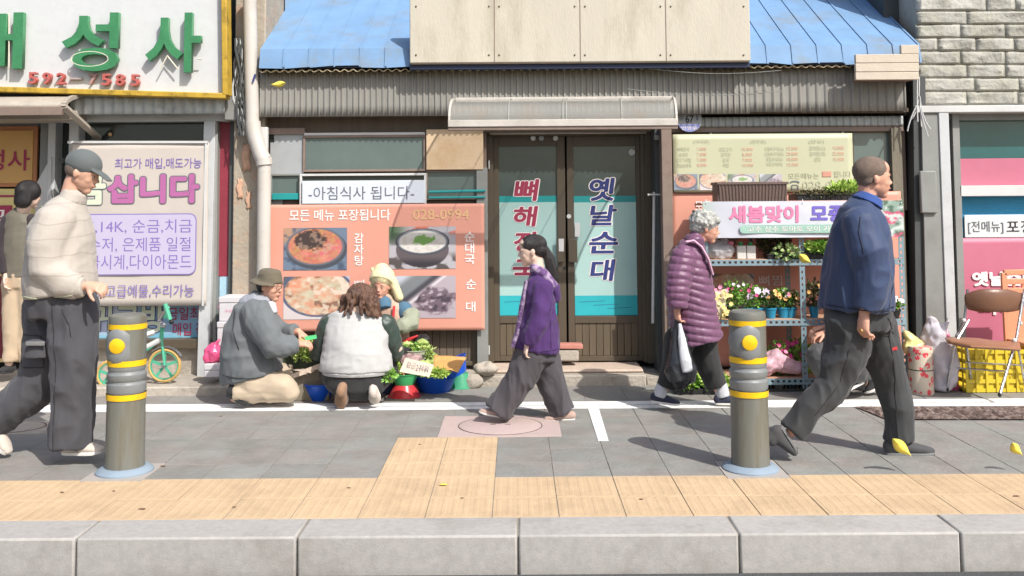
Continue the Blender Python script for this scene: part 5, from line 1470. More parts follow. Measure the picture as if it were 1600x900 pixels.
m_ocard = mat('ochre cardboard', (226, 172, 104), k=.72, rough=.8, var=.1, vs=5)
yc_ = 7.28
t = thing('price_card', 'beige handwritten price card leaning on the large blue basin', 'sign', P(651, 587, yc_))
qq = [P(634, 559, yc_ + .08), P(678, 570, yc_ + .06), P(671, 589, yc_), P(624, 581, yc_)]
slab(qq, .006, 'card', m_card, t, 0)
ctr = (qq[0] + qq[1] + qq[2] + qq[3]) / 4
txt('한근', 636, 565, 650, 575, yc_ - .01 + .045, m_tgray, t); txt('2천원', 650, 570, 670, 582, yc_ - .01 + .04, m_tgray, t)
for o_ in t.children:
    if o_.name.startswith('lettering'): o_.rotation_euler = (0, R(13), 0); o_.location = Vector((0, 0, 0))
for o_ in t.children:
    if o_.name.startswith('lettering'):
        me = o_.data; c_ = sum((v.co for v in me.vertices), Vector()) / len(me.vertices)
        me.transform(Matrix.Translation(-c_)); me.transform(Matrix.Shear('XZ', 4, (0, 0))); o_.location = c_ + Vector((0, -.012, 0))
t = thing('cardboard_sheet', 'ochre cardboard sheet covering the tilted blue basin', 'cardboard', P(704, 582, 7.42))
qq = [P(678, 556, 7.62), P(729, 561, 7.60), P(716, 583, 7.40), P(677, 577, 7.42)]
def cb(u, v):
    a = qq[3].lerp(qq[2], u); b = qq[0].lerp(qq[1], u); p = a.lerp(b, v); n_ = float(pn(np.array([[p.x * 22, p.y * 22, p.z * 9]]))[0]); return p + Vector((0, -.01, .02)) * n_
M().grid(cb, 14, 10).put('sheet', m_ocard, t, solid=.004)
# left half of the stall
t = thing('green_crate', 'dark green plastic crate of lettuce between the two shoppers', 'crate', P(470, 575, 7.55))
A, B, Z0, Z1 = rect(443, 556, 515, 575, 7.5)
mb = M().box(A, B, 7.5, 7.51, Z0, Z1).box(A, B, 7.75, 7.76, Z0, Z1).box(A, A + .01, 7.51, 7.75, Z0, Z1).box(B - .01, B, 7.51, 7.75, Z0, Z1).box(A, B, 7.51, 7.75, Z0, Z0 + .01)
mb.box(A - .01, B + .01, 7.488, 7.499, Z1 - .015, Z1 + .004); k = A
while k < B: mb.box(k, k + .01, 7.49, 7.4995, Z0, Z1 - .015); k += .035
mb.put('crate_frame', m_dgr, t)
tag(leafm(M(), ((A + B) / 2, 7.62, Z1 + .02), ((B - A) / 2, .1, .06), 220, .06, seed=17).put('lettuce', m_leafl, base=((A + B) / 2, 7.62, Z1 - .02), smooth=False), 'lime lettuce leaves spilling out of the dark green crate', 'vegetables')
t = thing('cardboard_box', 'flattened brown cardboard box in front of the green crate', 'box', G(480, 606))
mb = M().box(A - .02, B, 7.48, 7.76, 0, Z0 - .003)
mb.put('box_body', mat('grey brown cardboard', (150, 140, 122), k=.66, rough=.85, var=.12), t, bevel=.006)
slab([P(450, 577, 7.44), P(500, 577, 7.44), P(512, 566, 7.47), P(486, 583, 7.40)], .004, 'flap', m_card, t, 0)
M().bar(P(452, 590, 7.40), P(514, 566, 7.44), .035, .01).put('flap', m_card, t)
bowl('plastic_cup', 463, 617, 11, 26, mat('emerald plastic', (16, 176, 130), k=.72, rough=.3), 'emerald green tub beside the kneeling man\'s knee', group=None)
t = thing('price_card', 'pale blue grey handwritten card standing on the ground before the crate', 'sign', G(495, 621))
yk = G(495, 621).y
slab([P(483, 598, yk + .04), P(505, 599, yk + .04), P(517, 620, yk), P(479, 621, yk)], .005, 'card', mat('blue grey card', (170, 176, 200), k=.72, rough=.8), t, 0)
txt('상추', 487, 604, 501, 615, yk + .005, m_tgray, t)
t = thing('stool', 'low wooden stool the yellow hooded seller sits on', 'stool', P(612, 588, 7.95))
q = P(612, 588, 7.95)
M().box(q.x - .14, q.x + .14, 7.84, 8.1, .28, .31).put('seat', m_bplank, t, bevel=.006)
for dx in (-.12, .12):
    for dy in (7.86, 8.07): M().box(q.x + dx - .015, q.x + dx + .015, dy - .015, dy + .015, .09, .28).put('leg', m_bplank, t)

# ================================================================== FOLDING CHAIR, CRATE, BAGS
m_vin = mat('brown vinyl', (172, 122, 92), k=.68, rough=.4, var=.1, vs=6, bump=.08)
m_vinb = mat('dark brown vinyl', (136, 98, 76), k=.66, rough=.35, var=.1, vs=4, bump=.08)
YC = 7.5
fc = thing('folding_chair', 'brown vinyl folding chair with pale steel legs beside the yellow crate', 'chair', P(1540, 612, YC))
def cp(x, y, d=0): return P(x, y, YC + d)
# backrest: curved padded board
mb = M()
for seg_ in (0,):
    pts = []
    for k in range(9):
        u = k / 8; x = 1512 + (1596 - 1512) * u; y = 470 - 2 * math.sin(u * math.pi); e = min(1, .72 + 1.4 * min(u, 1 - u))
        pts.append((cp(x, y + 1.5, .03 - .07 * math.sin(u * math.pi) + .0), .088 * e, .022))
    mb.tube(pts, 14, rnd=True)
mb.put('backrest', m_vinb, fc)
mb = M(); mb.tube([(cp(1484, 534, -.12), .018, .05), (cp(1496, 535, -.12), .028, .22), (cp(1540, 537, -.12), .03, .24), (cp(1568, 540, -.12), .026, .22), (cp(1586, 536, -.1), .014, .05)], 16, axis=(0, 1, 0), rnd=True)
mb.put('seat', m_vin, fc)
for (pts, w) in ((((1512, 452, .05), (1507, 500, .05), (1492, 530, .08), (1480, 608, .12)), .011), (((1601, 452, .02), (1588, 530, -.1), (1562, 617, -.28)), .012), (((1514, 500, .0), (1495, 532, -.08)), .009),
                 (((1510, 536, .08), (1518, 600, .14)), .009), (((1590, 540, .06), (1602, 606, .1)), .009)):
    M().tube([(cp(*p), w, w) for p in pts], 8).put('leg', m_chrome, fc)
for (a, b) in (((1508, 566, .1), (1600, 571, .05)), ((1495, 575, .0), (1572, 580, -.22))): M().rod(cp(*a), cp(*b), .006, 6).put('stretcher', m_chrome, fc)
for (x, y, d) in ((1562, 617, -.28), (1480, 608, .12)): M().ell(cp(x, y, d), (.014, .014, .018)).put('rubber_foot', m_black, fc)
for (x, y, d) in ((1506, 501, .03), (1496, 524, .03), (1594, 505, -.03), (1585, 532, -.12)): M().ell(cp(x, y, d), (.018, .018, .018), su=8, sv=6).put('joint', m_white, fc)
# orange mesh backed child seat behind
oc = thing('orange_chair', 'pale orange plastic chair with slotted back behind the brown chair', 'chair', P(1590, 600, 7.95))
m_or = mat('pale orange plastic', (244, 164, 126), k=.74, rough=.4, var=.05)
yo2 = 7.95
mb = M()
for a, b in (((1568, 426), (1640, 424)), ((1568, 426), (1574, 540)), ((1640, 424), (1636, 540)), ((1571, 440), (1638, 439)), ((1571, 454), (1638, 453))):
    mb.bar(P(*a, yo2), P(*b, yo2), .045, .03)
for x in (1584, 1598, 1612, 1626): mb.bar(P(x, 440, yo2), P(x, 454, yo2), .02, .02)
mb.bar(P(1572, 500, yo2), P(1638, 500, yo2), .4, .025)
mb.put('backrest', m_or, oc, bevel=.005)
M().box(P(1572, 540, yo2).x, P(1640, 540, yo2).x, yo2 - .36, yo2 + .02, P(1600, 535, yo2).z, P(1600, 528, yo2).z).put('seat', m_or, oc, bevel=.01)
for x in (1574, 1636):
    for d in (-.33, 0): M().bar(P(x, 534, yo2) + Vector((0, d, 0)), Vector((P(x, 534, yo2).x, yo2 + d, .0)), .04, .03).put('leg', m_or, oc)
m_ycr = mat('yellow crate plastic', (240, 212, 60), k=.7, rough=.4, var=.05)
yx = 7.62
t = thing('yellow_crate', 'yellow plastic crate standing under the folding chair', 'crate', P(1556, 600, yx))
A, B, Z0, Z1 = rect(1508, 543, 1622, 601, yx); Z0 = .004
mb = M()
for z in (0, .2, .42, .64, .86):
    zz = Z0 + (Z1 - Z0) * z; mb.box(A, B, yx, yx + .012, zz, zz + .03).box(A, A + .012, yx + .0121, yx + .36, zz, zz + .03).box(B - .012, B, yx + .0121, yx + .36, zz, zz + .03)
mb.box(A, B, yx + .36, yx + .372, Z0, Z1).box(A, B, yx + .013, yx + .359, Z0, Z0 + .01)
n = 7
for k in range(n + 1):
    x = A + (B - A - .018) * k / n; mb.box(x, x + .018, yx - .006, yx - .0005, Z0, Z1)
for k in range(4):
    y = yx + .03 + k * .09; mb.box(A - .006, A - .0005, y, y + .018, Z0, Z1).box(B + .0005, B + .006, y, y + .018, Z0, Z1)
mb.put('crate_frame', m_ycr, t)
M().box(A + .013, B - .013, yx + .0135, yx + .02, Z0 + .01, Z1 - .03).put('inner_wall', m_ycr, t)
m_floral = mat('floral printed tin', (238, 222, 200), k=.76, rough=.4, var=.02, bump=.02, vs=3)
def floral(N, L, tc, out):
    v = N.new('ShaderNodeTexVoronoi'); v.inputs['Scale'].default_value = 17; L.new(tc.outputs['Object'], v.inputs['Vector'])
    r_ = N.new('ShaderNodeMapRange'); r_.inputs['From Min'].default_value = .46; r_.inputs['From Max'].default_value = .38; L.new(v.outputs['Distance'], r_.inputs['Value'])
    n_ = N.new('ShaderNodeTexNoise'); n_.inputs['Scale'].default_value = 60; L.new(tc.outputs['Object'], n_.inputs['Vector'])
    mu = N.new('ShaderNodeMath'); mu.operation = 'MULTIPLY'; L.new(r_.outputs[0], mu.inputs[0]); L.new(n_.outputs['Fac'], mu.inputs[1])
    m2 = N.new('ShaderNodeMath'); m2.operation = 'GREATER_THAN'; m2.inputs[1].default_value = .44; L.new(mu.outputs[0], m2.inputs[0])
    mx = N.new('ShaderNodeMix'); mx.data_type = 'RGBA'; L.new(m2.outputs[0], mx.inputs['Factor']); L.new(out, mx.inputs['A']); mx.inputs['B'].default_value = (.62, .06, .08, 1)
    return mx.outputs['Result']
m_floral = mat('red floral print', (238, 222, 200), k=.62, rough=.4, var=.02, bump=.02, vs=3, extra=floral)
yt_ = 7.62
q = P(1440, 610, yt_); q.z = 0
t = thing('floral_tin', 'cream tin with red flower print between the walking man and the chair', 'tin', (q.x, yt_, 0))
rr_ = 18 / FPX * yt_; hh = P(1440, 543, yt_).z
M().lathe([(0, 0), (rr_, 0), (rr_, hh - .03), (rr_ * .98, hh - .03)], (q.x, yt_, 0), 28).put('tin_body', m_floral, t)
M().lathe([(rr_ * 1.03, hh - .035), (rr_ * 1.03, hh - .005), (rr_ * .95, hh + .01), (0, hh + .012)], (q.x, yt_, 0), 28).put('lid', m_floral, t)
M().lathe([(rr_ * 1.01, hh * .52), (rr_ * 1.02, hh * .53), (rr_ * 1.01, hh * .54)], (q.x, yt_, 0), 28).put('dark_band', m_black, t)
mb = M().tube([(P(1418, 543, 7.7), .05, .05), (P(1426, 532, 7.7), .06, .05), (P(1416, 520, 7.7), .02, .03)], 10, rnd=True).tube([(P(1430, 543, 7.7), .05, .05), (P(1440, 536, 7.7), .02, .03)], 10, rnd=True)
tag(blob('snack_bag', mb, .009, mat('pink yellow printed bag', (244, 226, 150), k=.78, rough=.3, var=.1, vs=6, bump=.3, bs=16, col2=(226, 110, 140)), None, 1, crinkle(.012, 20)), 'pink and yellow printed bag on top of the floral tin', 'bag')
yv = 7.72
mb = M().tube([(P(1473, 606, yv), .10, .1), (P(1470, 570, yv), .13, .11), (P(1462, 540, yv), .12, .1), (P(1462, 520, yv), .11, .08), (P(1455, 500, yv), .05, .04), (P(1452, 494, yv), .02, .03)], 14, rnd=False).tube([(P(1472, 520, yv), .06, .05), (P(1482, 497, yv), .015, .03)], 10, rnd=True)
tag(blob('vinyl_bag', mb, .012, mat('greyish translucent vinyl', (226, 220, 226), k=.76, rough=.2, var=.08, vs=4, bump=.5, bs=12, alpha=.82), None, 1, crinkle(.03, 9)), 'tall translucent white plastic bag beside the floral tin', 'bag')
mb = M().tube([(P(1483, 606, 7.8), .07, .07), (P(1484, 570, 7.8), .08, .07), (P(1482, 540, 7.8), .04, .05), (P(1478, 516, 7.8), .015, .02)], 12, rnd=True)
tag(blob('printed_bag', mb, .012, mat('mauve printed bag', (214, 190, 206), k=.72, rough=.35, var=.1, bump=.4, bs=16, col2=(226, 80, 120)), None, 1, crinkle(.02, 14)), 'mauve and pink printed bag between the translucent bag and crate', 'bag')

# ================================================================== FALLING PETALS
m_pet = mat('yellow petal', (246, 228, 96), k=.8, rough=.5, var=.05, bump=0)
for (x, y, Y, L_, W_, rot, lab) in ((435, 131, 6.2, 22, 10, .15, 'yellow petal drifting in front of the brown siding'), (1257, 404, 6.4, 22, 13, -.6, 'yellow petal floating before the upper shelf of the rack'),
                                    (1408, 698, 5.4, 38, 18, -.75, 'yellow petal floating before the walking man\'s shoe'), (1588, 701, 5.4, 24, 15, -.85, 'yellow petal in the air at the far right')):
    c = P(x, y, Y); s = Y / FPX; mb = M(); l, w = L_ * s / 2, W_ * s / 2
    def pfn(u, v):
        a = (u - .5) * 2; ww = w * (1 - abs(a) ** 1.8) * (1 + .25 * a); X = a * l; Z = (v - .5) * 2 * ww
        return (c.x + X * math.cos(rot) - Z * math.sin(rot), Y - .8 * w * a * a + .9 * w * (v - .5) ** 2 * 4 + .3 * w * a, c.z + X * math.sin(rot) + Z * math.cos(rot))
    mb.grid(pfn, 12, 6); tag(mb.put('petal', m_pet, base=c, solid=.001), lab, 'petal', 'falling yellow petals')
g_ = G(693, 759)
mb = M().ell((g_.x, g_.y, .008), (.022, .012, .003)); tag(mb.put('petal', m_pet, base=g_), 'tiny yellow petal lying on the tactile tiles', 'petal', 'falling yellow petals')
random.seed(21)
m_stain = mat('dark spot', (150, 120, 96), k=.6, rough=.9)
for (x, y, r) in ((97, 770, .012), (222, 796, .02), (178, 768, .01), (366, 793, .012), (545, 763, .012), (656, 695, .01), (722, 779, .01), (1002, 781, .013), (1588, 776, .018), (640, 704, .006), (345, 651, .01), (254, 729, .02)):
    g_ = G(x, y); mb = M().ell((g_.x, g_.y, .0042), (r, r * .5, .002), su=8, sv=4)
    _o = mb.put('gum_spot', m_stain, pav)
# ================================================================== PEOPLE
def skinm(nm, c): return mat(nm, c, k=.72, rough=.5, var=.06, vs=18, bump=.06, bs=160, spec=.35, sub=.05)
sk_a = skinm('warm tan skin', (232, 182, 156)); sk_b = skinm('fair skin', (246, 212, 192)); sk_c = skinm('reddish tan skin', (236, 178, 152)); sk_d = skinm('sun tanned skin', (214, 150, 118))
m_eyew = mat('eye white', (226, 220, 214), rough=.3, bump=0, var=0); m_iris = mat('dark iris', (44, 30, 24), rough=.2, bump=0, var=0)
m_lip = mat('lip', (196, 116, 108), rough=.5, bump=0)
def hairm(nm, c, **k):
    return mat(nm, c, k=k.get('k', .6), rough=k.get('rough', .42), var=.3, vs=5, bump=.5, bs=30, stretch=k.get('st', (14, 14, 2)), spec=.5, col2=k.get('col2'))
h_black = hairm('black hair', (48, 44, 44)); h_brown = hairm('reddish brown wavy hair', (104, 72, 58), col2=(134, 100, 80)); h_grey = hairm('grey permed hair', (216, 214, 206), k=.74, rough=.7, st=(8, 8, 8), col2=(166, 168, 164))
h_buzz = mat('cropped dark hair', (150, 130, 116), k=.6, rough=.8, var=.2, vs=30, bump=.5, bs=400)
def cloth(nm, c, **k):
    return mat(nm, c, k=k.get('k', .7), rough=k.get('rough', .85), var=k.get('var', .07), vs=k.get('vs', 7), bump=min(.1, k.get('bump', .08)), bs=max(90, k.get('bs', 120)), sheen=k.get('sheen', .12), spec=k.get('spec', .25), extra=k.get('extra'), stretch=k.get('stretch', (1, 1, 1)), col2=k.get('col2'))
def folds(amp=.006, s=(9, 9, 5), seed=0.0, fine=.0008):
    s = np.array(s, float)
    def d(p, n):
        w = (pn(p * 5 + seed) - .5)[:, None] * .09
        q = (p + w) * s + seed
        r = 1 - np.abs(2 * pn(q) - 1) ** .8
        r2 = 1 - np.abs(2 * pn(q * 2.1 + 7) - 1)
        return p + n * (amp * (r - .6) + amp * .45 * (r2 - .5) + fine * (pn(p * 60) - .5))[:, None]
    return d

def crease(m, scale=7, dist=.035, st=(1, 1, .55), s=.7):
    N, L = m.node_tree.nodes, m.node_tree.links
    b = N['Principled BSDF']; tc = N.new('ShaderNodeTexCoord'); mp = N.new('ShaderNodeMapping'); mp.inputs['Scale'].default_value = st
    mp.inputs['Rotation'].default_value = (.3, .5, .2)
    L.new(tc.outputs['Object'], mp.inputs[0])
    n = N.new('ShaderNodeTexNoise'); n.noise_type = 'RIDGED_MULTIFRACTAL'; n.inputs['Scale'].default_value = scale; n.inputs['Detail'].default_value = 3; n.inputs['Roughness'].default_value = .45
    n.inputs['Distortion'].default_value = .5
    L.new(mp.outputs[0], n.inputs['Vector'])
    bp = N.new('ShaderNodeBump'); bp.inputs['Strength'].default_value = s; bp.inputs['Distance'].default_value = dist
    L.new(n.outputs['Fac'], bp.inputs['Height'])
    old = [l for l in L if l.to_node == b and l.to_socket.name == 'Normal']
    if old: L.new(old[0].from_socket, bp.inputs['Normal'])
    L.new(bp.outputs[0], b.inputs['Normal'])
    return m

class Fig:
    def __init__(s, label, base, Y0, skin, sc=1.0):
        s.Y0 = Y0; s.s = FPX / Y0; s.sc = sc; s.skin = skin
        s.root = thing('person', label, 'person', (P(base[0], base[1], Y0).x, Y0, 0))
        s.b = M()
    def p(s, x, y, d=0.0):
        return P(x, y, s.Y0 + d / s.s)
    def t(s, x, y, d, r, ra=None):
        return (s.p(x, y, d), r / s.s, (ra if ra is not None else r) / s.s)
    def tube(s, mb, pts, seg=16, axis=(0, 1, 0), rnd=True):
        return mb.tube([s.t(*q) for q in pts], seg, axis, rnd)
    def limb(s, pts):     # pts ((x,y,d), radius in metres)
        s.b.tube([(s.p(*q), r * s.sc, r * s.sc) for q, r in pts], 14, rnd=True)
    def head(s, c, h, yaw, pitch, neck, roll=0, lips=True, brow=None, female=False):
        """c: head centre in px, h: chin to crown in px, neck: base of the neck (x, y, d)"""
        s.hc = s.p(*c); s.h = h / s.s
        s.Q = Matrix.Rotation(R(yaw), 3, 'Z') @ Matrix.Rotation(R(pitch), 3, 'Y') @ Matrix.Rotation(R(roll), 3, 'X')
        L, hh, Q, b = s.L, s.h, s.Q, s.b
        def e(a, bb, cc, r): b.ell(L(a, bb, cc), [x * hh for x in r], Q, 20, 14)
        e(-.04, 0, .16, (.42, .325, .34)); e(.08, 0, .02, (.31, .30, .34)); e(.14, 0, -.17, (.245, .245, .27))
        e(.25, 0, -.385, (.12, .12, .10)); e(.27, 0, -.21, (.115, .15, .14)); e(.15, 0, .22, (.245, .26, .22)); e(.31, 0, .075, (.085, .23, .05)); e(.0, 0, -.2, (.2, .26, .17))
        for sd in (-1, 1):
            e(.225, sd * .15, -.12, (.11, .10, .11)); e(-.03, sd * .315, -.06, (.07, .035, .10)); e(-.045, sd * .335, -.03, (.05, .03, .07))
        b.tube([(L(.37, 0, .04), .03 * hh, .035 * hh), (L(.415, 0, -.05), .032 * hh, .038 * hh), (L(.45, 0, -.105), .038 * hh, .048 * hh)], 10, rnd=True)
        for sd in (-1, 1): e(.40, sd * .045, -.125, (.045, .035, .03))
        e(.365, 0, -.225, (.055, .095, .035)); e(.355, 0, -.27, (.05, .08, .032))
        nk = s.p(*neck)
        b.tube([(L(-.1, 0, -.1), .23 * hh, .22 * hh), (L(-.12, 0, -.35), .21 * hh, .22 * hh), (nk, .24 * hh, .27 * hh)], 14, rnd=True)
        for sd in (-1, 1):
            w = M().ell(L(.325, sd * .125, -.005), (.045 * hh, .05 * hh, .028 * hh), Q, 10, 8).put('eye', m_eyew, s.root)
            M().ell(L(.352, sd * .13, -.005), (.022 * hh, .024 * hh, .024 * hh), Q, 8, 6).put('iris', m_iris, w)
            M().tube([(L(.352, sd * .08, .016), .004 * hh, .006 * hh), (L(.364, sd * .125, .026), .006 * hh, .007 * hh), (L(.338, sd * .172, .013), .004 * hh, .006 * hh)], 6).put('eyelid', m_iris, s.root)
            M().tube([(L(.381, sd * .07, .085), .007 * hh, .009 * hh), (L(.384, sd * .13, .103), .009 * hh, .009 * hh), (L(.338, sd * .2, .09), .005 * hh, .007 * hh)], 6).put('eyebrow', brow or h_black, s.root)
        if lips:
            M().tube([(L(.385, -.085, -.247), .008 * hh, .01 * hh), (L(.417, -.03, -.238), .018 * hh, .02 * hh), (L(.419, .03, -.238), .018 * hh, .02 * hh), (L(.385, .085, -.247), .008 * hh, .01 * hh)], 8).put('lips', m_lip, s.root)
    def L(s, a, b, c): return s.hc + s.Q @ Vector((a, b, c)) * s.h
    def hand(s, w, dr, nm, side=1, curl=28, size=.17, spread=.12, thumb=1.0):
        """w: wrist (x,y,d); dr: finger direction; nm: palm normal; side: +1/-1 which side the thumb is on"""
        w = s.p(*w) if not isinstance(w, Vector) else w
        dr = Vector(dr).normalized(); nm = Vector(nm); nm = (nm - dr * nm.dot(dr)).normalized(); sd = dr.cross(nm) * side
        z = size * s.sc
        b = s.b
        b.tube([(w, .14 * z, .17 * z), (w + dr * z * .15, .13 * z, .22 * z), (w + dr * z * .42, .115 * z, .25 * z)], 12, axis=sd, rnd=True)
        for k, (off, ln) in enumerate(((.19, .43), (.065, .48), (-.06, .45), (-.18, .36))):
            base = w + dr * z * (.47 - .02 * abs(off) * 5) + sd * z * off
            d = (dr + sd * off * spread * 5).normalized(); q = base; pts = [(q - d * z * .06, .062 * z, .062 * z), (q, .06 * z, .06 * z)]
            for j, f_ in enumerate((.45, .31, .24)):
                ax = d.cross(nm)
                d = (Matrix.Rotation(R(curl * (.7 if j == 0 else 1.1)), 3, ax) @ d).normalized()
                q = q + d * z * ln * f_; r = (.056, .05, .042)[j] * z; pts.append((q, r, r))
            b.tube(pts, 8, axis=sd, rnd=True)
        d = (dr * .6 + sd * .8 + nm * .35).normalized(); q = w + dr * z * .14 + sd * z * .14; pts = [(q, .085 * z, .085 * z)]
        for j, f_ in enumerate((.22, .18, .15)):
            q = q + d * z * f_ * thumb; pts.append((q, (.075, .066, .052)[j] * z, (.075, .066, .052)[j] * z)); d = (d + dr * .35 + nm * .15).normalized()
        b.tube(pts, 8, rnd=True)
    def body(s, name='body', vox=.0062):
        return blob(name, s.b, vox, s.skin, s.root, 3, None, fac=.5)
    def shoe(s, heel, toe, mu, ms, w=.046, h=1.0, up=(0, 0, 1), name='shoe', collar=True):
        a, b = s.p(*heel), s.p(*toe); f = b - a; l = f.length; f.normalize(); up = Vector(up); up = (up - f * up.dot(f)).normalized(); sd = f.cross(up); w *= s.sc; hh = h * s.sc
        m = M()
        m.tube([(a + f * l * .07 + up * .050 * hh, .046 * hh, w * .72), (a + f * l * .3 + up * .050 * hh, .046 * hh, w * .76), (a + f * l * .55 + up * .040 * hh, .036 * hh, w * .95), (a + f * l * .8 + up * .03 * hh, .027 * hh, w * .98), (a + f * l * .93 + up * .026 * hh, .021 * hh, w * .75)], 16, axis=sd, rnd=True)
        if collar: m.tube([(a + f * l * .16 + up * .05 * hh, .05, w * .7), (a + f * l * .18 + up * .1 * hh, .048 * s.sc, w * .68)], 12, axis=sd, rnd=True)
        o = blob(name, m, .006, mu, s.root, 3)
        k = M(); n = 20; v = []
        for zz in (0.0, .018 * hh):
            for j in range(n):
                t = 2 * math.pi * j / n; u = .5 - .5 * math.cos(t); ww = w * (.78 + .28 * sst(.3, .75, np.array([u]))[0]) * abs(math.sin(t)) ** .6 * (1 if math.sin(t) > 0 else -1)
                v.append(a + f * (l * (-.02 + 1.03 * u)) + sd * ww + up * (zz + .012 * max(0, u - .8) * 4 * hh * (1 if zz == 0 else 1)))
        k.add(v, [tuple(range(n)), tuple(reversed(range(n, 2 * n)))] + [(j, j + n, (j + 1) % n + n, (j + 1) % n) for j in range(n)])
        k.put('sole', ms, o, bevel=.002)
        if l > .2:
            lc = M()
            for j in range(4):
                c_ = a + f * l * (.42 + .09 * j) + up * (.088 - .014 * j) * hh
                lc.bar(c_ - sd * w * .4, c_ + sd * w * .4, .007, .006)
            lc.put('laces', ms, o)
        return o

def seam(F, ob, pts, r=.0028, m=None, name='seam'):
    """a thin stitched line laid on the garment: points (x, y) in px are dropped onto the garment from the street side"""
    me = ob.data; n = len(me.vertices); p = np.empty(n * 3); me.vertices.foreach_get('co', p); p = p.reshape(-1, 3) + np.array(ORG[ob.name])
    out = []; m_ = []
    for k in range(len(pts) - 1):
        for j in range(7):
            t = j / 6; m_.append((pts[k][0] * (1 - t) + pts[k + 1][0] * t, pts[k][1] * (1 - t) + pts[k + 1][1] * t))
    for (x, y) in m_:
        q = F.p(x, y, 0); dd = (p[:, 0] - q.x) ** 2 + (p[:, 2] - q.z) ** 2; near = dd < .02 ** 2
        if near.sum() == 0: continue
        i = np.where(near)[0]; y0 = p[i, 1].min(); i = i[p[i, 1] < y0 + .05]; c = p[i[np.argmin(dd[i])]]
        out.append((Vector((q.x, c[1] - r * .3, q.z)), r, r))
    if len(out) > 2: M().tube(out, 6).put(name, m, F.root)
m_rub = mat('white shoe rubber', (232, 228, 222), k=.76, rough=.6); m_rubd = mat('black shoe rubber', (50, 50, 52), k=.7, rough=.6); m_rubg = mat('grey shoe rubber', (140, 140, 140), k=.65, rough=.6)
m_can = cloth('cream canvas', (224, 212, 200)); m_blk = cloth('black shoe cloth', (58, 58, 60), k=.75); m_sock = cloth('pale sock', (214, 216, 222), bump=.4, bs=60)

# ---------------------------------------------------------------- man with the cap (left)
def stripes(freq, th, c, amt=1.0, slope=.12):
    def ex(N, L, tc, out):
        sp = N.new('ShaderNodeSeparateXYZ'); L.new(tc.outputs['Object'], sp.inputs[0])
        n_ = N.new('ShaderNodeTexNoise'); n_.inputs['Scale'].default_value = 3.5; L.new(tc.outputs['Object'], n_.inputs['Vector'])
        a = N.new('ShaderNodeMath'); a.operation = 'MULTIPLY_ADD'; a.inputs[1].default_value = slope; L.new(n_.outputs['Fac'], a.inputs[0]); L.new(sp.outputs['Z'], a.inputs[2])
        b = N.new('ShaderNodeMath'); b.operation = 'MULTIPLY'; b.inputs[1].default_value = freq; L.new(a.outputs[0], b.inputs[0])
        f_ = N.new('ShaderNodeMath'); f_.operation = 'FRACT'; L.new(b.outputs[0], f_.inputs[0])
        g_ = N.new('ShaderNodeMath'); g_.operation = 'LESS_THAN'; g_.inputs[1].default_value = th; L.new(f_.outputs[0], g_.inputs[0])
        h_ = N.new('ShaderNodeMath'); h_.operation = 'MULTIPLY'; h_.inputs[1].default_value = amt; L.new(g_.outputs[0], h_.inputs[0])
        mx = N.new('ShaderNodeMix'); mx.data_type = 'RGBA'; L.new(h_.outputs[0], mx.inputs['Factor']); L.new(out, mx.inputs['A']); mx.inputs['B'].default_value = (*(x * .7 for x in lin(c)), 1)
        return mx.outputs['Result']
    return ex
c_swe = cloth('cream striped knit', (230, 220, 208), k=.54, bump=.35, bs=60, extra=stripes(9.5, .07, (160, 146, 136), .38))
c_cargo = cloth('charcoal cargo cotton', (108, 108, 114), k=.44, var=.1)
c_cap = cloth('grey cotton cap', (112, 118, 118), k=.66, bump=.2, bs=90)
for _m, _s in ((c_swe, 3.0), (c_cargo, 5.0)): crease(_m, _s, .02, s=.35 if _m is c_swe else .7)
F = Fig('man in a grey cap, cream striped sweater and charcoal cargo trousers striding right', (75, 705), 5.80, sk_a)
F.head((129, 269, 0), 63, 3, 20, (104, 328, 0))
F.limb([((101, 325, 0), .07), ((95, 345, 0), .098), ((92, 400, 0), .092), ((92, 465, 0), .092)])
F.limb([((88, 345, -36), .06), ((76, 420, -44), .042), ((112, 448, -46), .034), ((138, 447, -48), .026)])
F.limb([((100, 345, 36), .06), ((92, 420, 44), .042), ((84, 458, 46), .03)])
F.limb([((108, 470, -14), .062), ((118, 580, -18), .055), ((114, 685, -20), .035), ((124, 700, -20), .03)])
F.limb([((80, 470, 16), .062), ((62, 590, 18), .055), ((4, 655, 18), .035), ((0, 685, 18), .03)])
F.hand((136, 446, -48), (.95, -.15, -.12), (-.1, .5, -.8), -1, 45, .17)
F.hand((84, 458, 46), (.1, 0, -1), (.3, -.9, 0), 1, 30, .16)
F.body()
mb = M()
F.tube(mb, [(115, 308, 0, 17, 22), (106, 324, 0, 30, 42), (96, 358, 0, 47, 56), (94, 400, 0, 50, 58), (94, 440, 0, 53, 58), (96, 460, 0, 53, 56)], 20, rnd='a')
F.tube(mb, [(86, 346, -36, 30, 28), (72, 385, -46, 29, 26), (74, 420, -48, 27, 24), (100, 444, -48, 23, 20), (124, 449, -48, 19, 16)], 16, rnd='a')
F.tube(mb, [(100, 346, 36, 28), (94, 400, 46, 26), (88, 444, 46, 20)], 12, rnd='a')
_g = blob('sweater', mb, .010, c_swe, F.root, 5, folds(.010, (5, 5, 8), 3.3, .0006))
seam(F, _g, [(48, 350), (60, 335), (84, 322)], .003, m_tmg)
seam(F, _g, [(44, 458), (90, 462), (140, 456)], .004, m_tmg)
mb = M(); F.tube(mb, [(119, 299, 0, 17, 21), (113, 314, 0, 21, 27)], 18, rnd=False); blob('collar', mb, .008, c_swe, F.root, 2)
mb = M(); F.tube(mb, [(122, 449, -48, 17, 15), (131, 449, -48, 15, 13)], 14, rnd='a'); blob('cuff', mb, .008, c_swe, F.root, 2)
mb = M()
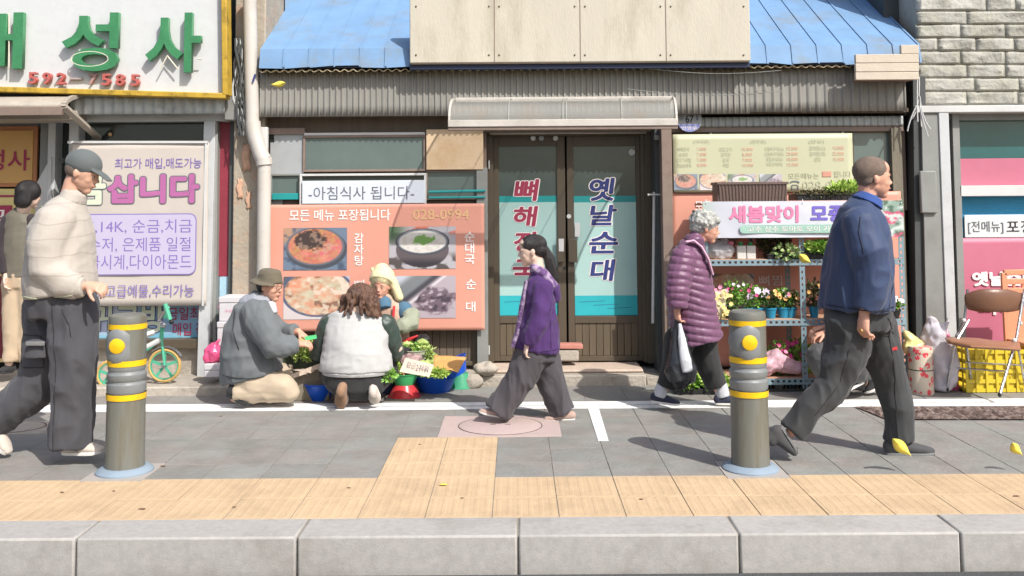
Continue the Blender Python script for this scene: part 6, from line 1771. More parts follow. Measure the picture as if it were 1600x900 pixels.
F.tube(mb, [(95, 458, 0, 50, 50), (95, 495, 0, 50, 46)], 18, rnd='a')
F.tube(mb, [(112, 480, -16, 38, 35), (116, 560, -20, 34, 32), (114, 620, -20, 30, 29), (110, 680, -20, 31, 29), (108, 698, -20, 32, 28)], 18, rnd='a')
F.tube(mb, [(80, 480, 16, 42, 36), (72, 560, 18, 37, 33), (54, 606, 18, 32, 30), (16, 638, 18, 28, 27), (-14, 658, 18, 28, 26)], 18, rnd='a')
_g = blob('trousers', mb, .010, c_cargo, F.root, 4, folds(.026, (9, 9, 4), 1.7))
m_stch = mat('dark stitching', (66, 66, 70), k=.5, bump=0)
seam(F, _g, [(104, 470), (110, 560), (106, 690)], .003, m_stch)
seam(F, _g, [(36, 522), (74, 522), (76, 572), (40, 572), (36, 522)], .0035, m_stch)
seam(F, _g, [(120, 478), (132, 500), (134, 520)], .003, m_stch)
mb = M(); F.tube(mb, [(55, 536, -33, 15, 6), (55, 560, -34, 17, 6)], 12, rnd='a'); blob('cargo_pocket', mb, .008, c_cargo, F.root, 2)
M().bar(F.p(40, 537, -45), F.p(70, 537, -42), .025, .012).put('pocket_tab', m_rubg, F.root, bevel=.004)
mb = M(); Q, L, h = F.Q, F.L, F.h
mb.ell(L(-.04, 0, .20), (.45 * h, .365 * h, .37 * h), Q, 22, 14).tube([(L(-.04, 0, .10), .44 * h, .36 * h), (L(-.04, 0, .20), .45 * h, .365 * h)], 22, axis=Q @ Vector((0, 1, 0)))
mb.tube([(L(.30, 0, .14), .05 * h, .30 * h), (L(.50, 0, .10), .035 * h, .29 * h), (L(.70, 0, .02), .028 * h, .20 * h)], 18, axis=Q @ Vector((0, 1, 0)), rnd=True)
blob('cap', mb, .006, c_cap, F.root, 3)
M().bar(L(-.5, -.06, .12), L(-.62, -.02, .09), .03, .02).put('cap_strap', m_black, F.root)
mb = M().ell(L(-.14, 0, .02), (.30 * h, .325 * h, .26 * h), Q, 20, 12); blob('hair', mb, .007, h_buzz, F.root, 2)
F.shoe((98, 710, -20), (161, 709, -20), m_can, m_rub, .05)
F.shoe((-22, 672, 18), (10, 712, 18), m_can, m_rub, .05, up=(.6, 0, .6))

# ---------------------------------------------------------------- woman at far left
c_olv = cloth('olive grey padded vest', (128, 122, 108), k=.62, rough=.6); c_tan = cloth('tan trousers cloth', (206, 184, 156), k=.7); c_dark = cloth('dark sleeve cloth', (70, 62, 66), k=.62)
for _m in (c_olv, c_tan): crease(_m, 5, .02)
F = Fig('dark haired woman in an olive vest and tan trousers half hidden behind the striding man', (25, 580), 8.0, sk_b)
F.head((46, 304, 0), 42, 60, 8, (36, 330, 0))
F.limb([((36, 330, 0), .05), ((32, 350, 2), .07), ((30, 420, 0), .07)])
F.limb([((14, 345, 0), .04), ((8, 390, -6), .035), ((10, 430, -14), .025)]); F.limb([((50, 345, 0), .04), ((56, 390, -2), .035), ((54, 430, -8), .025)])
F.limb([((20, 430, 0), .07), ((18, 500, 0), .05), ((14, 570, 0), .03)]); F.limb([((40, 430, 0), .07), ((42, 500, 6), .05), ((42, 570, 8), .03)])
F.hand((10, 430, -14), (0, -.2, -1), (1, 0, 0), 1, 30, .15); F.hand((54, 430, -8), (0, -.2, -1), (-1, 0, 0), 1, 30, .15)
F.body()
mb = M(); F.tube(mb, [(36, 326, 0, 9, 9), (31, 338, 0, 22, 14), (30, 370, 0, 27, 17), (31, 410, 0, 27, 18), (31, 434, 0, 27, 18)], 16, rnd='a'); blob('vest', mb, .011, c_olv, F.root, 4, folds(.010, (6, 6, 9), 2.2))
for _q in ([(13, 345, 0, 11), (6, 388, -5, 10), (9, 428, -12, 8)], [(50, 345, 0, 11), (57, 388, -2, 10), (54, 428, -8, 8)]): blob('sleeve', F.tube(M(), _q, 12, rnd='a'), .009, c_dark, F.root, 3, folds(.006))
mb = M(); F.tube(mb, [(30, 428, 0, 25, 17), (30, 450, 0, 25, 17)], 16, rnd='a'); F.tube(mb, [(20, 445, 0, 16, 15), (19, 510, 0, 14, 13), (16, 565, 0, 12, 12)], 14, rnd='a'); F.tube(mb, [(42, 445, 0, 15, 15), (43, 510, 4, 14, 13), (44, 565, 6, 12, 12)], 14, rnd='a')
blob('trousers', mb, .011, c_tan, F.root, 3, folds(.014, (9, 9, 5), 4))
mb = M(); h = F.h; Q = F.Q; L = F.L
mb.ell(L(-.08, 0, .12), (.46 * h, .44 * h, .42 * h), Q, 20, 14).tube([(L(-.2, 0, .1), .3 * h, .42 * h), (L(-.22, 0, -.3), .26 * h, .4 * h)], 16, axis=Q @ Vector((0, 1, 0)), rnd=True)
blob('hair', mb, .008, h_black, F.root, 4)
F.shoe((20, 582, 4), (-2, 584, -10), m_blk, m_rubd, .042, .8, collar=False); F.shoe((46, 582, 8), (34, 584, -10), m_blk, m_rubd, .042, .8, collar=False)

# ---------------------------------------------------------------- kneeling man in grey
c_gry = cloth('grey cotton parka', (132, 138, 141), k=.58, var=.05, bump=.15); c_hood = cloth('grey marl hood', (168, 172, 182), k=.7); c_kha = cloth('khaki trousers cloth', (208, 190, 166), k=.7); c_hat = cloth('olive bucket hat', (124, 116, 98), k=.66, bump=.25, bs=70)
for _m in (c_gry, c_kha): crease(_m, 5, .02)
F = Fig('man in an olive bucket hat and grey parka kneeling before the vegetables', (400, 630), 7.35, sk_c)
F.head((422, 447, 0), 47, -22, 6, (402, 474, 0))
F.limb([((400, 475, 0), .06), ((394, 500, 0), .086), ((388, 560, 0), .086), ((388, 590, 0), .086)])
F.limb([((402, 492, -34), .05), ((424, 538, -40), .038), ((462, 537, -34), .028)]); F.limb([((408, 490, 34), .05), ((440, 528, 26), .038), ((466, 518, 6), .028)])
F.limb([((392, 585, -16), .062), ((446, 612, -20), .055), ((395, 620, -20), .045), ((366, 622, -20), .03)]); F.limb([((392, 585, 16), .062), ((452, 590, 30), .055), ((432, 622, 30), .035)])
F.hand((462, 537, -34), (.96, .1, .0), (0, .35, -.9), 1, 40, .17); F.hand((466, 518, 6), (.75, -.1, -.55), (-.5, 0, -.8), -1, 35, .17)
F.body()
mb = M()
F.tube(mb, [(400, 468, 0, 13, 18), (395, 484, 0, 27, 38), (388, 515, 0, 36, 43), (387, 550, 0, 42, 44), (391, 574, 0, 46, 44), (394, 588, 0, 49, 42)], 20, rnd='a')
F.tube(mb, [(400, 490, -34, 24, 22), (414, 520, -44, 22, 20), (428, 540, -46, 20, 18), (448, 541, -42, 16, 14), (464, 538, -34, 12, 11)], 14, rnd='a')
F.tube(mb, [(408, 490, 34, 22, 20), (430, 515, 34, 19, 17), (448, 522, 20, 14, 12), (462, 518, 8, 11, 10)], 14, rnd='a')
_g = blob('parka', mb, .010, c_gry, F.root, 4, folds(.02, (9, 9, 6), 5.1))
seam(F, _g, [(376, 482), (376, 510), (386, 540)], .003, m_stch)
seam(F, _g, [(350, 580), (400, 584), (440, 582)], .0035, m_stch)
mb = M(); F.tube(mb, [(416, 470, 0, 9, 16), (402, 468, 0, 13, 22), (388, 472, 0, 12, 18)], 14); F.tube(mb, [(383, 472, 0, 9, 15), (378, 478, 0, 7, 12)], 12); blob('hood', mb, .009, c_hood, F.root, 3, folds(.008, (12, 12, 12), 2))
mb = M(); F.tube(mb, [(424, 478, -6, 8, 10), (430, 490, -8, 4, 8)], 10, rnd='a'); blob('shirt_collar', mb, .007, m_sock, F.root, 2)
mb = M()
F.tube(mb, [(392, 590, -10, 38, 30), (400, 606, -12, 24, 26)], 16, rnd='a')
F.tube(mb, [(396, 600, -20, 24, 20), (446, 606, -22, 20, 18), (452, 612, -22, 16, 15)], 14, rnd='a'); F.tube(mb, [(452, 613, -22, 15, 15), (400, 614, -24, 15, 15), (366, 614, -26, 15, 14)], 14, rnd='a')
F.tube(mb, [(392, 590, 16, 30), (452, 588, 30, 18), (448, 604, 30, 15), (434, 618, 30, 13)], 14, rnd='a')
blob('trousers', mb, .010, c_kha, F.root, 3, folds(.012, (9, 9, 9), 8))
h, Q, L = F.h, F.Q, F.L; ya = Q @ Vector((0, 1, 0))
mb = M()
mb.tube([(L(-.04, 0, .12), .46 * h, .39 * h), (L(-.05, 0, .34), .41 * h, .35 * h), (L(-.05, 0, .50), .36 * h, .30 * h)], 24, axis=ya, rnd=False)
mb.ell(L(-.05, 0, .49), (.36 * h, .30 * h, .08 * h), Q, 20, 10)
mb.tube([(L(-.05, 0, .06), .66 * h, .56 * h), (L(-.05, 0, .10), .60 * h, .52 * h), (L(-.04, 0, .15), .47 * h, .40 * h)], 24, axis=ya, rnd=False)
blob('bucket_hat', mb, .007, c_hat, F.root, 3, folds(.006, (14, 14, 14), 3))
mb = M().ell(L(-.16, 0, .0), (.32 * h, .36 * h, .26 * h), Q, 20, 12).ell(L(-.36, 0, -.08), (.12 * h, .2 * h, .14 * h), Q); blob('hair', mb, .008, h_black, F.root, 2)
mb = M(); F.tube(mb, [(372, 610, -22, 13, 12), (358, 618, -22, 9, 10)], 10, rnd='a'); 
F.shoe((354, 618, -30), (386, 634, -30), m_blk, m_rubd, .045, .9, up=(-.3, 0, 1)); F.shoe((424, 626, 30), (458, 629, 30), m_blk, m_rubd, .045, .9)
t = thing('banknote', 'green banknote or packet held out by the kneeling man', 'banknote', P(482, 526, 7.3))
slab([P(475, 526, 7.28), P(494, 523, 7.30), P(495, 529, 7.26), P(478, 532, 7.24)], .006, 'note', m_pg, t, 0)

# ---------------------------------------------------------------- crouching woman in white
c_wht = cloth('white quilted jersey', (229, 229, 227), k=.55, bump=.2); c_dgn = cloth('dark green satin sleeve', (66, 84, 76), k=.62, rough=.45, spec=.5); c_blkp = cloth('black trousers cloth', (62, 62, 62), k=.7)
crease(c_wht, 4, .015, s=.35); crease(c_dgn, 9, .02); crease(c_blkp, 6, .02)
F = Fig('woman with wavy brown hair and a white vest crouching with her back to us', (558, 628), 7.32, sk_b)
F.head((564, 470, 6), 50, 78, 18, (562, 494, 12))
F.limb([((562, 494, 12), .06), ((560, 510, 5), .086), ((558, 560, -5), .092), ((558, 588, -5), .098)])
F.limb([((518, 505, 8), .05), ((500, 545, 20), .036), ((512, 560, 60), .026)]); F.limb([((600, 505, 8), .05), ((622, 545, 20), .036), ((616, 556, 60), .026)])
F.limb([((536, 588, 0), .062), ((515, 575, 70), .055), ((536, 612, 20), .04)]); F.limb([((580, 588, 0), .062), ((606, 575, 70), .055), ((584, 612, 20), .04)])
F.hand((512, 560, 60), (.3, .9, -.2), (0, 0, -1), 1, 35, .16); F.hand((616, 556, 60), (-.3, .9, -.2), (0, 0, -1), -1, 35, .16)
F.body()
mb = M()
F.tube(mb, [(561, 489, 14, 31, 16), (559, 497, 8, 47, 26), (557, 520, 3, 50, 33), (556, 545, -2, 51, 38), (557, 568, -6, 56, 40), (557, 578, -6, 57, 40)], 24, rnd='a')
blob('vest', mb, .010, c_wht, F.root, 4, folds(.013, (6, 6, 9), 6.2, .0006))
mb = M(); F.tube(mb, [(557, 577, -6, 54, 40), (557, 584, -6, 51, 38)], 24, rnd=False); blob('ribbed_hem', mb, .008, c_wht, F.root, 2, lambda p, n: p + n * (np.sin(p[:, 2] * 420) * .002)[:, None])
mb = M(); F.tube(mb, [(516, 506, 8, 16, 17), (503, 532, 18, 15, 17), (497, 552, 28, 13, 14), (510, 562, 58, 10, 10)], 14, rnd='a'); blob('sleeve', mb, .009, c_dgn, F.root, 3, folds(.014, (10, 10, 10), 2.9))
mb = M(); F.tube(mb, [(602, 506, 8, 16, 17), (614, 530, 18, 14, 17), (620, 550, 28, 12, 14), (614, 558, 58, 10, 10)], 14, rnd='a'); blob('sleeve', mb, .009, c_dgn, F.root, 3, folds(.014, (10, 10, 10), 2.9))

mb = M(); F.tube(mb, [(557, 578, -4, 50, 38), (557, 592, -2, 53, 40), (557, 600, 4, 46, 36)], 22, rnd='a')
F.tube(mb, [(530, 586, 4, 22, 24), (512, 578, 60, 18, 18)], 14, rnd='a'); F.tube(mb, [(586, 586, 4, 22, 24), (610, 578, 60, 18, 18)], 14, rnd='a')
F.tube(mb, [(512, 578, 62, 18, 18), (534, 604, 12, 13, 13)], 12, rnd='a'); F.tube(mb, [(610, 578, 62, 18, 18), (586, 604, 12, 13, 13)], 12, rnd='a')
blob('trousers', mb, .010, c_blkp, F.root, 3, folds(.010, (9, 9, 9), 3.1))
h, Q, L = F.h, F.Q, F.L; mb = M()
mb.ell(L(-.06, 0, .12), (.46 * h, .46 * h, .42 * h), Q, 22, 14)
rs_ = random.Random(4)
for k in range(26):
    a = rs_.uniform(-1.9, 1.9); r0 = .50 * h; b0 = F.hc + Q @ Vector((-.08 * h, 0, 0)) + (Q @ Vector((-math.cos(a) * .42, math.sin(a) * .48, .05))) * h
    out = (b0 - F.hc); out.z = 0; out.normalize()
    pts = []
    for j in range(6):
        t_ = j / 5; pts.append((b0 + Vector((0, 0, -.55 * h * t_)) + out * (.06 * h * math.sin(t_ * 5 + k) + .14 * h * t_), (.085 - .03 * t_) * h, (.085 - .03 * t_) * h))
    mb.tube(pts, 8, rnd=True)
blob('hair', mb, .007, h_brown, F.root, 3, lambda p, n: p + n * ((pn(p * 55) - .5) * .014 + (np.sin(p[:, 0] * 260 + p[:, 2] * 60)) * .0016)[:, None])
m_brn = cloth('brown suede', (176, 140, 112), k=.66)
F.shoe((538, 598, -34), (533, 634, -26), m_brn, m_rubg, .05, up=(0, -1, .2)); F.shoe((583, 602, -34), (587, 628, -26), m_can, m_rub, .045, .8, up=(0, -1, .3))

# ---------------------------------------------------------------- seller with the yellow hat
c_yel = cloth('cream yellow sun hat cloth', (246, 234, 184), k=.78, bump=.15); c_bei = cloth('beige quilted vest', (214, 196, 176), k=.7, col2=(206, 172, 150), vs=9); c_slv = cloth('grey green oversleeve', (150, 160, 138), k=.66, col2=(176, 182, 160)); c_blu = cloth('blue shirt cloth', (92, 130, 156), k=.66)
F = Fig('vegetable seller in a pale yellow sun hat sitting with her back to the orange banner', (608, 590), 7.86, sk_c, .9)
F.head((597, 447, 0), 39, -104, 6, (603, 470, 4))
F.limb([((604, 470, 4), .06), ((606, 490, 6), .086), ((609, 550, 10), .092)])
F.limb([((582, 486, 4), .05), ((570, 522, -16), .036), ((586, 534, -30), .026)]); F.limb([((634, 486, 4), .05), ((640, 510, -20), .036), ((618, 512, -30), .026)])
F.limb([((596, 560, 8), .062), ((592, 552, -40), .055), ((596, 588, -30), .035)]); F.limb([((622, 560, 8), .062), ((632, 552, -40), .055), ((630, 588, -30), .035)])
F.hand((586, 534, -30), (.7, -.3, -.3), (0, 0, -1), 1, 30, .16); F.hand((618, 512, -30), (-.8, -.1, -.5), (0, .4, -1), 1, 35, .16)
F.body()
mb = M(); F.tube(mb, [(603, 470, 4, 12, 12), (606, 482, 6, 29, 18), (608, 515, 6, 30, 22), (610, 556, 10, 32, 24)], 18, rnd='a'); blob('vest', mb, .009, c_bei, F.root, 3, folds(.008, (10, 10, 10), 1))
mb = M(); F.tube(mb, [(582, 487, 4, 14, 13), (570, 518, -12, 12, 12), (582, 533, -26, 9, 9)], 12, rnd='a'); F.tube(mb, [(630, 484, 4, 14, 13), (640, 496, -4, 13, 13)], 12, rnd='a'); F.tube(mb, [(601, 474, -4, 12, 12), (602, 484, -10, 11, 12)], 10, rnd='a'); blob('shirt', mb, .009, c_blu, F.root, 3, folds(.007))
mb = M(); F.tube(mb, [(642, 494, -6, 14, 13), (641, 506, -20, 14, 13), (628, 510, -28, 12, 11), (620, 512, -30, 8, 8)], 14, rnd='a'); blob('oversleeve', mb, .008, c_slv, F.root, 2, folds(.014, (16, 16, 16), 3))
M().bar(F.p(616, 478, -16), F.p(613, 512, -20), .02, .012).put('red_trim', m_pr, F.root, bevel=.003)
mb = M(); F.tube(mb, [(596, 556, 8, 16, 16), (592, 552, -40, 13, 13), (596, 584, -32, 10, 10)], 12, rnd='a'); F.tube(mb, [(622, 556, 8, 16, 16), (632, 552, -40, 13, 13), (630, 584, -32, 10, 10)], 12, rnd='a'); blob('trousers', mb, .010, c_blkp, F.root, 3, folds(.008))
h, Q, L = F.h, F.Q, F.L; ya = Q @ Vector((0, 1, 0)); mb = M()
mb.ell(L(-.08, 0, .36), (.50 * h, .48 * h, .42 * h), Q, 20, 12).ell(L(-.12, -.05, .56), (.30 * h, .34 * h, .34 * h), Q, 16, 10)
mb.tube([(L(.14, 0, .20), .40 * h, .47 * h), (L(.0, 0, .36), .46 * h, .46 * h)], 24, axis=ya)
mb.tube([(L(-.08, .42, .22), .17 * h, .17 * h), (L(-.12, .52, -.12), .20 * h, .17 * h), (L(-.18, .62, -.46), .20 * h, .18 * h)], 12, axis=ya, rnd=True)
mb.tube([(L(-.14, -.40, .20), .14 * h, .14 * h), (L(-.2, -.46, -.3), .13 * h, .14 * h)], 12, axis=ya, rnd=True)
mb.tube([(L(-.42, .3, .0), .10 * h, .3 * h), (L(-.4, .2, -.45), .12 * h, .34 * h)], 12, axis=ya, rnd=True)
mb.ell(L(-.02, -.40, .66), (.07 * h, .08 * h, .09 * h))
blob('sun_hat', mb, .007, c_yel, F.root, 3, folds(.006, (14, 14, 14), 3))
F.shoe((594, 594, -28), (590, 600, -52), m_blk, m_rubd, .042, .8, collar=False); F.shoe((632, 592, -28), (634, 598, -48), m_blk, m_rubd, .042, .8, collar=False)

# ---------------------------------------------------------------- girl in purple
c_pur = cloth('purple fleece', (100, 64, 132), k=.5, bump=.15, bs=50); c_gtr = cloth('grey wide trousers cloth', (104, 99, 104), k=.5, var=.06)
c_lin = cloth('purple patterned lining', (190, 168, 196), k=.7, col2=(110, 80, 130), vs=40)
crease(c_pur, 6, .018); crease(c_gtr, 5, .02)
F = Fig('girl with a black ponytail, purple hooded jacket and wide grey trousers walking left', (825, 654), 6.76, sk_b, .8)
F.head((831, 392, 0), 48, 178, 6, (840, 424, 0))
F.limb([((840, 424, 0), .05), ((840, 445, 0), .086), ((840, 500, 0), .086), ((840, 550, 0), .086)])
F.limb([((846, 448, -26), .05), ((842, 500, -34), .04), ((824, 538, -32), .028)]); F.limb([((842, 448, 26), .05), ((846, 500, 34), .04), ((856, 530, 34), .028)])
F.limb([((832, 555, -10), .068), ((800, 610, -12), .06), ((776, 642, -12), .035)]); F.limb([((846, 555, 10), .068), ((866, 605, 12), .06), ((884, 640, 12), .035)])
F.hand((824, 538, -32), (-.25, 0, -1), (.9, .2, 0), -1, 35, .16); F.hand((856, 530, 34), (.25, 0, -1), (-.9, -.2, 0), -1, 35, .16)
F.body(vox=.0055)
mb = M()
F.tube(mb, [(842, 430, 0, 13, 17), (842, 440, 0, 19, 25), (842, 452, 0, 24, 33), (842, 475, 0, 26, 34), (840, 510, 0, 32, 37), (838, 538, 0, 37, 38), (837, 546, 0, 38, 38)], 20, rnd='a')
F.tube(mb, [(848, 452, -22, 16, 15), (846, 482, -32, 15, 14), (840, 508, -35, 15, 14), (829, 526, -35, 13, 12), (823, 538, -34, 10, 9)], 14, rnd='a')
F.tube(mb, [(844, 446, 26, 19, 18), (848, 480, 34, 16, 15), (850, 506, 37, 14, 14), (856, 526, 36, 11, 11)], 14, rnd='a')
_g = blob('jacket', mb, .008, c_pur, F.root, 4, folds(.017, (11, 11, 7), 7.7))
m_pst = mat('purple stitching', (70, 44, 96), k=.5, bump=0)
seam(F, _g, [(864, 450), (858, 480), (860, 540)], .0022, m_pst)
seam(F, _g, [(802, 540), (838, 544), (870, 542)], .0028, m_pst)
mb = M(); F.tube(mb, [(838, 424, 0, 10, 17), (852, 434, 0, 11, 19), (866, 452, 0, 11, 17), (868, 466, 0, 8, 12)], 14); blob('hood', mb, .008, c_pur, F.root, 3, folds(.006, (12, 12, 12), 3))
mb = M(); F.tube(mb, [(836, 419, -3, 9, 15), (850, 429, -3, 9, 17), (864, 446, -4, 8, 16)], 14); blob('hood_lining', mb, .007, c_lin, F.root, 2)
mb = M(); F.tube(mb, [(822, 440, -13, 3, 9), (815, 480, -16, 4, 9), (808, 520, -17, 4, 9), (801, 543, -17, 4, 9)], 10, rnd='a'); blob('front_lining', mb, .006, c_lin, F.root, 1, folds(.004))
mb = M()
F.tube(mb, [(838, 545, 0, 31, 32), (838, 562, 0, 31, 32)], 18, rnd='a')
F.tube(mb, [(830, 552, -10, 26, 26), (815, 590, -12, 22, 23), (794, 622, -12, 21, 21), (777, 643, -12, 22, 21)], 16, rnd='a')
F.tube(mb, [(846, 552, 10, 25, 26), (859, 590, 12, 22, 23), (871, 622, 12, 20, 21), (880, 644, 12, 20, 20)], 16, rnd='a')
blob('trousers', mb, .008, c_gtr, F.root, 3, folds(.022, (12, 12, 4), 9.1))
h, Q, L = F.h, F.Q, F.L; mb = M(); ya = Q @ Vector((0, 1, 0))
mb.ell(L(-.07, 0, .19), (.445 * h, .345 * h, .345 * h), Q, 22, 14).ell(L(-.24, 0, .0), (.26 * h, .31 * h, .26 * h), Q, 18, 12).tube([(L(.31, 0, .27), .035 * h, .22 * h), (L(.2, 0, .1), .04 * h, .295 * h), (L(.02, 0, .0), .04 * h, .315 * h)], 12, axis=ya, rnd=True)
mb.ell(L(-.46, 0, .02), (.09 * h, .09 * h, .09 * h), Q)
mb.tube([(L(-.44, -.02, .0), .12 * h, .12 * h), (L(-.53, -.02, -.30), .19 * h, .17 * h), (L(-.57, -.02, -.66), .19 * h, .17 * h), (L(-.63, -.02, -1.0), .14 * h, .13 * h), (L(-.67, -.02, -1.32), .04 * h, .05 * h)], 16, axis=ya, rnd=True)
blob('hair', mb, .006, h_black, F.root, 3, lambda p, n: p + n * (np.sin(p[:, 1] * 420 + pn(p * 8) * 9) * .0012)[:, None])
m_pkshoe = cloth('pink beige shoe cloth', (214, 184, 170), k=.6)
F.shoe((792, 654, -14), (748, 645, -14), m_pkshoe, m_rub, .046, .8, up=(.1, 0, 1), collar=False); F.shoe((898, 656, 8), (850, 658, 8), m_pkshoe, m_rub, .046, .8, collar=False)

# ---------------------------------------------------------------- old woman in the purple padded coat
c_puf = cloth('glossy mauve quilted nylon', (142, 94, 128), k=.58, rough=.45, spec=.5, bump=.35, bs=26); c_strap = cloth('pink bag strap', (236, 190, 212), k=.76)
F = Fig('grey haired old woman in a mauve quilted coat walking right with plastic bags', (1075, 630), 7.12, sk_c, .9)
F.head((1103, 356, 0), 47, -2, 10, (1082, 385, 0), brow=h_grey)
F.limb([((1084, 383, 0), .06), ((1078, 400, 0), .086), ((1078, 460, 0), .092), ((1080, 510, 0), .09)])
F.limb([((1066, 405, -30), .05), ((1058, 450, -38), .038), ((1058, 486, -42), .027)]); F.limb([((1082, 405, 30), .05), ((1098, 450, 36), .038), ((1112, 480, 30), .027)])
F.limb([((1064, 540, -12), .06), ((1048, 590, -14), .05), ((1034, 612, -14), .035)]); F.limb([((1094, 540, 12), .06), ((1112, 585, 12), .05), ((1124, 612, 12), .035)])
F.hand((1058, 484, -42), (.05, -.05, -1), (.95, .3, 0), -1, 62, .165); F.hand((1112, 480, 30), (.5, 0, -.8), (-.8, .3, 0), 1, 50, .16)
F.body()
def puff(pitch, amp, sl=.15):
    def d(p, n):
        z = p[:, 2] + sl * (p[:, 0] - p[:, 0].mean()) + (pn(p * 5) - .5) * .05
        w = np.abs(np.sin(z * math.pi / pitch)) ** .55
        return p + n * (amp * (w - .7) + amp * .5 * (pn(p * np.array([26, 26, 18])) - .5))[:, None]
    return d
mb = M()
F.tube(mb, [(1085, 376, 0, 15, 20), (1080, 388, 0, 23, 34), (1078, 415, 0, 32, 41), (1079, 455, 0, 35, 42), (1083, 495, 0, 38, 42), (1088, 528, 0, 41, 42), (1089, 533, 0, 41, 42)], 22, rnd='a')
F.tube(mb, [(1068, 402, -32, 20, 19), (1061, 432, -42, 19, 18), (1058, 458, -46, 18, 17), (1058, 482, -46, 15, 14)], 14, rnd='a')
F.tube(mb, [(1082, 402, 32, 20, 19), (1094, 440, 40, 18, 17), (1106, 470, 36, 15, 14)], 14, rnd='a')
blob('quilted_coat', mb, .0075, c_puf, F.root, 2, puff(.055, .012))
mb = M(); F.tube(mb, [(1088, 370, 0, 14, 19), (1084, 380, 0, 17, 23)], 18, rnd=False); blob('coat_collar', mb, .008, cloth('dark mauve collar', (110, 74, 100), k=.66), F.root, 2)
mb = M(); mb.tube([F.t(1072, 378, -30, 2, 6), F.t(1084, 376, -30, 2, 6), F.t(1096, 386, -34, 2, 6), F.t(1106, 404, -35, 2, 6), F.t(1113, 428, -27, 2, 6)], 10, rnd=True); blob('bag_strap', mb, .005, c_strap, F.root, 1)
mb = M(); F.tube(mb, [(1062, 530, -12, 24, 22), (1052, 575, -14, 19, 18), (1042, 606, -14, 16, 15)], 14, rnd='a'); F.tube(mb, [(1096, 530, 12, 24, 22), (1108, 575, 12, 19, 18), (1120, 604, 12, 16, 15)], 14, rnd='a'); blob('trousers', mb, .009, c_blkp, F.root, 3, folds(.010, (9, 9, 5), 5))
h, Q, L = F.h, F.Q, F.L; mb = M()
mb.ell(L(-.08, 0, .18), (.47 * h, .42 * h, .38 * h), Q, 22, 14).ell(L(-.26, 0, -.02), (.28 * h, .36 * h, .24 * h), Q, 18, 12).ell(L(.18, 0, .30), (.26 * h, .32 * h, .18 * h), Q)
rs_ = random.Random(14)
for k in range(60):
    a = rs_.uniform(0, 6.28); b_ = rs_.uniform(-.2, 1.3); 
    v = Vector((-.08 + .46 * math.cos(b_) * math.cos(a), .41 * math.cos(b_) * math.sin(a), .18 + .37 * math.sin(b_)))
    if v.x > .26 and v.z < .2: continue
    mb.ell(F.L(*v), (.075 * h,) * 3, su=8, sv=6)
blob('hair', mb, .006, h_grey, F.root, 2, lambda p, n: p + n * ((pn(p * 70) - .5) * .010)[:, None])
m_nvs = cloth('navy shoe cloth', (60, 62, 82), k=.68)
mb = M(); F.tube(mb, [(1034, 606, -14, 10, 10), (1030, 620, -14, 10, 10)], 12, rnd='a'); blob('sock', mb, .008, m_sock, F.root, 2); mb = M(); F.tube(mb, [(1126, 604, 12, 11, 10), (1130, 620, 12, 11, 10)], 12, rnd='a'); blob('sock', mb, .008, m_sock, F.root, 2)
F.shoe((1018, 628, -14), (1062, 634, -14), m_nvs, m_rub, .046, .85, collar=False); F.shoe((1118, 632, 12), (1162, 632, 12), m_nvs, m_rub, .046, .85, collar=False)
hp = F.p(1059, 500, -42)
t = thing('plastic_bag', 'black and white plastic carrier bag hanging from the old woman\'s hand', 'bag', hp)
mb = M(); mb.tube([F.t(1059, 500, -40, 3, 5), F.t(1060, 520, -40, 9, 8), F.t(1062, 550, -40, 17, 13), F.t(1064, 580, -40, 23, 17), F.t(1064, 594, -40, 20, 16), F.t(1063, 599, -40, 12, 10)], 16, rnd=True)
blob('bag_body', mb, .009, mat('glossy black polythene', (52, 54, 58), k=.8, rough=.22, var=.1, bump=.4, bs=12, stretch=(2, 2, .7)), t, 1, folds(.02, (13, 13, 4), 6))
mb = M(); mb.tube([F.t(1062, 508, -47, 3, 3), F.t(1066, 535, -52, 6, 4), F.t(1071, 562, -56, 8, 5), F.t(1074, 578, -56, 8, 4)], 12, rnd=True)
blob('painted_highlight', mb, .008, mat('white highlight paint', (222, 224, 228), k=.78, rough=.25, bump=.3, bs=14), t, 1, folds(.01, (13, 13, 4), 2))  # highlight on the glossy black bag, put in as a white stripe

# ---------------------------------------------------------------- squatting person behind the walking man
c_bkj = cloth('black padded jacket', (60, 60, 60), k=.75, rough=.55); c_chr = cloth('charcoal trousers cloth', (98, 98, 98), k=.62, rough=.55)
F = Fig('person in dark clothes squatting at the flowers, mostly hidden by the walking man', (1320, 612), 7.45, sk_c)
F.head((1325, 424, 8), 48, 185, 16, (1332, 455, 8))
F.limb([((1332, 455, 8), .06), ((1335, 475, 8), .086), ((1340, 530, 6), .086), ((1342, 575, 4), .092)])
F.limb([((1334, 475, -26), .05), ((1318, 515, -26), .036), ((1290, 520, -10), .026)]); F.limb([((1334, 475, 36), .05), ((1318, 515, 36), .036), ((1288, 512, 20), .026)])
F.limb([((1340, 575, -14), .062), ((1284, 548, -18), .055), ((1318, 600, -18), .035)]); F.limb([((1342, 575, 20), .062), ((1290, 552, 26), .055), ((1350, 600, 24), .035)])
F.hand((1290, 520, -10), (-1, 0, -.3), (0, 0, -1), 1, 35, .17); F.hand((1288, 512, 20), (-1, 0, -.2), (0, 0, -1), -1, 35, .17)
F.body()
mb = M(); F.tube(mb, [(1332, 450, 8, 14, 20), (1334, 470, 8, 28, 38), (1338, 515, 6, 34, 42), (1342, 560, 4, 36, 42)], 18, rnd='a'); F.tube(mb, [(1332, 475, -26, 20), (1318, 512, -28, 17), (1298, 520, -14, 12)], 12, rnd='a'); F.tube(mb, [(1332, 475, 36, 20), (1318, 512, 36, 17), (1296, 512, 22, 12)], 12, rnd='a')
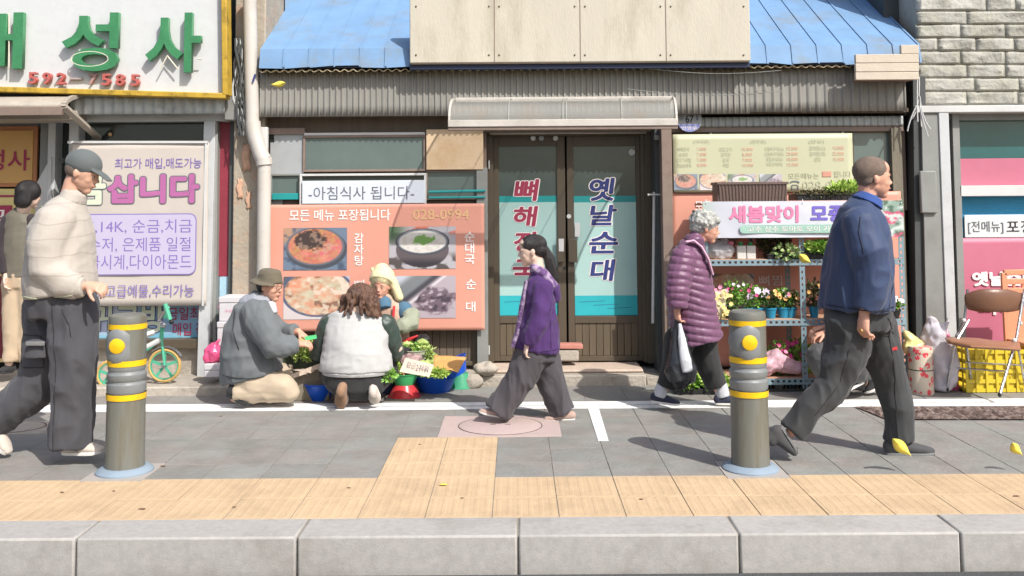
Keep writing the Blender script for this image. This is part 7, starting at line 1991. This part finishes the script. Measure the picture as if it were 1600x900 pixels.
blob('jacket', mb, .010, c_bkj, F.root, 3, folds(.010))
mb = M(); F.tube(mb, [(1342, 572, 4, 32, 38), (1340, 585, 4, 28, 36)], 16, rnd='a')
F.tube(mb, [(1338, 570, -16, 30, 24), (1300, 556, -20, 28, 22), (1284, 552, -20, 25, 20)], 16, rnd='a'); F.tube(mb, [(1282, 556, -20, 23, 20), (1298, 590, -20, 19, 18), (1318, 604, -20, 14, 14)], 14, rnd='a')
F.tube(mb, [(1340, 570, 20, 28, 22), (1292, 552, 26, 22, 20), (1325, 590, 26, 16, 16), (1350, 600, 24, 13, 13)], 14, rnd='a')
blob('trousers', mb, .009, c_chr, F.root, 3, folds(.012, (9, 9, 9), 12))
h, Q, L = F.h, F.Q, F.L; blob('hair', M().ell(L(-.09, 0, .17), (.44 * h, .36 * h, .36 * h), Q, 20, 14), .008, h_black, F.root, 2)
F.shoe((1350, 598, -20), (1306, 618, -20), m_blk, m_rub, .048, up=(-.3, 0, 1)); F.shoe((1386, 600, 20), (1350, 616, 20), m_blk, m_rub, .048, up=(-.2, 0, 1))

# ---------------------------------------------------------------- man in the navy jacket (right)
c_nav = cloth('navy nylon jacket', (70, 86, 122), k=.60, rough=.6, var=.06, bump=.12); c_shb = cloth('royal blue shirt cloth', (70, 100, 172), k=.66); c_cht = cloth('charcoal trousers', (90, 92, 94), k=.42, var=.08, rough=.6)
crease(c_nav, 4.5, .02); crease(c_cht, 5, .022)
F = Fig('man with cropped hair, navy jacket and charcoal trousers striding right', (1345, 708), 5.74, sk_c)
F.head((1363, 278, 0), 66, 2, 2, (1352, 325, 0), brow=h_buzz)
F.limb([((1352, 325, 0), .065), ((1346, 345, 0), .098), ((1342, 420, 0), .092), ((1342, 485, 0), .092)])
F.limb([((1342, 352, -42), .055), ((1362, 425, -50), .042), ((1350, 490, -54), .03)]); F.limb([((1352, 352, 42), .055), ((1336, 425, 48), .042), ((1330, 470, 50), .03)])
F.limb([((1358, 500, 16), .066), ((1392, 590, 18), .058), ((1404, 680, 18), .038)]); F.limb([((1334, 500, -14), .066), ((1322, 590, -16), .058), ((1248, 655, -16), .038), ((1236, 675, -16), .03)])
F.hand((1350, 492, -54), (-.15, -.1, -1), (.9, .35, 0), -1, 55, .19); F.hand((1330, 470, 50), (-.1, 0, -1), (.9, 0, 0), 1, 40, .18)
F.body()
mb = M()
F.tube(mb, [(1352, 318, 0, 20, 26), (1346, 332, 0, 32, 46), (1342, 360, 0, 42, 56), (1342, 405, 0, 49, 58), (1339, 445, 0, 53, 58), (1337, 478, 0, 55, 57), (1337, 483, 0, 55, 57)], 22, rnd='a')
F.tube(mb, [(1344, 350, -40, 29, 27), (1356, 390, -52, 29, 27), (1364, 425, -56, 28, 25), (1360, 460, -58, 24, 22), (1352, 486, -58, 19, 17)], 16, rnd='a')
F.tube(mb, [(1350, 350, 40, 28, 26), (1342, 400, 50, 26, 24), (1334, 440, 52, 22, 20), (1330, 464, 52, 17, 15)], 16, rnd='a')
_g = blob('jacket', mb, .009, c_nav, F.root, 4, folds(.022, (8, 8, 5), 10.3))
m_nst = mat('navy stitching', (44, 52, 74), k=.5, bump=0)
seam(F, _g, [(1322, 338), (1318, 360), (1322, 392)], .003, m_nst)
seam(F, _g, [(1286, 474), (1330, 478), (1386, 476)], .0035, m_nst)
seam(F, _g, [(1384, 440), (1372, 474)], .004, m_nst)
seam(F, _g, [(1338, 478), (1372, 480)], .004, m_nst)
mb = M(); F.tube(mb, [(1360, 306, 0, 19, 24), (1354, 318, 0, 25, 31)], 20, rnd=False); blob('shirt_collar', mb, .007, c_shb, F.root, 3)
mb = M()
F.tube(mb, [(1340, 480, 0, 50, 48), (1342, 515, 0, 48, 46)], 18, rnd='a')
F.tube(mb, [(1358, 505, 16, 38, 34), (1382, 560, 18, 31, 29), (1397, 610, 18, 24, 24), (1403, 650, 18, 21, 21), (1404, 688, 18, 21, 21)], 16, rnd='a')
F.tube(mb, [(1330, 505, -14, 38, 34), (1320, 560, -16, 32, 29), (1303, 602, -16, 25, 24), (1268, 636, -16, 20, 20), (1237, 675, -16, 19, 19)], 16, rnd='a')
_g = blob('trousers', mb, .009, c_cht, F.root, 4, folds(.026, (9, 9, 4), 13.2))
seam(F, _g, [(1372, 492), (1392, 520)], .0035, m_stch)
seam(F, _g, [(1380, 510), (1396, 590), (1402, 684)], .003, m_stch)
seam(F, _g, [(1310, 540), (1300, 590), (1262, 640)], .003, m_stch)
M().obox(F.p(1396, 545, -14), (.022, .004, .008), (0, -.2, 0)).put('pocket_label', m_pr, F.root)
h, Q, L = F.h, F.Q, F.L
mb = M().ell(L(-.045, 0, .165), (.432 * h, .337 * h, .352 * h), Q, 24, 16).ell(L(-.06, 0, -.05), (.30 * h, .305 * h, .30 * h), Q, 20, 12)
def buzz(p, n, F=F):
    q = (p - np.array(F.hc)) @ np.array(F.Q) / F.h
    a_, c_ = q[:, 0], q[:, 2]
    ln = np.interp(a_, [-.5, -.3, -.12, .02, .1, .2, .3, .45], [-.26, -.26, -.12, .0, .0, .13, .27, .34]) + (pn(p * 60) - .5) * .05
    k = sst(.0, -.06, c_ - ln)
    return p + n * ((pn(p * 200) - .5) * .002)[:, None] - (p - np.array(F.hc)) * (k * .22)[:, None]
blob('hair', mb, .006, h_buzz, F.root, 1, buzz)
mb = M(); mb.tube([(F.p(1344, 516, -60), .010, .012), (F.p(1350, 517, -60), .010, .012)], 10); blob('ring', mb, .004, m_gold2, F.root, 1)
m_shg = cloth('charcoal sneaker cloth', (88, 88, 90), k=.66)
F.shoe((1384, 711, 18), (1460, 711, 18), m_shg, m_rubg, .05); F.shoe((1222, 664, -16), (1248, 706, -16), m_shg, m_rubg, .05, up=(-.8, 0, .6))
